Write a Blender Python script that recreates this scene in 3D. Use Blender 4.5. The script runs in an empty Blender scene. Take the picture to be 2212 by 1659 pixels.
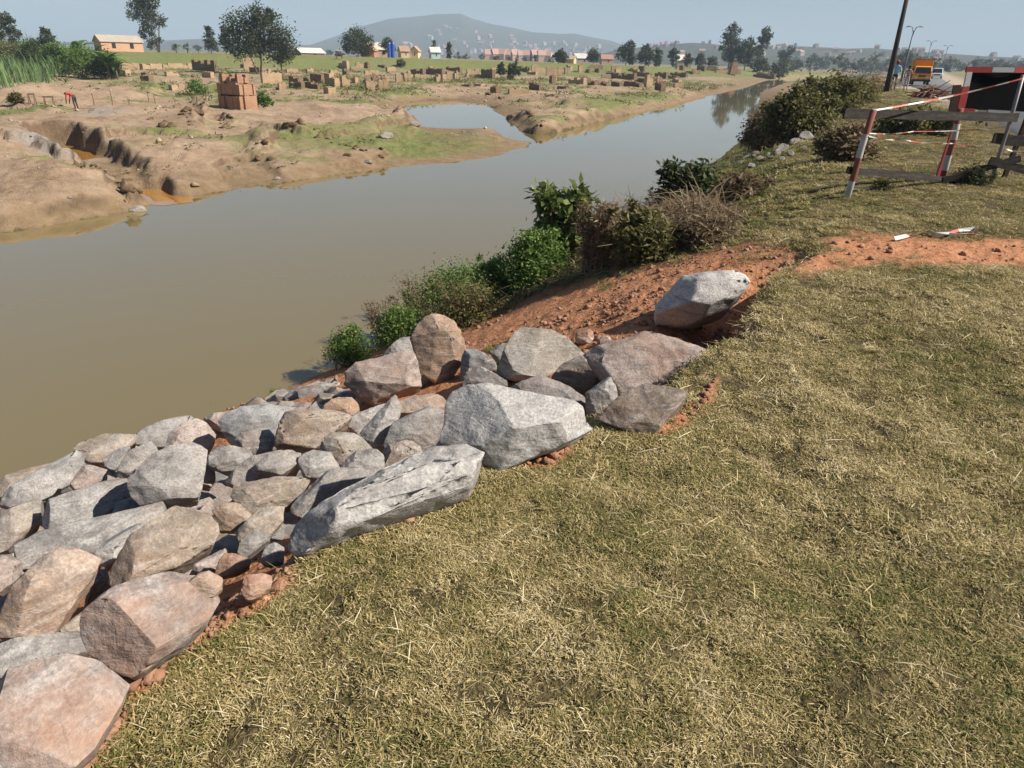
import bpy, bmesh, math, random
import numpy as np
from mathutils import Vector, Matrix

random.seed(7)
RNG = np.random.default_rng(11)
SC = bpy.context.scene
COL = SC.collection

# ------------------------------------------------------------------ camera
FPX, TH, RO, EYE = 710.0, math.radians(24.7), math.radians(1.35), 1.65
cF = np.array([0, math.cos(TH), -math.sin(TH)])
_r0 = np.array([1.0, 0, 0]); _u0 = np.array([0, math.sin(TH), math.cos(TH)])
cR = math.cos(RO) * _r0 + math.sin(RO) * _u0
cU = -math.sin(RO) * _r0 + math.cos(RO) * _u0
cC = np.array([0, 0, EYE])
cam = bpy.data.cameras.new('camera'); cam.sensor_width = 36; cam.lens = 36 * FPX / 1024
cam.clip_start = 0.05; cam.clip_end = 30000
camo = bpy.data.objects.new('camera', cam); COL.objects.link(camo)
M = Matrix.Identity(4)
for i in range(3):
    M[i][0] = cR[i]; M[i][1] = cU[i]; M[i][2] = -cF[i]; M[i][3] = cC[i]
camo.matrix_world = M
SC.camera = camo

# ------------------------------------------------------------------ sky, sun, exposure
SUN_H, SUN_E = math.radians(102), math.radians(41)
w = bpy.data.worlds.new('World'); SC.world = w; w.use_nodes = True
nt = w.node_tree; bg = nt.nodes['Background']
sky = nt.nodes.new('ShaderNodeTexSky'); sky.sky_type = 'NISHITA'; sky.sun_disc = False
sky.sun_elevation = SUN_E; sky.sun_rotation = SUN_H
sky.air_density = 1.0; sky.dust_density = 1.2; sky.ozone_density = 2.0; sky.altitude = 1200
nt.links.new(sky.outputs[0], bg.inputs[0]); bg.inputs[1].default_value = 0.05
sl = bpy.data.lights.new('sun', 'SUN'); sl.energy = 5.0; sl.angle = math.radians(0.5); sl.color = (1.0, 0.93, 0.82)
so = bpy.data.objects.new('sun', sl); COL.objects.link(so)
sd = Vector((math.sin(SUN_H) * math.cos(SUN_E), math.cos(SUN_H) * math.cos(SUN_E), math.sin(SUN_E)))
so.rotation_euler = sd.to_track_quat('Z', 'Y').to_euler()
SC.view_settings.view_transform = 'Standard'; SC.view_settings.look = 'None'
SC.view_settings.exposure = 0.74; SC.view_settings.gamma = 1.0
SC.render.engine = 'CYCLES'
cy = SC.cycles
cy.max_bounces = 6; cy.diffuse_bounces = 2; cy.glossy_bounces = 2; cy.transmission_bounces = 2; cy.volume_bounces = 0
cy.transparent_max_bounces = 4; cy.caustics_reflective = False; cy.caustics_refractive = False
cy.use_denoising = True
cy.use_adaptive_sampling = True; cy.adaptive_threshold = 0.015

# ------------------------------------------------------------------ pixel rays (1024 x 768 frame of the photograph)
def ray(u, v): return cF + (u - 512) / FPX * cR + (384 - v) / FPX * cU
def at_z(u, v, z):
    d = ray(u, v); return cC + d * ((z - EYE) / d[2])
def at_y(u, v, y):
    d = ray(u, v); return cC + d * (y / d[1])
def depth_of(p): return float((np.array(p) - cC) @ cF)
ZOOM = {'1': (0, 0, .5425), '2': (1100, 0, .5425), '3': (2200, 0, .45208), '4': (3096, 0, .48216), '5': (0, 350, .49729),
        '6': (1000, 350, .5425), 'A': (0, 1500, .5425), 'B': (800, 1400, .5425), 'C': (1200, 1100, .5425),
        'D': (1800, 1000, .63291), 'E': (0, 2100, .58594), 'S': (0, 0, 1.0), 'W': (0, 0, 1.85172), '7': (3400, 200, .22604),
        '8': (2500, 600, .72152)}
def zu(k, p):
    x0, y0, s = ZOOM[k]; return ((x0 + p[0] * s) / 4, (y0 + p[1] * s) / 4)
def zus(k, pts): return [zu(k, p) for p in pts]
def world_poly(k, pts, z): return [tuple(at_z(*zu(k, p), z)[:2]) for p in pts]

# ------------------------------------------------------------------ noise
def _hash(ix, iy, iz, seed):
    h = (ix.astype(np.int64) * 374761393 + iy.astype(np.int64) * 668265263 + iz.astype(np.int64) * 2147483647 + seed * 974634777) & 0xFFFFFFFF
    h = ((h ^ (h >> 13)) * 1274126177) & 0xFFFFFFFF
    return ((h ^ (h >> 16)) & 0xFFFF) / 65535.0
def noise3(x, y, z, seed=0):
    x = np.asarray(x, float); y = np.asarray(y, float); z = np.asarray(z, float)
    ix, iy, iz = np.floor(x), np.floor(y), np.floor(z)
    fx, fy, fz = x - ix, y - iy, z - iz
    fx, fy, fz = [f * f * (3 - 2 * f) for f in (fx, fy, fz)]
    r = 0
    for a in (0, 1):
        wa = fx if a else 1 - fx
        for b in (0, 1):
            wb = fy if b else 1 - fy
            for c in (0, 1):
                r = r + wa * wb * (fz if c else 1 - fz) * _hash(ix + a, iy + b, iz + c, seed)
    return r * 2 - 1
def noise2(x, y, seed=0):
    x = np.asarray(x, float); y = np.asarray(y, float)
    ix, iy = np.floor(x), np.floor(y); fx, fy = x - ix, y - iy
    fx = fx * fx * (3 - 2 * fx); fy = fy * fy * (3 - 2 * fy); z = np.zeros_like(ix)
    a = _hash(ix, iy, z, seed); b = _hash(ix + 1, iy, z, seed); c = _hash(ix, iy + 1, z, seed); d = _hash(ix + 1, iy + 1, z, seed)
    return ((a * (1 - fx) + b * fx) * (1 - fy) + (c * (1 - fx) + d * fx) * fy) * 2 - 1
def fbm2(x, y, f, o=4, seed=0):
    r = 0; a = 1; t = 0
    for i in range(o):
        r = r + a * noise2(x * f + 13.7 * i, y * f - 7.3 * i, seed + i); t += a; a *= .5; f *= 2.03
    return r / t
def fbm3(x, y, z, f, o=3, seed=0):
    r = 0; a = 1; t = 0
    for i in range(o):
        r = r + a * noise3(x * f + 3.1 * i, y * f, z * f - 5.2 * i, seed + i); t += a; a *= .5; f *= 2.07
    return r / t
def sstep(a, b, x):
    t = np.clip((x - a) / (b - a), 0, 1); return t * t * (3 - 2 * t)

# ------------------------------------------------------------------ distances
def line_dist(x, y, pts):
    """unsigned distance, side (+1 = left of the direction of travel), arc position"""
    best = np.full(x.shape, 1e18); side = np.zeros(x.shape); arc = np.zeros(x.shape); s0 = 0
    for (ax, ay), (bx, by) in zip(pts[:-1], pts[1:]):
        dx, dy = bx - ax, by - ay; L2 = dx * dx + dy * dy
        t = np.clip(((x - ax) * dx + (y - ay) * dy) / L2, 0, 1)
        ex = x - ax - t * dx; ey = y - ay - t * dy
        d = ex * ex + ey * ey; m = d < best
        best = np.where(m, d, best)
        side = np.where(m, np.sign(dx * (y - ay) - dy * (x - ax)), side)
        L = math.sqrt(L2); arc = np.where(m, s0 + t * L, arc); s0 += L
    return np.sqrt(best), side, arc
def poly_sd(x, y, pts):
    """signed distance, positive inside"""
    best = np.full(x.shape, 1e18); ins = np.zeros(x.shape, bool); n = len(pts)
    for i in range(n):
        ax, ay = pts[i]; bx, by = pts[(i + 1) % n]
        dx, dy = bx - ax, by - ay; L2 = dx * dx + dy * dy + 1e-12
        t = np.clip(((x - ax) * dx + (y - ay) * dy) / L2, 0, 1)
        ex = x - ax - t * dx; ey = y - ay - t * dy
        best = np.minimum(best, ex * ex + ey * ey)
        c = ((ay > y) != (by > y))
        if abs(by - ay) > 1e-12:
            ins ^= c & (x < (bx - ax) * (y - ay) / (by - ay) + ax)
    d = np.sqrt(best); return np.where(ins, d, -d)

# ------------------------------------------------------------------ the lie of the land
WATER = -3.0
CREST = [(-6, -7), (-2.4, -1.2), (-1.35, .5), (-1.07, 1.21), (-1.07, 1.52), (-.96, 1.66), (-.79, 1.94), (-.46, 2.33), (-.04, 2.66), (.43, 3.11),
         (.97, 3.52), (1.27, 4.14), (1.65, 4.5), (2.36, 6.02), (3.04, 6.81), (4.49, 9.85), (8.2, 17.6), (14, 30), (20.5, 43), (30, 62),
         (60, 120), (110, 215), (200, 390), (800, 1600)]
NEARW = [(-20, -12), (-9.5, 2), (-6.3, 7.0), (-3.65, 9.35), (-2.85, 10.7), (-1.2, 14.5), (.44, 17.9), (4.7, 25.8), (11, 40), (15, 50.4),
         (25, 80), (42, 134), (70, 205), (100, 262), (150, 330), (230, 480), (900, 1900)]
_sh = [(-170, 246), (-60, 238), (0, 233), (37, 228), (87, 219), (130, 212), (172, 205.5), (191, 197), (211, 194), (249, 186.5), (291, 182),
       (345, 174), (386, 167.5), (417, 165.5), (467, 161.5), (501, 155), (514, 150), (527, 147), (530, 143), (523, 142.5), (508, 140), (494, 134),
       (467, 131.5), (440, 130), (420, 128.5), (416, 121), (406, 112), (402, 109), (409, 102.5), (426, 100), (453, 100), (487, 104.5), (498, 108),
       (493, 110.5), (506, 118), (512, 123), (521, 131), (536, 134.5), (551, 134), (602, 121), (662, 107), (713, 95), (745, 88), (764, 81.5)]
SHORE = [tuple(at_z(u, v, WATER)[:2]) for u, v in _sh]
SHORE += [(82, 250), (96, 280), (140, 345), (220, 500), (880, 1950), (600, 12000), (-9000, 12000), (-9000, -50), (-60, -50)]
CREEK = [tuple(at_z(u, v, WATER)[:2]) for u, v in [(52, 147), (62, 150), (78, 156), (85, 164), (104, 173), (124, 184), (142, 193), (160, 198), (178, 204)]]
PLATEAUS = [
    (world_poly('5', [(-300, 430), (0, 440), (90, 455), (250, 515), (420, 580), (600, 625), (900, 680), (1000, 760), (1080, 830), (700, 860), (300, 910), (0, 950), (-300, 980)], -2.3), .50, 1.6, .5),
    (world_poly('5', [(690, 600), (760, 500), (850, 450), (1100, 430), (1600, 400), (2200, 390), (2200, 470), (1750, 530), (1680, 570), (1900, 680), (1600, 720), (1350, 770), (1150, 790), (1000, 700), (900, 650)], -2.2), .45, .14, .5),
    (world_poly('5', [(-900, 380), (160, 420), (300, 425), (450, 480), (620, 495), (740, 475), (810, 400), (760, 350), (1000, 330), (1600, 330), (1660, 100), (700, 60), (-900, 60)], -2.0), .45, .16, .7),
    (world_poly('5', [(1550, 310), (1560, 205), (1760, 215), (1900, 262), (2050, 262), (2212, 290), (2400, 330), (2700, 330), (3000, 280), (3300, 200), (3000, 100), (2300, 30), (1650, 60)], -2.0), .45, .14, .6),
    (world_poly('6', [(0, 445), (90, 480), (250, 560), (400, 590), (550, 530), (700, 480), (950, 470), (1000, 400), (1100, 330), (1230, 250), (1130, 190), (900, 240), (600, 300), (300, 310), (0, 360)], -2.3), .38, .35, .6),
    (world_poly('5', [(-900, 90), (0, 120), (200, 160), (330, 190), (480, 195), (560, 150), (700, 130), (1200, 60), (1250, -20), (-900, -40)], -1.9), .35, .3, .8),
    (world_poly('6', [(2212, 200), (2000, 170), (1950, 250), (2050, 290), (2150, 310), (2400, 250), (2900, 140), (3300, 40), (3100, 10), (2300, 130)], -2.4), .6, .8, .8),
]
LEVEE = [(-420, 20), (-170, 118), (-118, 148), (-60, 178), (-15, 198), (40, 225), (110, 290), (200, 420), (500, 900)]
PATH = world_poly('W', [(1690, 600), (1760, 545), (1800, 515), (1880, 505), (2000, 518), (2230, 522), (2420, 540), (2420, 600), (2212, 583), (2000, 575), (1850, 568), (1760, 585)], 0.0)
SOILEDGE = [(-30, 2)] + world_poly('W', [(400, 905), (735, 797)], -3.0) + world_poly('W', [(900, 735), (1060, 668)], -2.75) + world_poly('W', [(1300, 575), (1450, 552)], -2.2) + world_poly('W', [(1600, 515), (1700, 495), (1790, 492), (1860, 480)], -.5)
POCKETS = [world_poly('W', q, 0.0) for q in ([(420, 1300), (540, 1205), (690, 1175), (640, 1245), (570, 1310), (440, 1390), (330, 1440)], [(840, 1140), (960, 1062), (1030, 1040), (930, 1115)], [(1110, 1020), (1180, 955), (1245, 955), (1200, 1010)], [(90, 1659), (200, 1540), (300, 1440), (335, 1470), (215, 1620), (150, 1700)], [(1400, 940), (1500, 870), (1560, 790), (1540, 870), (1440, 950)])]
def road_z(y): return .22 * sstep(12, 45, y) - .75 * sstep(55, 110, y)
# left edge of the asphalt, from where it shows beside the barricade to where it vanishes
ROADL = [(-11, -30), (3.6, 0), (13.4, 19.9), (17.2, 27.5), (20.9, 36.6), (24.2, 44), (33.4, 67), (44, 91), (58, 120), (87, 176), (147, 290), (295, 570), (1300, 2400)]

def soil_mask(x, y):
    """red dug-over earth of the slope and the bare path across the verge"""
    dc, sc, ac = line_dist(x, y, CREST)
    n = .25 * fbm2(x, y, 1.3, 3, 5) + .12 * fbm2(x, y, 6, 2, 9)
    dcs = dc * sc
    # upper boundary = crest (as far as the path), lower boundary = water, far boundary = SOILEDGE line
    dl, sl_, _ = line_dist(x, y, SOILEDGE)
    far = np.where(sl_ < 0, 1.0, -1.0) * dl
    m = sstep(-.05, .18, dcs + n * .5 - .02) * sstep(-.35, .35, far + n * 2.2) * sstep(8.6, 7.2, .57 * x + .82 * y + n * 2)
    p = sstep(-.25, .3, poly_sd(x, y, PATH) + n * 1.4)
    for pk in POCKETS: p = np.maximum(p, sstep(-.05, .05, poly_sd(x, y, pk) + n * .25))
    return np.clip(np.maximum(m, p), 0, 1)

def land(x, y, detail=True):
    x = np.asarray(x, float); y = np.asarray(y, float)
    # --- near bank
    dc, sc, ac = line_dist(x, y, CREST)
    dw, sw, _ = line_dist(x, y, NEARW)
    left = sc > 0; inwater = sw > 0
    r = np.where(left, dc / (dc + np.where(inwater, 0, dw) + 1e-6), 0)
    sp = .57 * x + .82 * y
    near = sstep(9.5, 3.8, sp)                         # where the bank has been dug for the stone pitching
    prof_dug = .07 * sstep(0, .045, r) + .93 * r
    prof_grass = sstep(-.05, 1.3, r) * 1.0
    prof_grass = (1 - near) * 0 + (prof_grass - sstep(-.05, 1.3, np.zeros(1))) / (sstep(-.05, 1.3, np.ones(1)) - sstep(-.05, 1.3, np.zeros(1)))
    top = road_z(y)
    zn = top + (WATER - top) * (prof_dug * near + prof_grass * (1 - near))
    zn = np.where(inwater, WATER - .25 * dw - .02, zn)
    # --- far bank
    wx = .9 * fbm2(x, y, .35, 3, 21) * np.clip((np.hypot(x, y)) / 60, .4, 1.5); wy = .9 * fbm2(x, y, .35, 3, 31)
    wxs = .40 * fbm2(x, y, 1.3, 4, 24); wys = .40 * fbm2(x, y, 1.3, 4, 34)
    ds = poly_sd(x + wxs * .6, y + wys * .6, SHORE)
    d = np.maximum(ds, 0)
    zl = WATER + .42 * (1 - np.exp(-d / 2.2)) + .30 * sstep(3, 18, d) + .55 * sstep(18, 110, d)
    tip = at_z(512, 143, WATER); low = 1 - .6 * sstep(17, 6, np.hypot(x - tip[0], y - tip[1])); zl = WATER + (zl - WATER) * low
    for poly, dz, wd, warp in PLATEAUS:
        sd_ = poly_sd(x + wx * warp + wxs * 1.35, y + wy * warp + wys * 1.35, poly)
        wv = wd * (1 + 1.2 * np.clip(fbm2(x, y, .45, 2, 27), -.6, 1)); zl = zl + dz * (.72 + .5 * fbm2(x, y, .25, 2, 29)) * sstep(-wv, wv, sd_) * sstep(0, 1.2, d)
    dlv, slv, alv = line_dist(x, y, LEVEE)
    zl = zl + 2.6 * sstep(-9, 7, dlv * slv + 2 * fbm2(x, y, .05, 2, 3)) * sstep(760, 420, alv)
    zl = zl - 1.6 * sstep(200, 1500, np.hypot(x, y))
    for seg, zb_, w0 in ((CREEK[:4], WATER - .28, 1.5), (CREEK[3:7], WATER + .22, 1.2), (CREEK[6:], WATER - .25, 1.0)):
        dk, _, _ = line_dist(x + wxs * 1.2, y + wys * 1.2, seg)
        zl = np.where(ds > -1, zl + (zb_ - zl) * sstep(w0, w0 * .45, dk) * (zl > zb_), zl)
    zl = np.where(ds < 0, WATER + .25 * ds - .02, zl)
    z = np.maximum(zn, zl)
    if not detail: return z
    rr = np.hypot(x, y)
    soil = soil_mask(x, y)
    under = sstep(WATER - .15, WATER + .1, z)
    # clods, furrows and tracks in the red earth
    u_ = .55 * x + .83 * y; v_ = -.83 * x + .55 * y
    fur = np.abs(noise2(v_ * 2.3 + .6 * noise2(u_ * .5, v_, 44), u_ * .28, 41))
    zc = .02 * (fur - .3) + .045 * np.abs(fbm2(x, y, 2.6, 4, 51)) + .014 * fbm2(x, y, 15, 2, 55)
    z = z + soil * zc * sstep(60, 20, rr)
    # riprap bed dug a little deeper so that the stones sit in it
    bed = near * sstep(0.02, .2, r) * sstep(4.7, 3.7, sp + .3 * fbm2(x, y, 1.5, 2, 43)) * (~inwater)
    z = z - .22 * bed
    dcs = dc * sc; z = z - .42 * sstep(.04, .2, dcs + .12 * fbm2(x, y, 2.5, 2, 57)) * sstep(1.1, .5, dcs) * sstep(3.9, 4.5, y) * sstep(7.3, 6.4, y) * soil
    # lawn undulation
    lawn = (1 - soil) * np.where(left, 1 - near, 1.0) * (ds < 0)
    z = z + lawn * (.05 * fbm2(x, y, .55, 3, 61) + .022 * fbm2(x, y, 2.6, 2, 65) + .012 * fbm2(x, y, 8.5, 2, 67)) * np.where(rr < 1.2, .3, 1)
    # broken ground across the river
    far = (ds > 0) * under
    z = z + far * (.12 * fbm2(x, y, .5, 4, 71) + .17 * np.maximum(0, fbm2(x, y, 1.5, 3, 75)) + .085 * np.abs(fbm2(x, y, 3.6, 3, 79))) * sstep(0, 2.5, d)
    z = z + far * .28 * np.maximum(0, fbm2(x, y, .16, 3, 85) - .12) * sstep(30, 60, rr) * sstep(150, 110, rr) * 3
    return z

def ground_hit(u, v, lift=0, tmax=900):
    d = ray(u, v); t = np.geomspace(1.0, tmax, 1300)
    p = cC[None, :] + d[None, :] * t[:, None]
    g = land(p[:, 0], p[:, 1], False) + lift
    k = np.argmax(p[:, 2] < g)
    if not (p[k, 2] < g[k]): return p[-1]
    a, b = p[max(k - 1, 0)], p[k]
    ga = a[2] - land(a[:1], a[1:2], False)[0] - lift; gb = b[2] - g[k]
    return a + (b - a) * (ga / (ga - gb + 1e-12))
def gz(x, y): return float(land(np.array([x]), np.array([y]))[0])

# ------------------------------------------------------------------ objects
def link(o, parent=None):
    COL.objects.link(o)
    if parent is not None: o.parent = parent
    return o
def tag(o, label=None, cat=None, group=None, kind=None):
    if label: o['label'] = label
    if cat: o['category'] = cat
    if group: o['group'] = group
    if kind: o['kind'] = kind
    return o
def empty(name, loc, rz=0, label=None, cat=None, group=None):
    o = bpy.data.objects.new(name, None); o.empty_display_size = .2
    o.location = loc; o.rotation_euler = (0, 0, rz); link(o); return tag(o, label, cat, group)
def mesh_np(name, verts, faces, mat=None, smooth=False):
    """faces: (n,k) int array or list of lists"""
    me = bpy.data.meshes.new(name)
    verts = np.asarray(verts, np.float32)
    if isinstance(faces, np.ndarray):
        n, k = faces.shape
        me.vertices.add(len(verts)); me.vertices.foreach_set('co', verts.ravel())
        me.loops.add(n * k); me.loops.foreach_set('vertex_index', faces.astype(np.int32).ravel())
        me.polygons.add(n); me.polygons.foreach_set('loop_start', np.arange(0, n * k, k, dtype=np.int32))
        me.polygons.foreach_set('loop_total', np.full(n, k, np.int32))
        if smooth: me.polygons.foreach_set('use_smooth', np.ones(n, bool))
        me.update(calc_edges=True); me.validate()
    else:
        me.from_pydata([tuple(map(float, v)) for v in verts], [], faces)
        if smooth:
            for p in me.polygons: p.use_smooth = True
        me.update()
    if mat: me.materials.append(mat)
    return me
def obj(name, me, parent=None, loc=None):
    o = bpy.data.objects.new(name, me)
    if loc is not None: o.location = loc
    return link(o, parent)
def attr(me, name, vals, domain='POINT'):
    a = me.attributes.new(name, 'FLOAT', domain); a.data.foreach_set('value', np.asarray(vals, np.float32))

class MB:
    """collects shapes into one mesh"""
    def __init__(s): s.v = []; s.f = []; s.m = []
    def add(s, vs, fs, mi=0):
        o = len(s.v); s.v += [tuple(map(float, v)) for v in vs]; s.f += [[i + o for i in f] for f in fs]; s.m += [mi] * len(fs); return s
    def box(s, a, b, mi=0, taper=None):
        x0, y0, z0 = a; x1, y1, z1 = b
        vs = [(x0, y0, z0), (x1, y0, z0), (x1, y1, z0), (x0, y1, z0), (x0, y0, z1), (x1, y0, z1), (x1, y1, z1), (x0, y1, z1)]
        return s.add(vs, [[3, 2, 1, 0], [4, 5, 6, 7], [0, 1, 5, 4], [1, 2, 6, 5], [2, 3, 7, 6], [3, 0, 4, 7]], mi)
    def hexa(s, vs, mi=0):
        return s.add(vs, [[3, 2, 1, 0], [4, 5, 6, 7], [0, 1, 5, 4], [1, 2, 6, 5], [2, 3, 7, 6], [3, 0, 4, 7]], mi)
    def tube(s, pts, rad, n=8, mi=0, cap=True):
        pts = [np.array(p, float) for p in pts]
        if not hasattr(rad, '__len__'): rad = [rad] * len(pts)
        base = len(s.v); prev = None
        for i, p in enumerate(pts):
            t = pts[min(i + 1, len(pts) - 1)] - pts[max(i - 1, 0)]; t = t / (np.linalg.norm(t) + 1e-9)
            if prev is None:
                a = np.array([0, 0, 1.]) if abs(t[2]) < .9 else np.array([1., 0, 0])
                prev = np.cross(t, a)
            prev = prev - t * (prev @ t); prev /= np.linalg.norm(prev) + 1e-9
            q = np.cross(t, prev)
            for k in range(n):
                an = 2 * math.pi * k / n
                s.v.append(tuple(p + rad[i] * (math.cos(an) * prev + math.sin(an) * q)))
        for i in range(len(pts) - 1):
            for k in range(n):
                a = base + i * n + k; b = base + i * n + (k + 1) % n
                s.f.append([a, b, b + n, a + n]); s.m.append(mi)
        if cap:
            s.f.append([base + k for k in reversed(range(n))]); s.m.append(mi)
            e = base + (len(pts) - 1) * n; s.f.append([e + k for k in range(n)]); s.m.append(mi)
        return s
    def beam(s, a, b, w, h, up=(0, 0, 1), mi=0):
        """board from a to b: w across, h along 'up'"""
        a = np.array(a, float); b = np.array(b, float); t = b - a; t /= np.linalg.norm(t)
        u = np.array(up, float); u = u - t * (u @ t); u /= np.linalg.norm(u); q = np.cross(t, u)
        vs = [e + sx * q * w / 2 + sy * u * h / 2 for e in (a, b) for sx, sy in ((-1, -1), (1, -1), (1, 1), (-1, 1))]
        return s.add(vs, [[3, 2, 1, 0], [4, 5, 6, 7], [0, 1, 5, 4], [1, 2, 6, 5], [2, 3, 7, 6], [3, 0, 4, 7]], mi)
    def build(s, name, mats, parent=None, loc=None, smooth=False, bevel=0):
        me = bpy.data.meshes.new(name); me.from_pydata(s.v, [], s.f)
        if not isinstance(mats, (list, tuple)): mats = [mats]
        for m_ in mats: me.materials.append(m_)
        me.polygons.foreach_set('material_index', np.array(s.m, np.int32))
        if smooth: me.polygons.foreach_set('use_smooth', np.ones(len(s.f), bool))
        me.update()
        bm = bmesh.new(); bm.from_mesh(me); bmesh.ops.recalc_face_normals(bm, faces=bm.faces)
        if bevel: bmesh.ops.bevel(bm, geom=list(bm.edges), offset=bevel, segments=1, affect='EDGES', clamp_overlap=True)
        bm.to_mesh(me); bm.free()
        return obj(name, me, parent, loc)

# ------------------------------------------------------------------ materials
class Mat:
    def __init__(s, name, rough=.9, spec=.25):
        s.m = bpy.data.materials.new(name); s.m.use_nodes = True; s.t = s.m.node_tree
        s.b = s.t.nodes['Principled BSDF']; s.b.inputs['Roughness'].default_value = rough
        s.b.inputs['Specular IOR Level'].default_value = spec
    def n(s, kind, **kw):
        nd = s.t.nodes.new('ShaderNode' + kind)
        for k, v in kw.items():
            if hasattr(nd, k) and not k.startswith('i_'): setattr(nd, k, v)
        return nd
    def l(s, a, b): s.t.links.new(a, b)
    def pos(s, kind='obj'):
        if kind == 'world': return s.n('NewGeometry').outputs['Position']
        return s.n('TexCoord').outputs['Object']
    def mapping(s, vec, scale=(1, 1, 1), rot=(0, 0, 0)):
        m = s.n('Mapping'); m.inputs['Scale'].default_value = scale; m.inputs['Rotation'].default_value = rot; s.l(vec, m.inputs['Vector']); return m.outputs[0]
    def noise(s, vec, scale, detail=4, rough=.6, dist=0):
        x = s.n('TexNoise'); x.inputs['Scale'].default_value = scale; x.inputs['Detail'].default_value = detail
        x.inputs['Roughness'].default_value = rough; x.inputs['Distortion'].default_value = dist; s.l(vec, x.inputs['Vector']); return x.outputs['Fac']
    def ramp(s, fac, stops, interp='LINEAR'):
        r = s.n('ValToRGB'); cr = r.color_ramp; cr.interpolation = interp
        while len(cr.elements) < len(stops): cr.elements.new(.5)
        for e, (p, c) in zip(cr.elements, stops):
            e.position = p; e.color = (*c, 1) if len(c) == 3 else c
        s.l(fac, r.inputs[0]); return r.outputs[0]
    def rng(s, fac, a, b, c=0, d=1):
        m = s.n('MapRange'); m.inputs[1].default_value = a; m.inputs[2].default_value = b; m.inputs[3].default_value = c; m.inputs[4].default_value = d
        s.l(fac, m.inputs[0]); return m.outputs[0]
    def mix(s, fac, a, b, mode='MIX'):
        m = s.n('Mix', data_type='RGBA', blend_type=mode)
        for sock, v in ((m.inputs[0], fac), (m.inputs[6], a), (m.inputs[7], b)):
            if hasattr(v, 'is_linked') or hasattr(v, 'links'): s.l(v, sock)
            elif isinstance(v, (int, float)): sock.default_value = v
            else: sock.default_value = (*v, 1)
        return m.outputs[2]
    def math(s, op, a, b=0):
        m = s.n('Math', operation=op)
        for sock, v in ((m.inputs[0], a), (m.inputs[1], b)):
            if isinstance(v, (int, float)): sock.default_value = v
            else: s.l(v, sock)
        return m.outputs[0]
    def attr(s, name):
        a = s.n('Attribute'); a.attribute_name = name; return a.outputs['Fac']
    def bump(s, h, strength=.5, dist=.02):
        b = s.n('Bump'); b.inputs['Strength'].default_value = strength; b.inputs['Distance'].default_value = dist
        s.l(h, b.inputs['Height']); s.l(b.outputs[0], s.b.inputs['Normal'])
    def col(s, c):
        if hasattr(c, 'links'): s.l(c, s.b.inputs['Base Color'])
        else: s.b.inputs['Base Color'].default_value = (*c, 1)
        return s

def plain(name, c, rough=.7, spec=.3, var=.25, scale=3.0, metal=0):
    """painted or worn surface: base colour with uneven fading and dirt"""
    m = Mat(name, rough, spec); p = m.pos()
    n = m.noise(p, scale, 5, .65); n2 = m.noise(p, scale * 7, 3, .6)
    f = m.math('ADD', m.math('MULTIPLY', n, .7), m.math('MULTIPLY', n2, .3))
    m.col(m.ramp(f, [(.3, tuple(x * (1 - var) for x in c)), (.7, tuple(min(1, x * (1 + var * .5)) for x in c))]))
    m.b.inputs['Metallic'].default_value = metal
    return m.m

def ground_material():
    m = Mat('ground_earth_and_turf', .95, .15); p = m.pos('world')
    n1 = m.noise(p, .35, 6, .6); n2 = m.noise(p, 2.2, 6, .65); n3 = m.noise(p, 14, 5, .65); n4 = m.noise(p, 55, 3, .6)
    # dry tan mud
    tan = m.ramp(m.math('ADD', m.math('MULTIPLY', n1, .55), m.math('MULTIPLY', n2, .45)),
                 [(.30, (.165, .11, .068)), (.45, (.29, .20, .13)), (.58, (.37, .27, .185)), (.74, (.44, .345, .255))])
    n5 = m.noise(p, 5.5, 5, .7)
    tan = m.mix(m.rng(n5, .54, .70, 0, .4), tan, (.24, .17, .11))
    tan = m.mix(m.rng(n5, .42, .30, 0, .5), tan, (.60, .50, .38))
    tan = m.mix(m.rng(n3, .40, .75, 0, .3), tan, (.28, .205, .135))
    # wet mud by the waterline
    wet = m.ramp(n2, [(.3, (.17, .115, .065)), (.7, (.27, .19, .115))])
    c = m.mix(m.attr('wet'), tan, wet)
    # grey dried sludge
    c = m.mix(m.attr('sludge'), c, m.ramp(n3, [(.3, (.19, .175, .16)), (.5, (.28, .26, .235)), (.7, (.36, .335, .305))]))
    # far-bank / far plain green
    grn = m.ramp(m.math('ADD', m.math('MULTIPLY', n2, .5), m.math('MULTIPLY', n3, .5)),
                 [(.3, (.075, .095, .028)), (.5, (.15, .17, .055)), (.7, (.27, .25, .11))])
    c = m.mix(m.attr('green'), c, grn)
    # darker brown on the steep cut edges across the river
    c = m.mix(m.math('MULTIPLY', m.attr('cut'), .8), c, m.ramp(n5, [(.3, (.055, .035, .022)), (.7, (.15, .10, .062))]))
    # thatch under the mown lawn
    lawn = m.ramp(m.math('ADD', m.math('MULTIPLY', n3, .5), m.math('MULTIPLY', n4, .5)),
                  [(.32, (.03, .022, .011)), (.5, (.085, .066, .03)), (.66, (.17, .135, .062))])
    c = m.mix(m.attr('lawn'), c, lawn)
    # red lateritic earth
    red = m.ramp(m.math('ADD', m.math('MULTIPLY', n2, .45), m.math('MULTIPLY', n3, .55)),
                 [(.30, (.22, .092, .046)), (.48, (.41, .185, .092)), (.62, (.50, .25, .14)), (.78, (.58, .355, .225))])
    c = m.mix(m.attr('soil'), c, red)
    # sandy shoulder
    c = m.mix(m.attr('sand'), c, m.ramp(n3, [(.3, (.33, .26, .19)), (.7, (.46, .39, .31))]))
    m.col(c)
    m.bump(m.math('ADD', m.math('MULTIPLY', n3, .75), m.math('MULTIPLY', n5, 1.2)), .7, .08)
    return m.m

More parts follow.
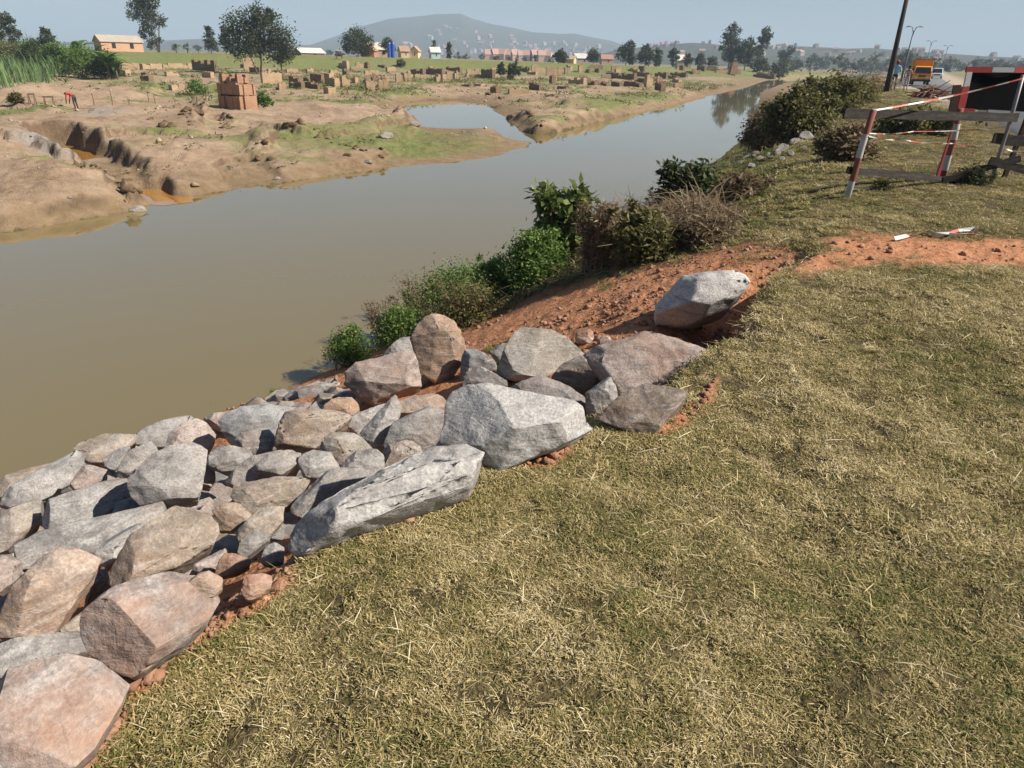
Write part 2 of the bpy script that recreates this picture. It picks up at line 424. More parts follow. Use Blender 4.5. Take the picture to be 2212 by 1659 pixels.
def water_material(name, deep, rough=.03):
    m = Mat(name, rough, .5); p = m.pos('world')
    m.b.inputs['IOR'].default_value = 1.75
    n = m.noise(m.mapping(p, (.06, .03, 1), (0, 0, .5)), 1, 3, .5)
    m.col(m.ramp(n, [(.3, tuple(x * .93 for x in deep)), (.7, tuple(x * 1.06 for x in deep))]))
    r = m.noise(m.mapping(p, (1, .45, 1), (0, 0, -.5)), 2.2, 4, .55)
    r2 = m.noise(p, .12, 2, .5)
    b = m.n('Bump'); b.inputs['Distance'].default_value = .012
    m.l(m.rng(r2, .4, .7, .02, .14), b.inputs['Strength']); m.l(r, b.inputs['Height']); m.l(b.outputs[0], m.b.inputs['Normal'])
    return m.m

def rock_material():
    m = Mat('weathered_gneiss', .82, .25); p = m.pos(); oi = m.n('ObjectInfo')
    v = m.n('VectorMath', operation='MULTIPLY_ADD'); m.l(oi.outputs['Random'], v.inputs[0]); v.inputs[1].default_value = (37, 91, 53); m.l(p, v.inputs[2])
    q = v.outputs[0]
    st = m.mapping(q, (1.2, 1.2, 7.5), (.5, .35, 0))
    n1 = m.noise(q, 3.2, 6, .62); n2 = m.noise(q, 16, 6, .68); n3 = m.noise(q, 70, 3, .6); ns = m.noise(st, 2.6, 7, .68, .8)
    base = oi.outputs['Color']
    n0 = m.noise(q, 1.7, 4, .55, .6)
    c = m.mix(m.rng(n1, .36, .56), m.mix(1.0, base, (.50, .49, .50), 'MULTIPLY'), base)
    c = m.mix(m.rng(n0, .50, .62, 0, .55), c, m.mix(.6, base, (.50, .475, .45)))             # broad pale faces
    c = m.mix(m.rng(ns, .53, .62, 0, .7), c, m.mix(.65, base, (.55, .52, .49)))             # pale foliation bands
    c = m.mix(m.rng(ns, .45, .36, 0, .65), c, m.mix(.75, base, (.10, .097, .097)))          # dark mineral bands
    c = m.mix(m.rng(n2, .52, .66, 0, .5), c, m.mix(.5, base, (.50, .485, .465)))
    c = m.mix(m.rng(n2, .46, .36, 0, .45), c, m.mix(.7, base, (.09, .088, .09)))
    c = m.mix(m.rng(n3, .40, .60, .42, 0), c, (.10, .095, .09))
    nv = m.noise(m.mapping(q, (1, 1, 2.6), (.5, .35, 0)), 5.5, 8, .72, 1.6)
    c = m.mix(m.rng(m.math('ABSOLUTE', m.math('SUBTRACT', nv, .5)), 0, .016, .28, 0), c, (.58, .56, .53))
    dust = m.math('MULTIPLY', m.rng(m.noise(q, 2.3, 5, .66), .44, .62), oi.outputs['Alpha'])
    c = m.mix(dust, c, m.ramp(n2, [(.3, (.28, .14, .085)), (.7, (.40, .25, .17))]))
    m.col(c)
    vo = m.n('TexVoronoi', feature='DISTANCE_TO_EDGE'); vo.inputs['Scale'].default_value = 5.5; m.l(m.mapping(q, (1, 1, 2.2), (.5, .35, 0)), vo.inputs['Vector'])
    crack = m.rng(vo.outputs['Distance'], 0, .02, 0, 1)
    h = m.math('ADD', m.math('MULTIPLY', n2, .65), m.math('ADD', m.math('MULTIPLY', n3, .28), m.math('MULTIPLY', ns, .6)))
    h = m.math('ADD', h, m.math('MULTIPLY', crack, .05))
    m.bump(h, .6, .022)
    return m.m

def leaf_material(name, stops, trans=.38, rough=.6):
    m = Mat(name, rough, .3)
    m.col(m.ramp(m.attr('rnd'), stops))
    out = m.t.nodes['Material Output']; tr = m.n('BsdfTranslucent')
    m.l(m.b.inputs['Base Color'].links[0].from_socket, tr.inputs[0])
    mx = m.n('MixShader'); mx.inputs[0].default_value = trans
    m.l(m.b.outputs[0], mx.inputs[1]); m.l(tr.outputs[0], mx.inputs[2]); m.l(mx.outputs[0], out.inputs[0])
    return m.m

def bark(name, c):
    m = Mat(name, .9, .1); p = m.pos()
    n = m.noise(m.mapping(p, (6, 6, 1)), 2, 5, .6)
    m.col(m.ramp(n, [(.3, tuple(x * .6 for x in c)), (.7, tuple(x * 1.3 for x in c))])); m.bump(n, .5, .02); return m.m

def brick_material(name, c1, c2, mortar):
    m = Mat(name, .95, .1); p = m.pos()
    b = m.n('TexBrick'); b.inputs['Scale'].default_value = 1.0
    b.inputs['Brick Width'].default_value = .24; b.inputs['Row Height'].default_value = .12; b.inputs['Mortar Size'].default_value = .012
    b.inputs['Color1'].default_value = (*c1, 1); b.inputs['Color2'].default_value = (*c2, 1); b.inputs['Mortar'].default_value = (*mortar, 1)
    sep = m.n('SeparateXYZ'); m.l(p, sep.inputs[0]); cb = m.n('CombineXYZ')
    m.l(m.math('ADD', sep.outputs[0], sep.outputs[1]), cb.inputs[0]); m.l(sep.outputs[2], cb.inputs[1]); m.l(cb.outputs[0], b.inputs['Vector'])
    n = m.noise(p, 1.1, 5, .6)
    c = m.mix(m.rng(n, .35, .7, 0, .5), b.outputs['Color'], tuple(.6 * x for x in c1))
    m.col(c); return m.m

MT = {
    'ground': ground_material(),
    'river': water_material('muddy_river_water', (.18, .138, .058)),
    'creek': water_material('orange_creek_water', (.36, .17, .035)),
    'rock': rock_material(),
    'bark': bark('grey_bark', (.16, .13, .10)),
    'twig': bark('dry_twig', (.20, .13, .085)),
    'leaf_dark': leaf_material('dark_tree_leaf', [(0, (.03, .042, .015)), (.5, (.06, .078, .028)), (1, (.12, .135, .055))]),
    'leaf_euc': leaf_material('eucalyptus_leaf', [(0, (.05, .062, .035)), (.5, (.085, .098, .055)), (1, (.14, .15, .09))]),
    'leaf_green': leaf_material('fresh_shrub_leaf', [(0, (.055, .10, .02)), (.5, (.13, .21, .045)), (1, (.25, .34, .10))]),
    'leaf_olive': leaf_material('olive_shrub_leaf', [(0, (.06, .065, .022)), (.5, (.15, .14, .05)), (1, (.28, .25, .10))]),
    'leaf_plant': leaf_material('broad_plant_leaf', [(0, (.04, .055, .016)), (.4, (.10, .14, .036)), (.75, (.25, .31, .09)), (1, (.34, .40, .15))]),
    'leaf_brown': leaf_material('withered_leaf', [(0, (.09, .058, .03)), (.5, (.21, .15, .085)), (1, (.38, .29, .18))]),
    'leaf_banana': leaf_material('banana_leaf', [(0, (.04, .085, .016)), (.5, (.075, .15, .028)), (1, (.16, .25, .06))]),
    'reed': leaf_material('reed_blade', [(0, (.07, .12, .04)), (.5, (.13, .21, .075)), (1, (.24, .33, .14))]),
    'straw': leaf_material('dry_straw', [(0, (.16, .11, .055)), (.5, (.32, .24, .125)), (1, (.48, .39, .23))]),
}

# ------------------------------------------------------------------ ground sheet (finer where it is near)
def build_ground():
    az = np.radians(np.concatenate([np.linspace(-120, -46, 60, endpoint=False), np.linspace(-46, 46, 520), np.linspace(46, 120, 60)[1:]]))
    rad = np.concatenate([np.geomspace(.35, 14, 270, endpoint=False), np.geomspace(14, 120, 270, endpoint=False), np.geomspace(120, 900, 80, endpoint=False), np.geomspace(900, 6900, 40)])
    A, Rr = np.meshgrid(az, rad); x = (Rr * np.sin(A)).ravel(); y = (Rr * np.cos(A)).ravel()
    z = land(x, y)
    na, nr = len(az), len(rad)
    i = np.arange(nr - 1)[:, None] * na + np.arange(na - 1)[None, :]
    f = np.stack([i, i + 1, i + 1 + na, i + na], -1).reshape(-1, 4)
    me = mesh_np('ground', np.stack([x, y, z], 1), f, MT['ground'], True)
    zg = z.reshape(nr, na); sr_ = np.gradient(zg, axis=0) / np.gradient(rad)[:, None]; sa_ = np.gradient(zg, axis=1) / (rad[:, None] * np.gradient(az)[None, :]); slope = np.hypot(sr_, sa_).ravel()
    soil = soil_mask(x, y)
    ds = poly_sd(x, y, SHORE)
    dc, sc, ac = line_dist(x, y, CREST); dw, sw, _ = line_dist(x, y, NEARW)
    rr = np.hypot(x, y)
    farb = ds > 0
    wet = sstep(.72, .16, z - WATER + .18 * fbm2(x, y, .9, 3, 77))
    dr, sr, _ = line_dist(x, y, ROADL)
    drs = dr * -sr                                            # + on the road side
    nr_ = fbm2(x, y, .5, 3, 81)
    sand = np.where(farb, 0, sstep(-2.6, -.6, drs + 1.2 * nr_) * sstep(20, 45, y) * sstep(13, 9, drs))
    lawn = np.where(farb, 0, 1.0)
    # green on the far bank: levee, terraces, spit
    dl, sl_, _ = line_dist(x, y, LEVEE)
    lev = sstep(-13, -6, dl * sl_) * sstep(26, 10, dl * sl_)
    g = fbm2(x, y, .13, 4, 91) + .6 * fbm2(x, y, .6, 3, 95)
    green = sstep(.0, .34, g + .16 * sstep(40, 110, rr) - .12 * sstep(0.5, .2, (z - WATER)))
    spit = poly_sd(x, y, world_poly('6', [(560, 300), (900, 240), (1200, 250), (1500, 290), (1800, 320), (1950, 390), (1800, 470), (1500, 500), (1150, 520), (900, 440), (500, 500), (100, 470), (0, 420), (200, 330)], -2.5))
    green = np.maximum(green, sstep(-1, 2, spit + 2.5 * nr_) * (.75 + .5 * g))
    spit2 = poly_sd(x, y, world_poly('3', [(190, 860), (560, 800), (850, 800), (1000, 860), (800, 930), (400, 960), (150, 930)], -2.2))
    green = np.maximum(green, sstep(-1.5, 2, spit2 + 2 * nr_) * .85)
    bare = poly_sd(x, y, world_poly('5', [(700, 560), (860, 450), (1400, 420), (2000, 410), (1900, 640), (1500, 720), (1100, 680)], -2.1))
    bare2 = poly_sd(x, y, world_poly('6', [(0, 250), (250, 240), (700, 270), (1000, 200), (950, 160), (350, 190)], -1.9))
    bare3 = poly_sd(x, y, world_poly('1', [(500, 740), (900, 760), (1550, 720), (1560, 800), (1300, 920), (700, 860)], -1.9))
    for b in (bare, bare2, bare3): green = green * (1 - sstep(-1.5, 2.0, b + 1.5 * nr_))
    green = np.maximum(green, lev * (.95 + .2 * g))
    green = np.maximum(green, sstep(200, 420, rr) * .55)
    green = np.where(farb, np.clip(green, 0, 1), sstep(150, 300, rr) * .7) * (1 - wet)
    green = np.where(farb, np.maximum(green, sstep(-.5, 2.0, spit + 2.0 * nr_) * sstep(WATER + .06, WATER + .16, z + .06 * nr_) * (.7 + .5 * g)), green); green = np.clip(green, 0, 1)
    sl = poly_sd(x, y, world_poly('5', [(150, 420), (250, 320), (500, 310), (800, 360), (1150, 380), (1200, 420), (820, 440), (700, 470), (450, 480)], -2.0))
    sl2 = poly_sd(x, y, world_poly('5', [(650, 200), (700, 150), (1000, 160), (1000, 220), (700, 240)], -1.9))
    sludge = np.maximum(sstep(-.6, 1.2, sl + nr_), sstep(-.5, 1.5, sl2 + nr_) * .7) * farb * sstep(WATER + .1, WATER + .5, z)
    STONEP = [tuple(ground_hit(u, v)[:2]) for u, v in [(708, 172), (730, 160), (760, 150), (785, 142), (806, 134), (822, 126), (838, 117), (848, 111)]]
    dsp, _, _ = line_dist(x, y, STONEP); sludge = np.maximum(sludge, np.where(farb, 0, sstep(1.0, .3, dsp + .6 * nr_ + .3 * fbm2(x, y, 2.5, 2, 88)) * .9))
    wet = np.where(farb, wet, wet * .7 * (1 - lawn * .0)) * (1 - sludge)
    mudbank = np.where(farb | (-ds < dw), 0, sstep(.30, .05, z - WATER) * sstep(30, 15, ac))
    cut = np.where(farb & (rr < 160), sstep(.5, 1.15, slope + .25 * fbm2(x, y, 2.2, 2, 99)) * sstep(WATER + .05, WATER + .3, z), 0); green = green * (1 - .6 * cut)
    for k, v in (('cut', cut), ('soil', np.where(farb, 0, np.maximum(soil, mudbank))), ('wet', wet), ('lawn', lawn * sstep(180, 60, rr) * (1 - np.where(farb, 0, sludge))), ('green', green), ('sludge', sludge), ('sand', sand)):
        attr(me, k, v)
    o = obj('ground', me); tag(o, 'river banks, grass verge, brickfield flats and distant plain', kind='structure')
build_ground()

def sheet(name, poly, z, mat, label):
    me = mesh_np(name, [(x, y, z) for x, y in poly], [list(range(len(poly)))], mat)
    o = obj(name, me); tag(o, label, kind='structure'); return o
sheet('river', [(-120, -60), (40, -60), (60, 60), (300, 340), (300, 520), (-10, 520), (-60, 120), (-120, 60)], WATER, MT['river'], 'calm brown river reflecting the hazy sky')
_cr = [np.array(p) for p in CREEK]
def _ribbon(pts, w):
    L, Rr = [], []
    for i, p in enumerate(pts):
        t = pts[min(i + 1, len(pts) - 1)] - pts[max(i - 1, 0)]; t = t / np.linalg.norm(t); nrm = np.array([-t[1], t[0]])
        L.append(p + nrm * w[i]); Rr.append(p - nrm * w[i])
    return [tuple(q) for q in L] + [tuple(q) for q in reversed(Rr)]
sheet('creek_water', _ribbon(_cr, [2, 2.6, 2.4, 1.6, 1.3, 1.3, 1.3, 1.2, .5]), WATER + .006, MT['creek'], 'shallow orange water standing in the eroded creek')

# ------------------------------------------------------------------ road
def build_road():
    m = Mat('worn_asphalt', .85, .3); p = m.pos('world')
    n = m.noise(p, .4, 5, .6); n2 = m.noise(p, 30, 3, .6)
    c = m.ramp(m.math('ADD', m.math('MULTIPLY', n, .6), m.math('MULTIPLY', n2, .4)), [(.3, (.10, .10, .102)), (.7, (.17, .168, .165))])
    m.col(c); m.bump(n2, .3, .01)
    pts = []
    for (ax, ay), (bx, by) in zip(ROADL[:-1], ROADL[1:]):
        k = max(2, int(math.hypot(bx - ax, by - ay) / 4)) if ay < 300 else 6
        for i in range(k): pts.append((ax + (bx - ax) * i / k, ay + (by - ay) * i / k))
    pts = np.array(pts); t = np.gradient(pts, axis=0); t /= np.linalg.norm(t, axis=1)[:, None]; nrm = np.stack([t[:, 1], -t[:, 0]], 1)
    W = 7.4
    vs = []; fs = []
    for i, (p_, n_) in enumerate(zip(pts, nrm)):
        zc = road_z(p_[1]) + .09
        e0 = p_ + n_ * .12 * math.sin(i * 1.7); 
        for q, dz in ((e0 - n_ * .15, -.12), (e0, 0), (p_ + n_ * W / 2, .05), (p_ + n_ * W, 0), (p_ + n_ * (W + .15), -.12)):
            vs.append((q[0], q[1], zc + dz))
        if i:
            for k in range(4):
                a = (i - 1) * 5 + k; fs.append([a, a + 5, a + 6, a + 1])
    o = obj('road', mesh_np('road', vs, fs, m.m, True)); tag(o, 'grey asphalt road running off along the dike', kind='structure')
build_road()

# ------------------------------------------------------------------ distant hills
def build_hill(name, prof, dist, half, mat, label, seed):
    """prof: list of (u, v) skyline pixels; the ridge stands at the given distance"""
    us = np.array([p[0] for p in prof], float); vs_ = np.array([p[1] for p in prof], float)
    U_ = np.linspace(us[0], us[-1], 170); V_ = np.interp(U_, us, vs_)
    rid = []
    for u, v in zip(U_, V_):
        d = ray(u, v); h = math.hypot(d[0], d[1]); rid.append((d[0] / h, d[1] / h, EYE + d[2] / h * dist))
    rid = np.array(rid); nrow = 46; rows = np.linspace(-1, 1, nrow)
    X = []; 
    for t in rows:
        r = dist + t * half
        prf = (np.cos(t * math.pi) * .5 + .5) ** (1.15 if t < 0 else .9)
        x = rid[:, 0] * r; y = rid[:, 1] * r
        n = fbm2(x, y, 6 / half, 4, seed)
        z = -6 + (rid[:, 2] + 6) * prf * (1 + .16 * n * (1 - prf))
        X.append(np.stack([x, y, z], 1))
    X = np.concatenate(X); na = len(rid)
    i = np.arange(nrow - 1)[:, None] * na + np.arange(na - 1)[None, :]
    f = np.stack([i, i + 1, i + 1 + na, i + na], -1).reshape(-1, 4)
    o = obj(name, mesh_np(name, X, f, mat, True)); tag(o, label, kind='structure'); return o, (U_, V_, rid)
def hill_material():
    m = Mat('wooded_hillside', .95, .1); p = m.pos('world')
    n = m.noise(p, .012, 6, .7); n2 = m.noise(p, .05, 4, .6)
    m.col(m.ramp(m.math('ADD', m.math('MULTIPLY', n, .6), m.math('MULTIPLY', n2, .4)), [(.32, (.03, .036, .02)), (.48, (.06, .06, .035)), (.62, (.11, .085, .055)), (.75, (.16, .12, .085))]))
    return m.m
HM = hill_material()
def z2(p): return zu('2', p)
def z3(p): return zu('3', p)
P_BIG = [(250, 52)] + [z2(p) for p in [(250, 335), (450, 268), (640, 197), (850, 142), (1100, 121), (1180, 109), (1370, 106), (1450, 140), (1600, 182), (1750, 207), (1900, 240), (2100, 252)]] + [z3(p) for p in [(220, 300), (380, 335), (550, 365), (700, 420), (900, 520)]]
hill1, H1 = build_hill('hill', P_BIG, 3400, 1500, HM, 'broad hazy hill with a flat summit rising beyond the brickfields', 3)
P_LOW = [z3(p) for p in [(300, 520), (600, 440), (900, 410), (1100, 390), (1250, 380), (1400, 385), (1500, 400)]] + [zu('4', p) for p in [(0, 395), (200, 385), (420, 395), (600, 405), (800, 400), (1000, 415), (1200, 430), (1500, 450), (1800, 470), (2074, 480), (2500, 490), (3200, 500)]]
hill2, H2 = build_hill('hill', P_LOW, 1500, 600, HM, 'long low hazy ridge dotted with houses behind the road', 5)
P_LEFT = [(-200, 39), (-40, 40), (60, 42), (150, 41), (200, 39), (260, 43), (330, 46), (420, 52)]
hill3, H3 = build_hill('hill', P_LEFT, 2600, 700, HM, 'faint flat rise on the horizon behind the small orange house', 9)

# ------------------------------------------------------------------ stone pitching
CLR = {'grey': (.37, .345, .325), 'blue': (.33, .335, .335), 'tan': (.44, .345, .25), 'pink': (.46, .355, .305), 'orange': (.50, .325, .21),
       'white': (.57, .54, .51), 'brown': (.28, .205, .145), 'dark': (.20, .19, .18), 'sand': (.43, .38, .31), 'red': (.44, .23, .145)}
def hull_rock(name, pts, c0, size, col, dust, label, seed, rough=1.0, group=None, cuts=11, lims=(.30, .16, .085, .062)):
    rr_ = np.random.default_rng(seed)
    def hull(co):
        bm = bmesh.new()
        for p in co: bm.verts.new(tuple(p))
        r = bmesh.ops.convex_hull(bm, input=bm.verts)
        bmesh.ops.delete(bm, geom=[g for g in set(r['geom_interior'] + r['geom_unused']) if isinstance(g, bmesh.types.BMVert)], context='VERTS')
        return bm
    bm = hull([p - c0 for p in pts])
    toc = cC - c0; toc /= np.linalg.norm(toc)
    for i in range(cuts):                                   # broken corners: slices off the block
        d = rr_.normal(0, 1, 3) + toc * .35 + np.array([0, 0, .25]); d /= np.linalg.norm(d)
        co = np.array([v.co for v in bm.verts]); h = co @ d; lim = h.max() - (h.max() - h.min()) * rr_.uniform(.03, .125)
        bmesh.ops.bisect_plane(bm, geom=list(bm.verts) + list(bm.edges) + list(bm.faces), plane_co=tuple(d * lim), plane_no=tuple(d), clear_outer=True)
        co = [np.array(v.co) for v in bm.verts]; bm.free(); bm = hull(co)
    bmesh.ops.dissolve_limit(bm, angle_limit=math.radians(7), verts=bm.verts, edges=bm.edges)
    bmesh.ops.bevel(bm, geom=list(bm.edges), offset=size * rr_.uniform(.006, .017), segments=2, profile=.6, affect='EDGES', clamp_overlap=True)
    bmesh.ops.triangulate(bm, faces=bm.faces)
    bmesh.ops.remove_doubles(bm, verts=bm.verts, dist=size * .004)
    for lim in lims:
        for _ in range(2):
            ed = [e for e in bm.edges if e.calc_length() > size * lim]
            if not ed: break
            bmesh.ops.subdivide_edges(bm, edges=ed, cuts=1, use_grid_fill=False); bmesh.ops.triangulate(bm, faces=[f for f in bm.faces if len(f.verts) > 3])
    bmesh.ops.recalc_face_normals(bm, faces=bm.faces)
    me2 = bpy.data.meshes.new(name); bm.to_mesh(me2); bm.free(); o = bpy.data.objects.new(name, me2); COL.objects.link(o)
    n = len(me2.vertices); co = np.empty(n * 3, np.float32); me2.vertices.foreach_get('co', co); co = co.reshape(-1, 3)
    no = np.empty(n * 3, np.float32); me2.vertex_normals.foreach_get('vector', no); no = no.reshape(-1, 3)
    q = co / size; A3 = (q[:, 0], q[:, 1], q[:, 2])
    g = q @ np.array([.45, .3, .84]); lay = np.abs(((g * 5 + fbm3(*A3, 2.0, 2, seed) * 1.4) % 1) - .5) * 2
    chip = np.clip(fbm3(*A3, 4.0, 2, seed + 9) - .18, 0, 1)                     # flakes struck off the faces
    d = .014 * fbm3(*A3, 2.4, 3, seed + 5) - .05 * np.minimum(chip, .22) + .010 * (lay - .5) + .011 * fbm3(*A3, 11, 3, seed + 13)
    co = co + no * (d * size * rough)[:, None]
    me2.vertices.foreach_set('co', co.astype(np.float32).ravel()); me2.polygons.foreach_set('use_smooth', np.ones(len(me2.polygons), bool))
    me2.materials.append(MT['rock']); me2.update()
    o.location = c0; o.color = (*col, dust); tag(o, label, 'boulder', group)
    return o

_rk = [0]
def rock(k, outline, color, label, ridge=(), dust=.15, thick=.55, lift=.0, tilt=.5, bulge=.16, rough=1.0, name='boulder', shade=1.0, hull_in=.62, group='stones of the bank pitching', down=.33):
    _rk[0] += 1
    uv = np.array(zus(k, outline)); cu, cv = uv.mean(0); uv = np.array([cu, cv]) + (uv - np.array([cu, cv])) * (1 + min(.16, 1.9 / np.linalg.norm(uv - np.array([cu, cv]), axis=1).mean()))
    vb = uv[:, 1].max(); ub = uv[uv[:, 1] > vb - .25 * (vb - uv[:, 1].min())][:, 0].mean()
    A = ground_hit(ub, vb, .02 + lift, 60)
    hv = np.array([A[0], A[1], 0]); hv /= np.linalg.norm(hv)
    n = tilt * np.array([0, 0, 1.]) - (1 - tilt) * hv; n /= np.linalg.norm(n)
    def on(u, v):
        d = ray(u, v); return cC + d * (((A - cC) @ n) / (d @ n))
    P0 = np.array([on(u, v) for u, v in uv]); c = P0.mean(0)
    rg = max(np.linalg.norm(P0 - c, axis=1).mean() * 1.25, .04)
    toc = cC - c; toc /= np.linalg.norm(toc)
    pts = list(P0)
    if ridge:
        for r_ in ridge:
            u, v = zu(k, r_); b = r_[2] if len(r_) > 2 else bulge * 1.3
            p = on(u, v); t = cC - p; pts.append(p + t / np.linalg.norm(t) * b * rg)
    else:
        rr_ = np.random.default_rng(_rk[0] * 31 + 5); a0 = rr_.uniform(0, 6.28); nk = int(rr_.integers(3, 5))
        for j in range(nk):
            i_ = int((a0 / 6.28 + j / nk) * len(uv)) % len(uv); s_ = rr_.uniform(.3, .72); u, v = uv[i_]
            p = on(cu + (u - cu) * s_, cv + (v - cv) * s_); t = cC - p
            pts.append(p + t / np.linalg.norm(t) * bulge * rg * rr_.uniform(.7, 1.7))
    for p in P0:
        q = c + (p - c) * .86; pts.append(q - toc * thick * rg + np.array([0, 0, -down * rg]))
        q = c + (p - c) * .55; pts.append(q - toc * thick * 1.35 * rg + np.array([0, 0, -down * 1.6 * rg]))
    col = tuple(min(.75, x * shade * .76) for x in CLR[color])
    return hull_rock(name, [np.array(p) for p in pts], c, rg * 1.5, col, dust, label, _rk[0] * 7, rough, group, 5 if ridge else 10, (.4, .2, .11) if name == 'stone' else (.30, .16, .085, .062))

def build_rocks():
    R = rock
    R('C', [(820, 470), (870, 360), (920, 310), (1000, 285), (1060, 290), (1130, 340), (1180, 420), (1215, 540), (1190, 640), (1100, 760), (1000, 800), (940, 780), (880, 690), (860, 590)], 'orange',
      'tall rounded orange boulder standing upright beside the green shrubs', [(925, 400, .30), (990, 540, .42), (1005, 650, .40), (1080, 420, .30), (1100, 620, .28), (900, 620, .18)], dust=.35, tilt=.3, thick=.8)
    R('C', [(345, 720), (420, 650), (620, 600), (820, 560), (860, 640), (865, 720), (885, 840), (800, 890), (690, 905), (560, 940), (430, 870), (350, 790)], 'pink',
      'pinkish grey gouged block in front of the upright orange boulder', [(430, 700, .2), (640, 640, .2), (800, 620, .25), (620, 800, .35), (780, 800, .3), (480, 780, .3)], dust=.25, tilt=.35, thick=.8, shade=1.05)
    R('C', [(610, 600), (650, 540), (700, 480), (760, 445), (815, 455), (860, 560), (860, 640), (700, 650)], 'grey', 'small grey stone wedged behind the gouged pinkish block', tilt=.4)
    R('C', [(1190, 770), (1195, 620), (1235, 540), (1330, 535), (1390, 550), (1450, 610), (1440, 690), (1290, 700)], 'blue', 'dark grey angular stone beside the upright orange boulder', shade=.8, tilt=.35, bulge=.2)
    R('C', [(1400, 545), (1450, 515), (1530, 498), (1560, 560), (1500, 650), (1450, 630)], 'blue', 'small dark stone tucked against the tan trapezoid boulder', shade=.75, tilt=.4)
    R('C', [(1445, 680), (1530, 520), (1590, 420), (1640, 375), (1700, 365), (1880, 400), (1990, 460), (2060, 530), (2105, 570), (1960, 690), (1860, 755), (1740, 740), (1600, 765), (1500, 745)], 'sand',
      'large tan trapezoid boulder with one broad smooth lit face', [(1580, 500, .22), (1650, 590, .32), (1820, 715, .3), (1720, 430, .1), (1950, 560, .1)], dust=.1, tilt=.42, thick=.8, rough=.6)
    R('C', [(1210, 830), (1240, 720), (1300, 675), (1420, 690), (1480, 730), (1545, 775), (1500, 850), (1350, 860)], 'dark', 'small dark triangular stone behind the biggest pale boulder', shade=1.35, tilt=.5)
    R('C', [(1480, 800), (1560, 770), (1700, 740), (1780, 725), (1870, 760), (2000, 790), (2090, 840), (2110, 900), (2105, 1000), (1950, 1000), (1700, 950)], 'grey', 'flat grey stone between the biggest pale boulder and the tan trapezoid', tilt=.55, lift=.05)
    R('D', [(650, 800), (720, 720), (800, 680), (870, 660), (960, 690), (1030, 740), (1050, 790), (960, 840), (860, 880), (750, 840)], 'brown', 'rounded brown boulder dark on its left flank beside the flat salmon slab', [(860, 700, .3), (930, 780, .35), (980, 740, .2)], shade=1.25, dust=.3, tilt=.4)
    R('D', [(850, 650), (900, 620), (1040, 580), (1240, 515), (1320, 530), (1400, 565), (1540, 600), (1640, 640), (1680, 660), (1560, 740), (1440, 790), (1360, 850), (1240, 850), (1130, 880), (1080, 940), (1040, 880), (1000, 780)], 'pink',
      'wide salmon coloured slab reaching to the edge of the turf', [(1060, 640, .22), (1250, 580, .12), (1100, 800, .28), (1350, 740, .16), (1550, 670, .1), (1130, 720, .25)], dust=.35, tilt=.5, shade=1.0)
    R('D', [(865, 1020), (860, 890), (930, 830), (1000, 790), (1040, 860), (1055, 940), (980, 1000), (910, 1055)], 'grey', 'small upright speckled stone between the salmon slab and the pale boulder', tilt=.35, shade=1.0)
    R('D', [(920, 1050), (1060, 940), (1180, 870), (1240, 845), (1320, 865), (1440, 880), (1500, 915), (1450, 960), (1390, 1050), (1280, 1160), (1210, 1165), (1100, 1110)], 'brown',
      'flat brown stone with dark broken front sunk in the turf', [(1060, 1020, .22), (1240, 1000, .25), (1400, 960, .2), (1250, 900, .1)], shade=1.2, dust=.2, tilt=.6)
    R('C', [(1030, 1230), (1050, 1050), (1085, 900), (1120, 840), (1210, 810), (1400, 797), (1600, 850), (1850, 890), (2000, 930), (2100, 1000), (2190, 1080), (2080, 1140), (2000, 1200), (1900, 1200), (1690, 1280), (1600, 1360), (1480, 1440), (1440, 1350), (1250, 1270)], 'white',
      'biggest pale boulder with white crest and grey broken front', [(1120, 960, .2), (1400, 920, .22), (1290, 1190, .32), (1490, 1060, .36), (1600, 1130, .4), (1850, 1090, .3), (2000, 1050, .2), (1700, 960, .22)], dust=.12, tilt=.45, thick=.75, shade=1.1)
    R('B', [(620, 1430), (640, 1340), (700, 1270), (900, 1110), (1100, 1030), (1350, 890), (1500, 800), (1640, 730), (1780, 700), (1950, 710), (2080, 760), (2160, 830), (2200, 900), (2100, 960), (1950, 1010), (1780, 1050), (1700, 1120), (1600, 1170), (1400, 1290), (1200, 1360), (1050, 1390), (900, 1460), (800, 1510), (680, 1500)], 'white',
      'long whitish boulder lying along the edge of the turf', [(1110, 1060, .30), (960, 1190, .36), (930, 1330, .34), (1300, 1010, .28), (1700, 820, .22), (1950, 790, .2), (1250, 1250, .3), (1700, 1000, .25), (2050, 880, .15), (760, 1290, .2)], dust=.15, tilt=.42, thick=.55, shade=1.08)
    R('B', [(890, 430), (950, 370), (1040, 360), (1100, 340), (1150, 370), (1170, 440), (1110, 500), (1000, 490)], 'orange', 'small rounded orange stone at the head of the pitching by the red earth', dust=.4, tilt=.4)
    R('B', [(150, 520), (210, 460), (330, 415), (480, 403), (620, 420), (760, 440), (800, 470), (700, 540), (600, 610), (560, 640), (350, 600), (230, 650), (190, 640)], 'blue', 'large bluish grey stone on the waterside edge beneath the red earth', [(400, 480, .2), (640, 500, .15), (250, 560, .2), (520, 450, .1)], tilt=.5, lift=.1)
    R('B', [(565, 640), (600, 530), (640, 460), (800, 440), (960, 440), (1080, 480), (1110, 500), (1020, 570), (960, 620), (890, 690), (820, 730), (700, 720), (575, 745)], 'tan', 'tan block with pale veins and a brown shaded end', [(770, 500, .3), (640, 690, .28), (860, 600, .2), (1000, 520, .15), (840, 690, .2)], dust=.2, tilt=.4, lift=.08)
    R('B', [(1080, 540), (1110, 490), (1260, 430), (1400, 380), (1330, 470), (1280, 530), (1190, 620), (1120, 600)], 'grey', 'low grey stone behind the pale wedge shaped stone', tilt=.55)
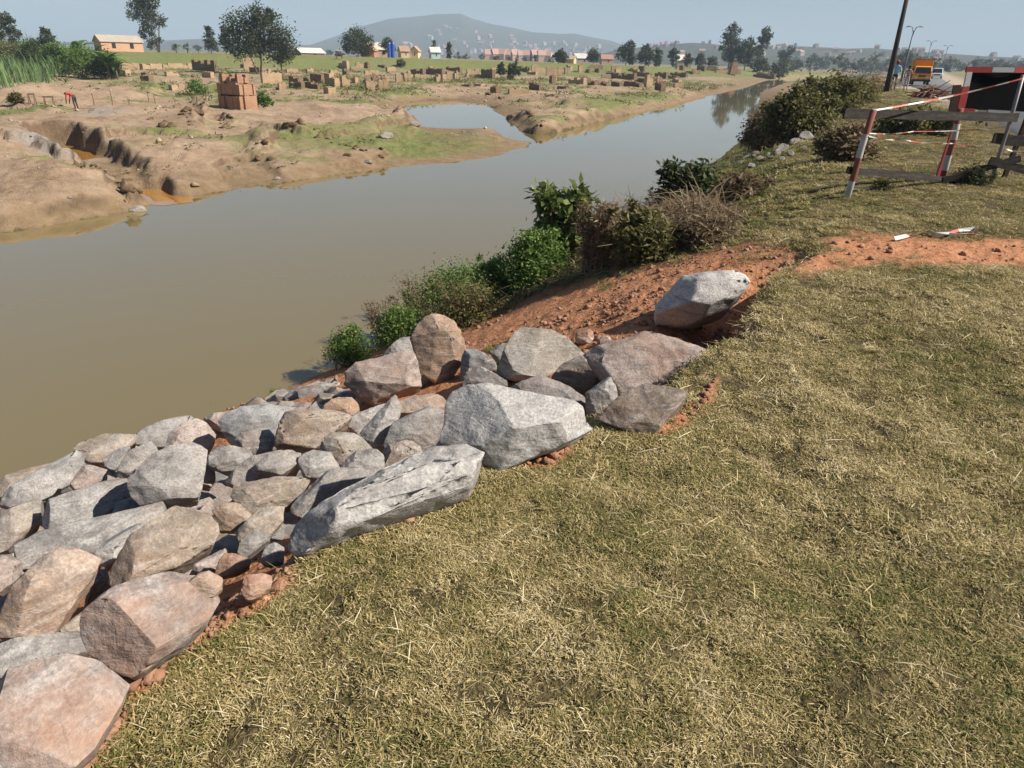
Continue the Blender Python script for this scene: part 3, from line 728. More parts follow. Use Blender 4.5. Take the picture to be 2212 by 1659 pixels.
    R('B', [(1430, 380), (1600, 335), (1780, 320), (1820, 340), (1800, 440), (1720, 430), (1600, 430), (1480, 460)], 'tan', 'thin flat tan stone lying in the red earth behind the layered dark stone', tilt=.7, dust=.4)
    R('B', [(1190, 610), (1270, 510), (1350, 420), (1430, 340), (1480, 430), (1450, 520), (1400, 590), (1350, 660), (1350, 710), (1320, 740), (1240, 690)], 'grey', 'pale wedge shaped stone leaning against the layered dark stone', [(1350, 500, .3), (1250, 620, .3), (1440, 420, .1)], shade=1.15, tilt=.35, lift=.06)
    R('B', [(1340, 660), (1430, 520), (1500, 450), (1600, 390), (1700, 420), (1790, 455), (1780, 600), (1720, 690), (1640, 740), (1500, 720), (1380, 720)], 'dark', 'layered dark grey stone left of the biggest pale boulder', [(1450, 620, .15), (1600, 480, .12), (1680, 620, .15), (1750, 500, .08)], shade=1.35, tilt=.35, rough=.8, lift=.04)
    R('B', [(1340, 760), (1390, 685), (1470, 655), (1560, 680), (1640, 730), (1560, 800), (1360, 870)], 'brown', 'half shadowed brown stone below the layered dark stone', tilt=.5, shade=1.3)
    R('B', [(890, 710), (930, 640), (1010, 600), (1100, 600), (1190, 620), (1240, 690), (1275, 750), (1150, 800), (1060, 850), (950, 790)], 'sand', 'grey brown stone with a dark ridge in front of the tan veined block', [(1010, 660, .3), (1060, 740, .28), (960, 700, .25), (1150, 660, .15)], shade=.9, tilt=.45, lift=.08)
    R('B', [(1010, 900), (1080, 790), (1150, 750), (1300, 735), (1350, 760), (1355, 870), (1260, 930), (1050, 970)], 'grey', 'rounded grey stone just behind the long whitish boulder', tilt=.5, shade=1.0, lift=.06)
    R('B', [(730, 790), (830, 730), (900, 700), (970, 780), (1030, 850), (920, 940), (770, 960), (740, 880)], 'grey', 'flat grey stone with an orange smear amid the pitching', tilt=.55, dust=.35, lift=.08)
    R('B', [(380, 860), (540, 750), (720, 725), (750, 800), (650, 880), (570, 930), (400, 890)], 'grey', 'smooth flat grey stone beside the oval grey stone', tilt=.6, rough=.6, lift=.1)
    R('B', [(670, 1230), (690, 1120), (780, 1010), (880, 920), (1010, 870), (1100, 890), (1200, 880), (1360, 880), (1120, 1050), (900, 1140), (760, 1230)], 'grey', 'broad grey brown slab alongside the long whitish boulder', [(900, 1010, .2), (760, 1130, .22), (1080, 960, .15)], tilt=.5, shade=1.0, lift=.05)
    R('B', [(240, 1080), (270, 990), (400, 930), (560, 912), (700, 930), (800, 960), (750, 1050), (690, 1120), (600, 1130), (500, 1180), (370, 1230), (310, 1150)], 'tan', 'broad tan rounded stone above the small brown stone', [(330, 1040, .2), (500, 1000, .22), (680, 1000, .12), (420, 1130, .2)], tilt=.5, shade=1.02, dust=.2, lift=.1)
    R('B', [(95, 1190), (130, 1150), (200, 1125), (290, 1140), (370, 1210), (330, 1280), (250, 1320), (140, 1320), (110, 1250)], 'brown', 'small angular brown stone tucked between larger slabs', [(200, 1180, .3), (300, 1190, .25), (180, 1270, .25)], tilt=.35, shade=1.35, dust=.2, lift=.12)
    R('B', [(260, 1330), (290, 1280), (370, 1220), (500, 1150), (610, 1110), (600, 1260), (500, 1370), (420, 1350), (300, 1420)], 'sand', 'pale cracked stone below the broad tan rounded stone', [(350, 1290, .28), (480, 1250, .2), (560, 1180, .15)], tilt=.45, shade=1.1, lift=.06)
    R('B', [(270, 1520), (310, 1400), (400, 1335), (490, 1335), (510, 1390), (400, 1480), (330, 1530)], 'grey', 'smooth grey slab standing beside a deep shadowed gap', tilt=.45, rough=.6, lift=.04)
    R('B', [(450, 1560), (490, 1440), (560, 1415), (630, 1460), (610, 1550), (520, 1580)], 'blue', 'small pale grey stone in shade at the end of the long whitish boulder', tilt=.5)
    R('A', [(-60, 880), (0, 750), (200, 690), (420, 620), (550, 590), (470, 680), (260, 780), (60, 880)], 'tan', 'long flat tan slab at the water on the far left', tilt=.65, rough=.5, lift=.05)
    R('A', [(-40, 930), (0, 860), (200, 770), (300, 700), (460, 650), (550, 560), (610, 600), (610, 700), (510, 800), (310, 920), (80, 960)], 'white', 'whitish folded rock with grey streaks near the left edge by the water', [(480, 660, .25), (300, 780, .25), (120, 870, .2), (570, 620, .12)], tilt=.5, shade=.95, lift=.1)
    R('A', [(550, 530), (600, 490), (800, 420), (900, 400), (980, 420), (1000, 480), (900, 560), (800, 630), (640, 650)], 'tan', 'flat brownish stone projecting furthest over the muddy water', tilt=.6, shade=.95, rough=.6, lift=.08)
    R('A', [(985, 440), (1050, 385), (1250, 320), (1380, 290), (1420, 300), (1330, 410), (1240, 500), (1100, 520), (1010, 500)], 'blue', 'streaky bluish grey stone by the water beside the pale pink stone', tilt=.55, shade=1.05, lift=.1)
    R('A', [(1205, 540), (1260, 430), (1350, 360), (1450, 320), (1540, 350), (1595, 390), (1570, 490), (1525, 550), (1350, 550)], 'pink', 'pale pink stone with white facets close to the water', [(1300, 450, .22), (1450, 370, .15), (1500, 470, .15), (1380, 500, .18)], shade=1.18, tilt=.5, lift=.1)
    R('A', [(1490, 310), (1600, 270), (1700, 275), (1660, 350), (1620, 390), (1560, 360)], 'pink', 'thin pink stone peeping out behind the large bluish grey stone', tilt=.6)
    R('A', [(1650, 540), (1750, 440), (1900, 395), (2040, 410), (2040, 570), (1880, 600), (1750, 570)], 'grey', 'grey stone with a white lower band and a small orange stain', tilt=.5, shade=1.12, dust=.2, lift=.1)
    R('A', [(1505, 615), (1560, 560), (1700, 525), (1860, 560), (1890, 640), (1760, 690), (1640, 700), (1550, 665)], 'grey', 'oval grey stone with a smooth rounded nose', tilt=.5, rough=.5, lift=.12)
    R('A', [(1400, 690), (1500, 665), (1570, 700), (1580, 760), (1540, 830), (1480, 820), (1430, 750)], 'pink', 'little pinkish stone wedged beside the oval grey stone', tilt=.45)
    R('A', [(1640, 760), (1700, 690), (1870, 600), (2060, 560), (2212, 560), (2200, 680), (2040, 760), (1900, 760), (1740, 800)], 'grey', 'mottled grey stone under the smooth flat grey stone', tilt=.5, shade=1.05, lift=.08)
    R('A', [(940, 780), (1000, 690), (1130, 590), (1250, 530), (1400, 510), (1520, 550), (1510, 650), (1450, 720), (1490, 810), (1460, 890), (1330, 950), (1200, 930), (1060, 980), (960, 870)], 'grey', 'big rounded grey stone in the middle of the pitching', [(1050, 740, .2), (1250, 620, .2), (1400, 600, .12), (1350, 820, .2), (1150, 850, .2)], tilt=.5, shade=1.02, dust=.1, lift=.12)
    R('A', [(620, 670), (750, 650), (780, 700), (780, 780), (650, 830), (560, 860), (520, 810)], 'pink', 'smallish pink grey stone beside a black gap between slabs', tilt=.5, lift=.08)
    R('A', [(860, 720), (900, 620), (970, 540), (1100, 500), (1210, 520), (1080, 630), (1040, 700), (930, 760)], 'grey', 'slanting grey stone leaning on the big rounded grey stone', tilt=.5, shade=1.05, lift=.1)
    R('A', [(770, 620), (850, 550), (970, 505), (910, 610), (850, 690), (790, 680)], 'blue', 'narrow bluish stone squeezed behind the slanting grey stone', tilt=.5, lift=.08)
    R('A', [(280, 1010), (350, 920), (600, 840), (800, 780), (880, 740), (935, 780), (900, 870), (965, 900), (840, 970), (825, 1050), (680, 1120), (400, 1170), (280, 1080)], 'grey', 'large flat mottled grey slab left of the big rounded stone', [(450, 960, .12), (700, 860, .12), (850, 830, .1), (600, 1040, .14)], tilt=.58, shade=1.05, rough=.7, lift=.12)
    R('A', [(-80, 980), (0, 960), (150, 930), (340, 900), (290, 1000), (280, 1080), (170, 1190), (60, 1280), (-80, 1320)], 'sand', 'pale slab cut by the left edge of the picture', tilt=.55, shade=1.05, rough=.7, lift=.1)
    R('A', [(820, 1100), (850, 950), (1000, 890), (1070, 960), (920, 1060)], 'blue', 'small grey wedge beside a triangular dark gap', tilt=.5, lift=.06)
    R('A', [(30, 1300), (300, 1150), (680, 1100), (830, 1080), (1000, 980), (1250, 920), (1310, 950), (1130, 1090), (920, 1220), (720, 1350), (600, 1330), (380, 1320), (160, 1430), (100, 1340)], 'grey', 'very long thin grey slab running diagonally through the pitching', [(400, 1210, .1), (700, 1180, .1), (1000, 1060, .1), (300, 1290, .1)], tilt=.62, shade=1.0, rough=.5, lift=.06)
    R('A', [(690, 1340), (800, 1200), (950, 1100), (1110, 1050), (1010, 1200), (870, 1350), (770, 1400)], 'white', 'narrow whitish slab lying along the largest tan slab', tilt=.55, shade=.9, rough=.7, lift=.08)
    R('A', [(780, 1500), (790, 1400), (880, 1310), (980, 1170), (1120, 1080), (1300, 960), (1400, 930), (1510, 950), (1590, 1000), (1615, 1130), (1560, 1250), (1340, 1390), (1150, 1470), (930, 1540), (850, 1580)], 'tan', 'largest tan slab with a rough brown front edge', [(900, 1400, .22), (1100, 1200, .15), (1350, 1020, .1), (1500, 1080, .1), (1300, 1290, .16), (960, 1490, .18)], tilt=.52, dust=.25, thick=.5, lift=.1)
    R('A', [(-90, 1330), (0, 1310), (60, 1310), (130, 1340), (170, 1420), (100, 1530), (0, 1600), (-90, 1600)], 'pink', 'rounded pinkish stone cut by the left edge above the orange boulder', tilt=.5, shade=1.0, lift=.1)
    R('E', [(-20, 760), (0, 640), (50, 500), (130, 350), (230, 260), (390, 155), (520, 170), (680, 230), (650, 310), (560, 420), (430, 560), (370, 680), (350, 750), (200, 740), (90, 740)], 'orange',
      'large peach coloured boulder with a dark fissured left flank', [(240, 330, .3), (150, 520, .34), (90, 680, .3), (420, 230, .2), (560, 260, .12), (300, 600, .25), (420, 430, .2)], dust=.4, tilt=.4, thick=.7, shade=1.1, lift=.1)
    R('E', [(570, 560), (620, 330), (720, 260), (760, 420), (650, 560)], 'dark', 'dark stone in the shaded gap behind the peach coloured boulder', tilt=.45)
    R('E', [(525, 660), (570, 580), (640, 530), (760, 430), (900, 370), (1120, 310), (1280, 290), (1360, 330), (1480, 400), (1500, 500), (1420, 640), (1250, 800), (1100, 900), (980, 990), (900, 1030), (750, 980), (600, 870), (540, 760)], 'pink',
      'thick slab with a dark overhanging broken end near the turf corner', [(590, 590, .30), (700, 690, .32), (850, 730, .32), (1030, 860, .30), (800, 480, .2), (1100, 400, .15), (1300, 450, .1), (1200, 720, .2)], dust=.75, tilt=.5, thick=.8, lift=.12, shade=.98)
    R('E', [(1255, 460), (1280, 370), (1340, 320), (1440, 310), (1510, 350), (1515, 420), (1450, 480), (1300, 510)], 'orange', 'smooth reddish cobble resting on the thick slab', dust=.6, tilt=.35, lift=.2, name='cobble', rough=.5)
    R('E', [(1300, 290), (1400, 220), (1540, 140), (1555, 200), (1470, 300), (1380, 320)], 'pink', 'small pale flake behind the smooth reddish cobble', tilt=.5, lift=.1, shade=1.1)
    R('E', [(1450, 310), (1540, 200), (1640, 195), (1705, 210), (1700, 270), (1610, 320), (1500, 345)], 'red', 'flat salmon stone beside the smooth reddish cobble', dust=.5, tilt=.5, lift=.1)
    R('E', [(1655, 440), (1680, 340), (1780, 320), (1850, 340), (1845, 420), (1770, 480), (1690, 510)], 'red', 'round lump of red earth at the edge of the turf', dust=.9, tilt=.35, lift=.05, name='earth_clod')
    R('E', [(-80, 1040), (0, 1000), (180, 950), (350, 900), (450, 880), (520, 930), (640, 920), (760, 980), (900, 1030), (870, 1110), (820, 1220), (740, 1340), (640, 1520), (430, 1720), (0, 1800), (-80, 1800)], 'pink',
      'huge pink slab dusted with red earth in the bottom left corner', [(100, 1100, .06), (450, 1000, .08), (700, 1050, .06), (600, 1300, .06), (300, 1500, .06), (100, 1600, .06)], dust=.85, tilt=.66, thick=.5, shade=1.05, lift=.16, rough=.4)
    R('E', [(-60, 810), (0, 800), (200, 750), (380, 720), (540, 715), (640, 850), (520, 940), (350, 930), (180, 980), (-60, 1050)], 'grey', 'grey slab lying in the shadow of the thick overhanging slab', tilt=.58, shade=1.0, lift=.02, rough=.5)
    R('E', [(380, 740), (480, 660), (610, 545), (560, 660), (530, 740)], 'sand', 'thin stone edge between the peach boulder and the thick slab', tilt=.5)
    R('D', [(1265, 450), (1290, 370), (1370, 290), (1430, 210), (1470, 170), (1600, 115), (1690, 105), (1780, 130), (1850, 160), (1885, 205), (1860, 240), (1780, 300), (1755, 350), (1650, 390), (1590, 410), (1540, 440), (1480, 450), (1400, 450)], 'white',
      'lone white boulder sitting on the red slope above the rest', [(1565, 175, .34), (1570, 250, .42), (1525, 320, .42), (1585, 400, .34), (1470, 190, .14), (1750, 180, .22), (1700, 320, .26), (1350, 380, .15)], dust=.04, tilt=.32, thick=.8, shade=1.4, rough=.7, lift=-.05, group=None)
    R('D', [(785, 540), (850, 500), (900, 510), (908, 550), (875, 600), (830, 580)], 'red', 'small salmon stone on the red slope below the lone white boulder', dust=.3, tilt=.4, shade=1.15)
    R('D', [(930, 575), (960, 545), (1010, 540), (1020, 570), (970, 595)], 'red', 'little flat stone next to the salmon slab on the red earth', dust=.5, tilt=.5)
    R('C', [(1795, 1310), (1830, 1260), (1880, 1265), (1885, 1300), (1850, 1335), (1805, 1330)], 'brown', 'fist sized brown stone in the earth pocket before the pale boulder', tilt=.35, dust=.4, shade=1.1)
build_rocks()
def build_filler():
    r = np.random.default_rng(71); poly = world_poly('W', [(-60, 1060), (0, 1010), (300, 935), (560, 880), (740, 850)], -2.7) + world_poly('W', [(940, 830), (1000, 940)], -.9) + world_poly('W', [(800, 1020), (640, 1130), (520, 1230), (330, 1300), (150, 1420), (-60, 1420)], -.75); px = np.array(poly)
    n = 0
    while n < 170:
        x = r.uniform(px[:, 0].min(), px[:, 0].max()); y = r.uniform(px[:, 1].min(), px[:, 1].max())
        if poly_sd(np.array([x]), np.array([y]), poly)[0] < .05: continue
        s_ = r.uniform(.10, .25); c = np.array([x, y, gz(x, y) + .02]); n += 1
        pts = [c + s_ * (lambda d: d / np.linalg.norm(d) * r.uniform(.75, 1.1))(r.normal(0, 1, 3)) * np.array([1.3, 1.1, .7]) for _ in range(13)]
        hull_rock('filler_stone', pts, c, s_ * 1.7, tuple(q * .62 for q in CLR[['grey', 'tan', 'pink', 'blue'][n % 4]]), .2, 'small stone wedged deep in a gap between the big slabs', 5000 + n, 1.0, 'filler stones in the gaps', 3, (.5, .3, .2))
build_filler()

# ------------------------------------------------------------------ clods of red earth (nobody could count them)
def build_clods():
    V = []; F_ = []; n0 = 0
    bm = bmesh.new(); bmesh.ops.create_icosphere(bm, subdivisions=2, radius=1); base = np.array([v.co for v in bm.verts]); bf = np.array([[v.index for v in f.verts] for f in bm.faces]); bm.free()
    protos = []
    for k in range(8):
        d = 1 + .95 * fbm3(base[:, 0] + k * 9, base[:, 1], base[:, 2], 1.7, 3, k); protos.append(base * d[:, None] * np.array([1, RNG.uniform(.7, 1), RNG.uniform(.55, .85)]))
    N = 42000
    th = np.radians(RNG.uniform(-44, 44, N)); r = np.exp(RNG.uniform(math.log(1.3), math.log(24), N))
    x = r * np.sin(th); y = r * np.cos(th)
    m = soil_mask(x, y); dens = np.clip(.35 + 1.1 * fbm2(x, y, 1.1, 3, 121), 0.03, 1)
    dc, sc, ac = line_dist(x, y, CREST); edge = np.exp(-((dc * sc - .15) / .28) ** 2) * (ac < 20)
    dens = np.clip(dens + edge * .3, 0, 1)
    pit = (sc > 0) & (ac < 8.6 + 6.3) & (dc > .35) & (y < 2.3 + .0 * x + 4.2 + (-x) * .9) & (x < 1.0)
    onpath = poly_sd(x, y, PATH) > -.15
    keep = (m > .5) & (~onpath | (RNG.uniform(0, 1, N) < .12)) & (RNG.uniform(0, 1, N) < dens * np.where(pit, .12, 1)) & (land(x, y) > WATER + .1)
    x, y, r = x[keep], y[keep], r[keep]; z = land(x, y)
    sz = np.clip(.009 * np.exp(RNG.exponential(.45, len(x))), .005, .034) * np.clip(r / 5, .8, 1.05)
    x, y, z, sz = x[:6500], y[:6500], z[:6500], sz[:6500]
    for i in range(len(x)):
        p = protos[i % 8]; a = RNG.uniform(0, 6.28); c, s = math.cos(a), math.sin(a)
        q = np.stack([p[:, 0] * c - p[:, 1] * s, p[:, 0] * s + p[:, 1] * c, p[:, 2]], 1) * sz[i] + np.array([x[i], y[i], z[i] + sz[i] * .3])
        V.append(q); F_.append(bf + n0); n0 += len(q)
    m = Mat('loose_red_earth', .97, .1); p = m.pos('world')
    n = m.noise(p, 9, 5, .65); m.col(m.ramp(n, [(.3, (.16, .08, .052)), (.5, (.30, .16, .10)), (.72, (.40, .245, .17))])); m.bump(m.noise(p, 70, 3), .5, .02)
    o = obj('loose_earth', mesh_np('loose_earth', np.concatenate(V), np.concatenate(F_), m.m, False)); tag(o, 'loose clods of red earth strewn over the dug slope', 'earth', kind='stuff')
build_clods()

# ------------------------------------------------------------------ grass
def blade_clump(name, n, rad, lmin, lmax, wid, lay, mat, seed, dryness):
    r = np.random.default_rng(seed)
    a = r.uniform(0, 6.283, n); d = rad * np.sqrt(r.uniform(0, 1, n)); bx = d * np.cos(a); by = d * np.sin(a)
    L = r.uniform(lmin, lmax, n); hd = r.uniform(0, 6.283, n); el = np.clip(r.normal(lay, .33, n), .08, 1.5)   # angle above horizontal
    segs = 3; V = []; 
    dx, dy = np.cos(hd), np.sin(hd); px, py = -dy, dx
    ex = np.zeros(n); ez = np.zeros(n); e = el.copy(); pts = []
    tw = r.uniform(-.5, .5, n)
    for s in range(segs + 1):
        pts.append((ex.copy(), ez.copy()))
        ex += np.cos(e) * L / segs; ez += np.sin(e) * L / segs; e -= r.uniform(.1, .6, n)
    W = wid * r.uniform(.7, 1.3, n)
    for s in range(segs + 1):
        wv = W * (1, .95, .7, .12)[s] / 2; X, Z = pts[s]
        sx = tw * s * .3 * L
        for sg in (-1, 1):
            V.append(np.stack([bx + dx * X + px * (sx * .2 + sg * wv), by + dy * X + py * (sx * .2 + sg * wv), np.maximum(Z, .001) + sg * wv * tw], 1))
    V = np.stack(V, 1).reshape(-1, 3)                      # n, 8, 3
    k = np.arange(n)[:, None] * 8; f = np.concatenate([k + np.array([[0, 1, 3, 2]]), k + np.array([[2, 3, 5, 4]]), k + np.array([[4, 5, 7, 6]])], 0)
    me = mesh_np(name, V, f, mat)
    attr(me, 'dry', np.repeat(np.clip(r.normal(dryness, .22, n), 0, 1), 8)); attr(me, 'tip', np.tile([0, 0, .33, .33, .66, .66, 1, 1], n))
    return bpy.data.objects.new(name, me)
def grass_material():
    m = Mat('mown_grass', .75, .2); p = m.pos('world')
    patch = m.math('ADD', m.math('MULTIPLY', m.noise(p, .9, 4, .6), .6), m.math('MULTIPLY', m.noise(p, 4.5, 3, .6), .4))
    sz = m.n('SeparateXYZ'); m.l(p, sz.inputs[0])
    f = m.math('ADD', m.attr('dry'), m.rng(patch, .38, .62, -.24, .24))
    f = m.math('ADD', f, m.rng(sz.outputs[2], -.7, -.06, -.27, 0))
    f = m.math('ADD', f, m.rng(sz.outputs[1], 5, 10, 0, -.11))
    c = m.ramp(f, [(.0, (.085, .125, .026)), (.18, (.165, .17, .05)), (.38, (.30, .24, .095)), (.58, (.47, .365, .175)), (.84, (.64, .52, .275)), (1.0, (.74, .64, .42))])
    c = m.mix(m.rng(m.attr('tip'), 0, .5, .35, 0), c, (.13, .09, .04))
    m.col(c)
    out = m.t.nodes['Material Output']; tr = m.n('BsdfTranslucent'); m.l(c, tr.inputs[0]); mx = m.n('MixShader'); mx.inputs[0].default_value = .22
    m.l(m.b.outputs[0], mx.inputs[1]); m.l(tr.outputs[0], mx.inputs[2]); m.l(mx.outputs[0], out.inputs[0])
    return m.m
def scatter(name, x, y, z, rot, sca, idx, coll, label):
    me = mesh_np(name, np.stack([x, y, z], 1), [])
    a = me.attributes.new('rot', 'FLOAT_VECTOR', 'POINT'); a.data.foreach_set('vector', np.asarray(rot, np.float32).ravel())
    attr(me, 'sca', sca); a = me.attributes.new('idx', 'INT', 'POINT'); a.data.foreach_set('value', np.asarray(idx, np.int32))
    o = obj(name, me)
    ng = bpy.data.node_groups.new(name, 'GeometryNodeTree')
    ng.interface.new_socket('Geometry', in_out='INPUT', socket_type='NodeSocketGeometry'); ng.interface.new_socket('Geometry', in_out='OUTPUT', socket_type='NodeSocketGeometry')
    N = ng.nodes; gi = N.new('NodeGroupInput'); go = N.new('NodeGroupOutput'); ip = N.new('GeometryNodeInstanceOnPoints'); ci = N.new('GeometryNodeCollectionInfo')
    ci.inputs[0].default_value = coll; ci.inputs['Separate Children'].default_value = True; ci.inputs['Reset Children'].default_value = True
    def na(nm, ty):
        q = N.new('GeometryNodeInputNamedAttribute'); q.data_type = ty; q.inputs['Name'].default_value = nm; return q.outputs['Attribute']
    er = N.new('FunctionNodeEulerToRotation'); L = ng.links
    L.new(na('rot', 'FLOAT_VECTOR'), er.inputs[0]); L.new(er.outputs[0], ip.inputs['Rotation']); L.new(na('sca', 'FLOAT'), ip.inputs['Scale']); L.new(na('idx', 'INT'), ip.inputs['Instance Index'])
    ip.inputs['Pick Instance'].default_value = True
    L.new(gi.outputs[0], ip.inputs['Points']); L.new(ci.outputs[0], ip.inputs['Instance']); L.new(ip.outputs[0], go.inputs[0])
    md = o.modifiers.new('scatter', 'NODES'); md.node_group = ng
    tag(o, label, 'grass', kind='stuff'); return o
GM = grass_material()
def build_grass():
    coll = bpy.data.collections.new('grass_clumps')
    for i in range(8):
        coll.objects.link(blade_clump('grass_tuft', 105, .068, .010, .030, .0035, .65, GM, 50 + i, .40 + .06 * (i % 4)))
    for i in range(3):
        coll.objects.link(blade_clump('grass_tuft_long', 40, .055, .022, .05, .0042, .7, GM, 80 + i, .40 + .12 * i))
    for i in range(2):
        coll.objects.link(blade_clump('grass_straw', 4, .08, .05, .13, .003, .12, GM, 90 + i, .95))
    xs, ys, sc_ = [], [], []
    for r0, r1, dens, s in ((.7, 2.6, 2600, .68), (2.6, 4.5, 1600, .82), (4.5, 8, 800, 1.0), (8, 14, 180, 1.35), (14, 26, 70, 1.7), (26, 60, 18, 2.4)):
        half = math.radians(50 if r0 < 2 else 42); A = half * (r1 * r1 - r0 * r0); n = int(A * dens)
        th = RNG.uniform(-half, half, n); r = np.sqrt(RNG.uniform(r0 * r0, r1 * r1, n)); xs.append(r * np.sin(th)); ys.append(r * np.cos(th)); sc_.append(np.full(n, s))
    x = np.concatenate(xs); y = np.concatenate(ys); s = np.concatenate(sc_)
    soil = soil_mask(x, y); dw, sw, _ = line_dist(x, y, NEARW); dr, sr, _ = line_dist(x, y, ROADL)
    dc, scs, ac = line_dist(x, y, CREST)
    bald = fbm2(x, y, 2.2, 4, 141)
    keep = (soil < .45) & (sw < 0) & (dw > .3) & ((sr > 0) & (dr > .8) | (sr > 0) & (dr > .2) & (bald > .2)) & (RNG.uniform(0, 1, len(x)) < np.clip(1.2 + 1.7 * bald, .6, 1) * np.clip(.95 + 2.4 * fbm2(x, y, 5.5, 2, 147), .35, 1))
    keep |= (soil < .9) & (soil >= .45) & (RNG.uniform(0, 1, len(x)) < .10)
    keep &= ~((scs > 0) & (ac < 16) & (soil > .9))
    x, y, s = x[keep], y[keep], s[keep]; z = land(x, y) - .004; n = len(x)
    idx = RNG.integers(0, 8, n); u = RNG.uniform(0, 1, n); long_ = fbm2(x, y, 1.1, 2, 151)
    idx = np.where(u < .06 + .18 * np.clip(long_, 0, 1), 8 + RNG.integers(0, 3, n), idx); idx = np.where(u > .995, 11 + RNG.integers(0, 2, n), idx)
    rot = np.stack([RNG.normal(0, .12, n), RNG.normal(0, .12, n), RNG.uniform(0, 6.283, n)], 1)
    sca = s * RNG.uniform(.75, 1.3, n)
    tus = (scs[keep] > 0) & (ac[keep] > 17) & (fbm2(x, y, .9, 3, 161) > .12) & (RNG.uniform(0, 1, n) < .35); idx = np.where(tus, 8 + RNG.integers(0, 3, n), idx); sca = np.where(tus, sca * 1.9, sca)
    # tussocks hang over the cut edge of the turf
    e = (dc[keep] < .10) & (y < 9) ; sca = np.where(e, sca * 1.15, sca)
    scatter('verge_grass', x, y, z, rot, sca, idx, coll, 'short dry mown grass covering the verge and upper bank')
    print('grass', n)
build_grass()

# ------------------------------------------------------------------ foliage helpers
def leaf_mesh(name, C, size, mat, seed, elong=1.7, flat=.35, droop=0.0):
    r = np.random.default_rng(seed); n = len(C); C = np.asarray(C, float)
    d = r.normal(0, 1, (n, 3)); d[:, 2] = d[:, 2] * (1 - flat) - droop; d /= np.linalg.norm(d, axis=1)[:, None]
    up = r.normal(0, .75, (n, 3)); up[:, 2] += .8; s = np.cross(d, up); s /= np.linalg.norm(s, axis=1)[:, None] + 1e-9
    L = (np.full(n, size) if np.isscalar(size) else size) * r.uniform(.65, 1.35, n); W = L / elong / 2
    nrm = np.cross(s, d)
    V = np.stack([C, C + d * (L * .45)[:, None] + s * W[:, None] + nrm * (W * .25)[:, None], C + d * L[:, None], C + d * (L * .45)[:, None] - s * W[:, None] + nrm * (W * .25)[:, None]], 1).reshape(-1, 3)
    f = np.arange(n)[:, None] * 4 + np.array([[0, 1, 2, 3]])
    me = mesh_np(name, V, f, mat)
    base = np.clip(r.normal(.5, .22, n), 0, 1)
    attr(me, 'rnd', np.repeat(base, 4)); return me
def blob_points(blobs, n, r, clump=.18, per=14):
    """leaf positions gathered in clumps spread through the blobs; blobs = (x, y, z, radius, weight)"""
    b = np.array([q[:4] for q in blobs], float); wgt = np.array([q[3] ** 2 for q in blobs]); wgt /= wgt.sum()
    nc = max(4, n // per); k = r.choice(len(b), nc, p=wgt)
    d = r.normal(0, 1, (nc, 3)); d /= np.linalg.norm(d, axis=1)[:, None]
    rad = r.uniform(.45, 1.08, nc) ** .6
    cc = b[k, :3] + d * (b[k, 3] * rad)[:, None] * np.array([1, 1, .92])
    j = r.integers(0, nc, n)
    return cc[j] + r.normal(0, 1, (n, 3)) * (b[k[j], 3] * clump)[:, None], cc
def on_ray(u, dist):
    d = ray(u, 60); h = math.hypot(d[0], d[1]); return d[0] / h * dist, d[1] / h * dist
def z_at(u, v, dist):
    d = ray(u, v); return EYE + d[2] / math.hypot(d[0], d[1]) * dist
def base_of(u, v, dist=None):
    if dist is None:
        p = ground_hit(u, v); dist = math.hypot(p[0], p[1])
    x, y = on_ray(u, dist); return np.array([x, y, gz(x, y)]), dist
_ts = [100]
def tree(label, u0, u1, vt, vb, blobs, mat='leaf_dark', ub=None, dist=None, n=1500, leaf=None, stems=None, name='tree', group=None, cat='tree', clump=.2, droop=0.0, trunkmat='bark'):
    """blobs in units of half width (x, y) and height (z); radius in half widths"""
    _ts[0] += 1; r = np.random.default_rng(_ts[0])
    ub = (u0 + u1) / 2 if ub is None else ub
    B, dist = base_of(ub, vb, dist)
    hw = (u1 - u0) / 2 * dist / 745; Hh = z_at(ub, vt, dist) - B[2]; cx = ((u0 + u1) / 2 - ub) / max((u1 - u0) / 2, 1e-6)
    root = empty(name, tuple(B), math.atan2(-B[0], B[1]), label, cat, group)
    bl = [((x + cx) * hw, y * hw, z * Hh, rr * hw) for x, y, z, rr in blobs]
    lf = leaf if leaf else max(.05, 1.75 * dist / 745); n = int(n * (1.9 if group is None else 1.1))
    P_, cc = blob_points(bl, n, r, clump)
    P_[:, 2] = np.maximum(P_[:, 2], .05 * Hh)
    obj('crown', leaf_mesh('crown', P_, lf, MT[mat], _ts[0], droop=droop), root)
    mb = MB(); tr = max(.02 * Hh, .03)
    for st in (stems or [[(0, 0, -.02), (.05, 0, .3), (cx * .5, 0, .62)]]):
        pts = [np.array([(x + (cx if i else 0) * 0) * hw, y * hw, z * Hh]) for i, (x, y, z) in enumerate(st)]
        mb.tube(pts, list(np.linspace(tr, tr * .35, len(pts))), 6)
    for i in r.choice(len(cc), min(14, len(cc)), replace=False):
        top = np.array([0, 0, .35 * Hh]); q = cc[i]; mid = (top + q) / 2 + np.array([0, 0, -.04 * Hh])
        st = (stems or [None])[int(r.integers(0, len(stems)))] if stems else None
        if st: top = np.array([st[-1][0] * hw, st[-1][1] * hw, st[-1][2] * Hh]); mid = (top + q) / 2
        mb.tube([top, mid, q], [tr * .35, tr * .22, tr * .08], 4, cap=False)
    mb.build('trunk', MT[trunkmat], root, smooth=True)
    return root
ROUND = [(0, 0, .62, .62), (-.45, .1, .5, .45), (.45, -.1, .52, .45), (0, .2, .8, .38), (-.2, -.3, .35, .4), (.3, .2, .3, .4)]
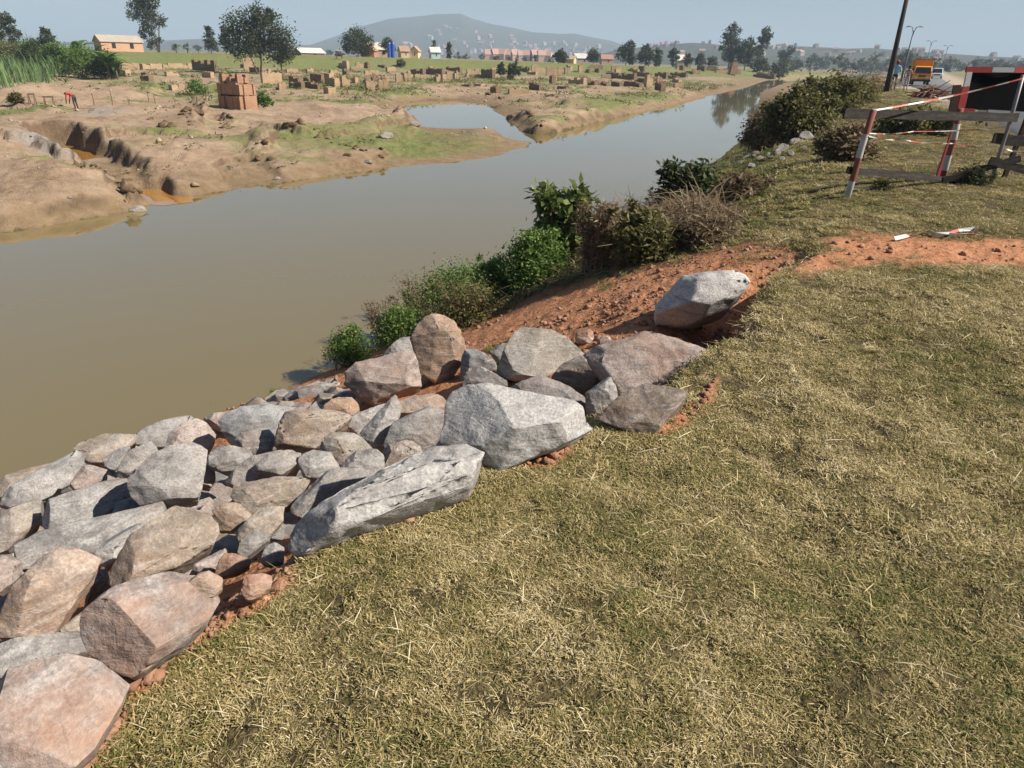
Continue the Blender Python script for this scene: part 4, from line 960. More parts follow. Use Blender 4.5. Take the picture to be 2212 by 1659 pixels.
SLIM = [(0, 0, .85, .45), (.15, .1, .7, .6), (-.2, 0, .52, .7), (.1, -.1, .36, .75), (0, .1, .2, .6)]
TALL = [(0, 0, .93, .35), (-.35, .1, .80, .38), (.35, -.1, .84, .34), (0, .2, .70, .48), (-.6, 0, .62, .30), (.55, .1, .55, .32), (.1, 0, .50, .42), (-.1, .1, .33, .32), (.25, 0, .22, .25), (.05, 0, .12, .22)]
BUSH = [(0, 0, .5, .55), (-.55, .1, .32, .42), (.55, 0, .34, .42), (.1, -.3, .3, .5), (-.2, .3, .55, .4), (.25, .2, .7, .32)]

def nth(i):
    o = ['', 'second', 'third', 'fourth', 'fifth', 'sixth', 'seventh', 'eighth', 'ninth', 'tenth', 'eleventh', 'twelfth', 'thirteenth', 'fourteenth', 'fifteenth', 'sixteenth', 'seventeenth', 'eighteenth', 'nineteenth', 'twentieth']
    if i == 0: return 'leftmost'
    if i < 20: return o[i] + ' from the left'
    if i in (20, 30): pass
    return {2: 'twenty-', 3: 'thirty-', 4: 'forty-'}[(i + 1) // 10] + ['', 'first', 'second', 'third', 'fourth', 'fifth', 'sixth', 'seventh', 'eighth', 'ninth'][(i + 1) % 10] + ' from the left' if (i + 1) % 10 else 'thirtieth from the left'
def build_far_trees():
    T = tree
    T('eucalyptus cut by the left edge of the picture', -7, 9, 8, 46, TALL, 'leaf_euc', dist=150, n=1300)
    T('thin greyish eucalyptus second from the left edge', 8, 25, 13, 46, TALL, 'leaf_euc', dist=185, n=1000)
    T('small round dark tree above the banana thicket', 43, 60, 23, 50, ROUND, 'leaf_dark', dist=165, n=1000)
    T('tall open eucalyptus standing beside the small orange house', 138, 172, -8, 52, TALL, 'leaf_euc', ub=160, dist=205, n=2600, stems=[[(0, 0, -.02), (-.05, 0, .25), (-.2, 0, .55)], [(.02, 0, -.02), (.15, .05, .3), (.3, .1, .6)]])
    T('slender tree left of the lone shade tree, taller of two', 207, 218, 24, 54, SLIM, 'leaf_euc', dist=205, n=700)
    T('slender tree nearest the lone shade tree on its left', 222, 232, 26, 53, SLIM, 'leaf_euc', dist=205, n=600)
    T('large dark shade tree with forked trunks amid the brickfield', 229, 293, 7, 74, [(-.55, 0, .72, .30), (-.75, .1, .58, .22), (-.2, .1, .78, .34), (.10, -.1, .88, .26), (.0, .15, .62, .38), (.35, 0, .74, .30), (.42, .1, .90, .16), (.60, 0, .56, .34), (-.35, -.1, .50, .36), (-.6, .1, .40, .26), (.35, .1, .40, .34), (.75, 0, .40, .26), (-.1, .2, .44, .3), (.6, 0, .27, .22), (-.62, 0, .30, .16)],
      'leaf_dark', ub=258, n=5200, clump=.26, leaf=.42, stems=[[(-.05, 0, -.02), (-.12, 0, .15), (-.3, 0, .45)], [(.02, .05, -.02), (.08, .05, .18), (.1, .05, .55)], [(.66, -.02, -.12), (.62, 0, .1), (.6, 0, .42)]])
    T('broad dark tree on the levee beside the brick gabled house', 341, 375, 30, 55, ROUND, 'leaf_dark', dist=215, n=2000)
    T('small dark tree behind the blue tanks', 380, 397, 37, 53, ROUND, 'leaf_dark', dist=225, n=700)
    T('slender tree rising above the turquoise house', 431, 437, 38, 52, SLIM, 'leaf_dark', dist=240, n=300)
    T('slender tree to the right of the turquoise house', 446, 452, 40, 55, SLIM, 'leaf_euc', dist=225, n=320)
    T('small bush on the levee slope below the yellow houses', 396, 405, 58, 67, BUSH, 'leaf_olive', n=350, name='bush', cat='bush')
    T('round bush left of a pair behind the round pool', 496, 506, 57, 68, BUSH, 'leaf_dark', dist=150, n=500, name='bush', cat='bush')
    T('round bush right of a pair behind the round pool', 506, 520, 56, 70, BUSH, 'leaf_dark', dist=145, n=700, name='bush', cat='bush')
    T('leafy bush left of the yellow hut', 553, 568, 51, 68, ROUND, 'leaf_dark', dist=235, n=800)
    T('tall bush just right of the grey roofed hut', 586, 600, 48, 68, ROUND, 'leaf_euc', dist=250, n=700)
    T('bushy tree with a leaning top, first of the grove past the huts', 615, 637, 41, 67, [(.3, 0, .85, .35), (.1, 0, .65, .5), (-.35, 0, .55, .45), (-.5, 0, .35, .42), (.2, .1, .38, .5), (.5, 0, .3, .4)], 'leaf_dark', dist=262, n=1300)
    T('dense dark tree, second of the grove past the huts', 636, 654, 45, 67, ROUND, 'leaf_dark', dist=270, n=1000)
    T('narrow tree, third of the grove past the huts', 652, 662, 47, 66, SLIM, 'leaf_dark', dist=275, n=500)
    T('thin crowned tree before the pale roofed shed', 668, 679, 49, 66, TALL, 'leaf_euc', dist=290, n=450)
    T('small tree to the right of the pale roofed shed', 683, 693, 52, 66, ROUND, 'leaf_dark', dist=310, n=400)
    T('small bluish tree between the shed and the big pair of trees', 694, 706, 52, 66, ROUND, 'leaf_euc', dist=320, n=400)
    T('low bush at the foot of the tall feathery tree', 706, 719, 53, 66, BUSH, 'leaf_euc', dist=315, n=400, name='bush', cat='bush')
    T('tall feathery tree behind the ruined brick kiln', 716, 742, 24, 68, [(0, 0, .92, .26), (.3, 0, .82, .3), (-.3, 0, .76, .34), (.05, .1, .66, .42), (-.45, 0, .52, .36), (.3, 0, .5, .4), (-.1, 0, .34, .4), (.2, 0, .2, .3)], 'leaf_euc', dist=300, n=1700)
    T('dense round tree between two feathery ones', 733, 758, 36, 69, ROUND, 'leaf_dark', dist=296, n=1600)
    T('feathery tree leaning right, last of the big group by the river', 750, 769, 26, 68, [(.2, 0, .9, .35), (.45, 0, .78, .38), (0, 0, .72, .4), (.3, .1, .6, .4), (-.2, 0, .45, .4), (0, 0, .25, .35)], 'leaf_euc', dist=305, n=1200)
    T('low green bush right of the big group of trees', 752, 770, 56, 70, BUSH, 'leaf_euc', dist=280, n=600, name='bush', cat='bush')
    T('second low green bush right of the big group of trees', 769, 794, 58, 70, BUSH, 'leaf_euc', dist=280, n=700, name='bush', cat='bush')
    T('hazy tree with forked crown above the low green bushes', 776, 794, 45, 66, [(-.4, 0, .7, .35), (.4, 0, .85, .35), (.2, 0, .6, .4), (0, 0, .4, .4)], 'leaf_euc', dist=440, n=700)
    T('big hazy round tree behind the leaning pole', 897, 914, 47, 68, ROUND, 'leaf_euc', dist=420, n=700)
    T('lone tree on the skyline of the low ridge', 671, 677, 38, 50, ROUND, 'leaf_euc', dist=1350, n=120, leaf=3.0)
    r = np.random.default_rng(5)
    for i in range(34):                                     # the hazy treeline behind the road
        u = 792 + i * 7.6 + r.uniform(-3, 3); wd = r.uniform(8, 17); d = r.uniform(430, 760)
        T(f'{nth(i)} of the bluish trees in the distant treeline beyond the road', u - wd / 2, u + wd / 2, 60.5 + (u - 800) * .018 - r.uniform(2, 9), 72, [ROUND, BUSH, TALL][int(r.integers(0, 3))], 'leaf_euc', dist=d, n=330, group='hazy treeline beyond the road')
    for i in range(16):
        u = 178 + i * 10.5 + r.uniform(-4, 4); wd = r.uniform(4, 9)
        T(f'{nth(i)} of the tiny hazy trees on the horizon behind the levee', u - wd / 2, u + wd / 2, 45.5 + i * .3 - r.uniform(0, 4), 56, ROUND, 'leaf_euc', dist=r.uniform(500, 700), n=130, group='tiny trees on the horizon')
    for i in range(9):
        u = 455 + i * 14 + r.uniform(-5, 5); wd = r.uniform(5, 10)
        T(f'{nth(i)} of the small hazy trees at the foot of the hill', u - wd / 2, u + wd / 2, 55 + i * .6 - r.uniform(1, 4), 64, ROUND, 'leaf_euc', dist=r.uniform(420, 560), n=150, group='small trees at the foot of the hill')
build_far_trees()

def build_left_thicket():
    S = tree
    specs = [(18, 46, 32, 64, 'leaf_dark', 'dark leafy shrub at the back of the left thicket'), (40, 72, 36, 66, 'leaf_green', 'bright green bush in the middle of the left thicket'),
             (60, 98, 42, 70, 'leaf_green', 'broad bright green bush at the front of the left thicket'), (88, 116, 46, 71, 'leaf_dark', 'dark bush at the right end of the left thicket'), (-10, 24, 38, 62, 'leaf_olive', 'low olive bush behind the reed bed')]
    for u0, u1, vt, vb, mt, lb in specs:
        S(lb, u0, u1, vt, vb, BUSH, mt, n=2200, name='bush', cat='bush', dist=118 + (70 - vb) * 3, leaf=.26)
    for u0, u1, vt, vb, lb in [(18, 26, 83, 92, 'a'), (0, 12, 92, 108, 'dark scrubby bush on the mud at the left edge'), (181, 201, 75, 96, 'green bush left of the ruined brick kiln'), (250, 268, 87, 108, 'bright green bush against the right side of the ruined brick kiln'),
                               (216, 232, 71, 84, 'leafy sapling growing on top of the ruined brick kiln'), (162, 175, 79, 92, 'b')]:
        if len(lb) < 3: continue
        S(lb, u0, u1, vt, vb, BUSH, 'leaf_green' if 'dark' not in lb else 'leaf_olive', n=700, name='bush', cat='bush', leaf=.16, dist=None)
    # banana plants
    pr = {'n': 0}
    def banana(label, u, vt, vb, dist, nl=9):
        B, dist = base_of(u, vb, dist); Hh = z_at(u, vt, dist) - B[2]; pr['n'] += 1; r = np.random.default_rng(300 + pr['n'])
        root = empty('banana_plant', tuple(B), 0, label, 'banana plant', 'banana plants on the far bank')
        mb = MB(); mb.tube([(0, 0, -.1), (0.03, 0, Hh * .45)], [.14, .08], 7); mb.build('stem', MT['bark'], root, smooth=True)
        for k in range(nl):
            a = 6.283 * k / nl + r.uniform(-.3, .3); L = Hh * r.uniform(.6, .85); el = r.uniform(.7, 1.35); W = L * .13
            p = np.array([0, 0, Hh * .42]); V = []; e = el
            for s in range(7):
                wv = W * (.25, .8, 1, 1, .85, .55, .05)[s]; dr = np.array([math.cos(a), math.sin(a), 0]); sd_ = np.array([-dr[1], dr[0], 0])
                V += [p - sd_ * wv + np.array([0, 0, -wv * .25]), p + np.array([0, 0, .0]), p + sd_ * wv + np.array([0, 0, -wv * .25])]
                p = p + (dr * math.cos(e) + np.array([0, 0, math.sin(e)])) * L / 6; e -= r.uniform(.2, .42)
            fs = [[s * 3 + j, s * 3 + j + 1, s * 3 + j + 4, s * 3 + j + 3] for s in range(6) for j in (0, 1)]
            me = mesh_np('leaf', V, fs, MT['leaf_banana']); attr(me, 'rnd', np.full(len(V), r.uniform(.2, .95))); obj('leaf', me, root)
    banana('tall banana plant sprouting from the back of the left thicket', 76, 30, 58, 128)
    banana('banana plant in the middle of the left thicket', 92, 38, 62, 124)
    banana('banana plant at the right end of the left thicket near the orange house', 106, 42, 72, 112, 11)
    banana('stooping banana plant in front of the left thicket', 114, 52, 72, 112)
    banana('banana clump on the levee right of the tall eucalyptus', 178, 40, 58, 196)
    banana('small banana plant second from the tall eucalyptus', 189, 45, 58, 196)
    banana('small banana plant third from the tall eucalyptus', 200, 48, 59, 196)
    # reeds
    r = np.random.default_rng(77); pts = np.array(world_poly('1', [(-120, 430), (0, 450), (250, 450), (420, 480), (560, 500), (420, 545), (280, 600), (120, 620), (-120, 640)], -1.6))
    x = r.uniform(pts[:, 0].min(), pts[:, 0].max(), 26000); y = r.uniform(pts[:, 1].min(), pts[:, 1].max(), 26000)
    k = poly_sd(x, y, [tuple(p) for p in pts]) > -.5; x, y = x[k][:9000], y[k][:9000]; z = land(x, y); n = len(x)
    hh = r.uniform(2.0, 3.8, n) * np.clip(.75 + .5 * fbm2(x, y, .2, 2, 8), .4, 1.2); a = r.uniform(0, 6.283, n); wv = .045
    dx, dy = np.cos(a), np.sin(a); ben = r.uniform(.1, .55, n)
    V = np.stack([np.stack([x - dy * wv, y + dx * wv, z], 1), np.stack([x + dy * wv, y - dx * wv, z], 1), np.stack([x + dx * hh * ben * .35 + dy * wv, y + dy * hh * ben * .35 - dx * wv, z + hh * .65], 1),
                  np.stack([x + dx * hh * ben, y + dy * hh * ben, z + hh], 1), np.stack([x + dx * hh * ben * .35 - dy * wv, y + dy * hh * ben * .35 + dx * wv, z + hh * .65], 1)], 1).reshape(-1, 3)
    i = np.arange(n)[:, None] * 5; me = mesh_np('reed_bed', V, np.concatenate([i + np.array([[0, 1, 2, 4]]), i + np.array([[4, 2, 3, 3]])], 0)[:n], MT['reed'])
    attr(me, 'rnd', np.repeat(np.clip(r.normal(.5, .25, n), 0, 1), 5))
    me2 = mesh_np('reed_bed', V, [list(q) for q in np.concatenate([i + np.array([[0, 1, 2, 4]])])] + [list(q) for q in np.concatenate([i + np.array([[4, 2, 3]])])], MT['reed'])
    attr(me2, 'rnd', np.repeat(np.clip(r.normal(.5, .25, n), 0, 1), 5)); bpy.data.meshes.remove(me)
    tag(obj('reed_bed', me2), 'pale green reed bed at the left edge below the thicket', 'reeds', kind='stuff')
build_left_thicket()

# ------------------------------------------------------------------ shrubs on the near bank
def shrub(label, k, x0, x1, yt, yb, mat, n, leaf, group=None, name='shrub', blobs=BUSH, twigs=40, clump=.34, elong=2.0, droop=0.0, zlift=0.0, depth=.75, twigmat='twig', per=14, cat='shrub'):
    _ts[0] += 1; r = np.random.default_rng(_ts[0])
    (u0, vt), (u1, vb) = zu(k, (x0, yt)), zu(k, (x1, yb)); ub = (u0 + u1) / 2
    p = ground_hit(ub, vb); dist = math.hypot(p[0], p[1]); B = np.array([p[0], p[1], gz(p[0], p[1])]); B[2] = max(B[2], WATER - .05)
    dep = depth_of(B); hw = (u1 - u0) / 2 * dep / FPX; Hh = max(z_at(ub, vt, dist) - B[2], .15)
    root = empty(name, tuple(B), math.atan2(-B[0], B[1]), label, cat, group)
    bl = [(x * hw * .9, y * hw * depth * .9, z * Hh * .9, rr * .9 * min(hw, Hh * 1.1)) for x, y, z, rr in blobs]
    bl += [(r.normal(0, .5) * hw, r.normal(0, .35) * hw, r.uniform(.2, .85) * Hh, r.uniform(.08, .2) * min(hw, Hh)) for _ in range(6)]
    P_, cc = blob_points(bl, n, r, clump, per); P_[:, 2] = np.maximum(P_[:, 2], .02)
    obj('foliage', leaf_mesh('foliage', P_, leaf, MT[mat], _ts[0], elong, droop=droop), root)
    mb = MB()
    for i in r.choice(len(cc), min(twigs, len(cc)), replace=False):
        q = cc[i]; b = np.array([r.normal(0, .22) * hw, r.normal(0, .2) * hw * depth, -.05]); mid = b * .4 + q * .6 + np.array([0, 0, -.06 * Hh])
        mb.tube([b, mid, q + (q - mid) * .25], [.011, .007, .003], 4, cap=False)
    mb.build('stems', MT[twigmat], root, smooth=True)
    return root
def straw_heap(label, k, pts, n, hmax, mat, z, name='dry_brush', seed=1, lay=.25, L=(.25, .7), wid=.006, kind='stuff'):
    """tangle of dead stalks lying over an area given in pixels"""
    r = np.random.default_rng(seed); P_ = np.array([ground_hit(*zu(k, p))[:2] for p in pts])
    x = r.uniform(P_[:, 0].min(), P_[:, 0].max(), n * 8); y = r.uniform(P_[:, 1].min(), P_[:, 1].max(), n * 8); sdv = poly_sd(x, y, [tuple(p) for p in P_]); kk = sdv > -.1
    x, y, sdv = x[kk][:n], y[kk][:n], sdv[kk][:n]; n = len(x); zz = land(x, y) + r.uniform(0, 1, n) ** 1.5 * hmax * np.clip(.4 + sdv * 1.5, .2, 1)
    a = r.uniform(0, 6.283, n); e = np.clip(r.normal(lay, .35, n), -.5, 1.4); Ln = r.uniform(L[0], L[1], n); dx, dy = np.cos(a), np.sin(a)
    C0 = np.stack([x, y, zz], 1); d1 = np.stack([dx * np.cos(e), dy * np.cos(e), np.sin(e)], 1) * (Ln * .5)[:, None]; e2 = e - r.uniform(.2, 1.0, n); d2 = np.stack([dx * np.cos(e2), dy * np.cos(e2), np.sin(e2)], 1) * (Ln * .5)[:, None]
    s = np.stack([-dy, dx, r.uniform(-.4, .4, n)], 1) * wid
    V = np.stack([C0 - s, C0 + s, C0 + d1 + s, C0 + d1 - s, C0 + d1 + d2 + s * .4, C0 + d1 + d2 - s * .4], 1).reshape(-1, 3)
    i = np.arange(n)[:, None] * 6; me = mesh_np(name, V, np.concatenate([i + np.array([[0, 1, 2, 3]]), i + np.array([[3, 2, 4, 5]])], 0), MT[mat]); attr(me, 'rnd', np.repeat(np.clip(r.normal(.5, .25, n), 0, 1), 6))
    return tag(obj(name, me), label, 'dry brush', kind=kind)
TWIGGY = [(0, 0, .45, .5), (-.5, 0, .6, .5), (.5, 0, .5, .5), (-.7, 0, .85, .35), (.2, 0, .8, .4), (-.2, .2, .3, .5)]
PLANT = [(-.55, 0, .80, .26), (-.75, 0, .93, .14), (-.45, 0, .62, .30), (-.1, 0, .55, .32), (.15, 0, .78, .34), (.25, 0, .95, .20), (.45, 0, .66, .32), (.6, 0, .84, .22), (-.6, 0, .45, .26), (.3, 0, .42, .36), (0, 0, .28, .34), (-.3, 0, .3, .3)]
def build_bank_shrubs():
    W = 'W'; G = 'shrubs along the waterline'
    shrub('low feathery green shrub nearest the stones at the water', W, 700, 812, 688, 792, 'leaf_green', 5200, .045, G, twigs=40, elong=2.6)
    shrub('bright green shrub behind the upright orange boulder', W, 800, 945, 640, 760, 'leaf_green', 6500, .045, G, elong=2.6)
    shrub('withered twiggy shrub overhanging the water, nearest the stones', W, 790, 890, 640, 735, 'leaf_brown', 1300, .06, G, name='dead_shrub', elong=4, blobs=TWIGGY, twigs=70, clump=.3)
    shrub('withered twiggy shrub overhanging the water, second from the stones', W, 850, 965, 570, 690, 'leaf_brown', 1500, .06, G, name='dead_shrub', elong=4, blobs=TWIGGY, twigs=70, clump=.3)
    shrub('dense dark green shrub in the middle of the waterline row', W, 880, 1095, 548, 700, 'leaf_green', 9000, .05, G, elong=2.4)
    shrub('olive weedy shrub in front of the dense dark green one', W, 930, 1110, 610, 705, 'leaf_olive', 4200, .05, G, elong=3, twigs=80)
    shrub('leafy green shrub with a yellow flower below the tall plant', W, 1065, 1245, 482, 622, 'leaf_green', 8500, .055, G, elong=2.0)
    shrub('small green shrub filling the row between the dense shrub and the flowering one', W, 1000, 1120, 530, 660, 'leaf_green', 6000, .05, G, elong=2.2)
    shrub('tall upright plant with broad yellow green leaves above the water', W, 1130, 1285, 378, 590, 'leaf_plant', 1500, .16, None, name='leafy_plant', blobs=PLANT, twigs=60, elong=2.1, clump=.35, cat='plant', per=9)
    shrub('withered brown shrub right of the tall leafy plant', W, 1235, 1335, 415, 585, 'leaf_brown', 3000, .09, G, name='dead_shrub', elong=5, blobs=TWIGGY, twigs=130, clump=.3)
    shrub('tangled brown and green shrub beside the withered one', W, 1305, 1435, 415, 565, 'leaf_olive', 3600, .08, G, twigs=130, clump=.28)
    shrub('straggly olive brush spilling down the grassy slope', W, 1330, 1480, 470, 560, 'leaf_olive', 4200, .08, G, name='shrub', elong=3, twigs=160, clump=.3)
    shrub('long low brown brush on the grass below the big bank bush', W, 1440, 1600, 470, 525, 'leaf_brown', 3200, .10, G, name='dead_shrub', elong=5, twigs=140, clump=.3)
    shrub('dark green shrub leaning over the water before the big bank bush', W, 1408, 1568, 345, 455, 'leaf_dark', 6500, .11, G, elong=2.2)
    shrub('pale brown shrub at the foot of the dark green leaning one', W, 1540, 1640, 370, 440, 'leaf_brown', 2600, .15, G, name='dead_shrub', elong=5, twigs=60)
    shrub('tiny green weed at the water end of the red earth', W, 578, 620, 840, 862, 'leaf_green', 500, .035, None, name='weed', twigs=8, cat='weed')
    B2 = 'big bushes on the bank before the road'
    shrub('brown leafed bush at the water end of the bank hedge', W, 1592, 1712, 205, 327, 'leaf_brown', 9000, .12, B2, twigs=80, elong=2.2)
    shrub('dark olive bush in the middle of the bank hedge', W, 1640, 1790, 172, 308, 'leaf_olive', 13000, .12, B2, twigs=60)
    shrub('tall brown green bush toward the top of the bank hedge', W, 1715, 1850, 148, 262, 'leaf_olive', 11000, .14, B2, twigs=60)
    shrub('green bush at the road end of the bank hedge', W, 1780, 1890, 160, 232, 'leaf_olive', 7000, .14, B2, twigs=40)
    shrub('dry tawny tuft on the bank top before the leaning pole', W, 1850, 1930, 160, 200, 'straw', 1800, .25, B2, name='dry_tuft', twigs=20, elong=6)
    shrub('dark low scrub behind the near end of the barricade', W, 1760, 1890, 268, 345, 'leaf_brown', 3800, .10, B2, twigs=60)
    shrub('low brownish scrub under the top board of the barricade', W, 1870, 2060, 232, 290, 'leaf_olive', 4600, .12, B2, twigs=60)
    shrub('dark grass tussock under the lower board of the barricade', W, 2060, 2130, 355, 400, 'leaf_dark', 900, .09, None, name='tussock', twigs=10, elong=5, cat='tussock')
    shrub('dark tussock on the grass slope before the barricade', W, 1880, 1935, 385, 410, 'leaf_olive', 500, .07, None, name='tussock', twigs=6, elong=5, cat='tussock')
    straw_heap('dead straw strewn along the foot of the waterline shrubs', W, [(985, 690), (1080, 600), (1300, 545), (1480, 520), (1560, 525), (1420, 562), (1260, 600), (1130, 650), (1010, 705)], 3800, .10, 'straw', -2.3, seed=3, lay=.1, L=(.15, .5), wid=.005)
    straw_heap('brown dead brush heaped beside the slope of grass', W, [(1240, 560), (1330, 500), (1480, 455), (1590, 470), (1540, 510), (1400, 555)], 3600, .35, 'leaf_brown', -2.0, name='dead_brush', seed=4, L=(.3, .8), wid=.008)
    mb = MB(); p = ground_hit(*zu(W, (1116, 640))); q = at_y(*zu(W, (1116, 597)), p[1])
    fl = empty('flower', (q[0], q[1], q[2]), 0, 'single yellow flower among the waterline shrubs', 'flower'); m = plain('yellow_petal', (.75, .55, .02))
    for i in range(5):
        a = i * 1.2566; mb.add([(0, 0, 0), (.035 * math.cos(a - .4), .035 * math.sin(a - .4), .02), (.06 * math.cos(a), .06 * math.sin(a), .012), (.035 * math.cos(a + .4), .035 * math.sin(a + .4), .02)], [[0, 1, 2, 3]])
    mb.build('petals', m, fl); mb = MB(); mb.tube([(0, 0, 0), (0.01, 0, -.25)], .006, 5); mb.build('stem', MT['leaf_green'], fl)
build_bank_shrubs()
def build_far_tufts():
    r = np.random.default_rng(41); N = 16000
    th = np.radians(r.uniform(-40, 26, N)); rr = np.sqrt(r.uniform(22 ** 2, 170 ** 2, N)); x = rr * np.sin(th); y = rr * np.cos(th); z = land(x, y); sdv = poly_sd(x, y, SHORE)
    g = fbm2(x, y, .13, 4, 91) + .6 * fbm2(x, y, .6, 3, 95)
    keep = (sdv > .8) & (z > WATER + .3) & (r.uniform(0, 1, N) < np.clip(.10 + 1.6 * g, .03, 1)); x, y, z, rr = (q[keep][:3600] for q in (x, y, z, rr)); n = len(x); per = 14
    s = r.uniform(.10, .32, n) * np.clip(rr / 60, .7, 1.6); C = np.repeat(np.stack([x, y, z + s * .25], 1), per, 0) + r.normal(0, 1, (n * per, 3)) * np.repeat(s, per)[:, None] * np.array([.6, .6, .3])
    me = leaf_mesh('scrub_tufts', C, np.repeat(s, per) * .8, MT['leaf_olive'], 7, 3.0); tag(obj('scrub_tufts', me), 'tufts of weeds and scrub over the far flats', 'scrub', kind='stuff')
build_far_tufts()

# ------------------------------------------------------------------ brickfield
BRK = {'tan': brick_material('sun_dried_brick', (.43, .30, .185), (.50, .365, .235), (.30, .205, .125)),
       'brown': brick_material('shaded_brown_brick', (.20, .135, .088), (.26, .18, .12), (.12, .08, .05)),  # darker copy of the brick: shade of walls turned from the sun, as colour
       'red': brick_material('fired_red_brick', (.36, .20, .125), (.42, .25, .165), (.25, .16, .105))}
ORD = ['leftmost', 'second', 'third', 'fourth', 'fifth', 'sixth', 'seventh', 'eighth', 'ninth', 'tenth', 'eleventh', 'twelfth', 'thirteenth', 'fourteenth', 'fifteenth', 'sixteenth', 'seventeenth', 'eighteenth', 'nineteenth', 'twentieth']
def brick_stack(k, x0, x1, y0, y1, kind, label, group, seed):
    r = np.random.default_rng(seed); (u0, vt), (u1, vb) = zu(k, (x0, y0)), zu(k, (x1, y1)); uc = (u0 + u1) / 2
    B, dist = base_of(uc, vb + .3); wm = (u1 - u0) * depth_of(B) / FPX; hm = max(1.25 * (z_at(uc, vt, dist) - B[2]), .45)
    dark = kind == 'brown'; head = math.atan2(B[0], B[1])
    ang = math.radians(r.uniform(44, 56) if dark else -r.uniform(5, 35)); rot = -head - ang
    dpt = r.uniform(.55, .9) if dark else r.uniform(.5, 1.0)
    L = max((wm - dpt * abs(math.sin(ang))) / math.cos(ang), .55)
    root = empty('brick_stack', (B[0], B[1], B[2] - .03), rot, label, 'brick stack', group)
    n = max(2, min(7, int(L / .8))); x = -L / 2; mb = MB(); hs = []
    for i in range(n):
        h = hm * (1 if r.uniform() < .55 else r.uniform(.6, .95)); w_ = L / n; hs.append(h)
        mb.hexa([(x + .006, -dpt / 2 + r.uniform(-.05, .05), -.15), (x + w_ - .006, -dpt / 2 + r.uniform(-.05, .05), -.15), (x + w_ - .006, dpt / 2, -.15), (x + .006, dpt / 2, -.15),
                 (x + .006, -dpt / 2 + r.uniform(-.05, .05), h), (x + w_ - .006, -dpt / 2 + r.uniform(-.05, .05), h - r.uniform(0, .08)), (x + w_ - .006, dpt / 2, h), (x + .006, dpt / 2, h)])
        x += w_
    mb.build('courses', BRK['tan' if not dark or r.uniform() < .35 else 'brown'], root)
    cap = MB()
    for i in range(int(n * 2.5)):
        cx = r.uniform(-L / 2 + .15, L / 2 - .15); j = min(n - 1, int((cx + L / 2) / L * n)); a = r.uniform(-.6, .6); h = hs[j]
        cap.beam((cx - .12 * math.cos(a), r.uniform(-.2, .2) * dpt, h + .055), (cx + .12 * math.cos(a), r.uniform(-.2, .2) * dpt + .12 * math.sin(a), h + .055), .12, .1)
    cap.build('loose_bricks', BRK['tan'], root)['kind'] = 'stuff'
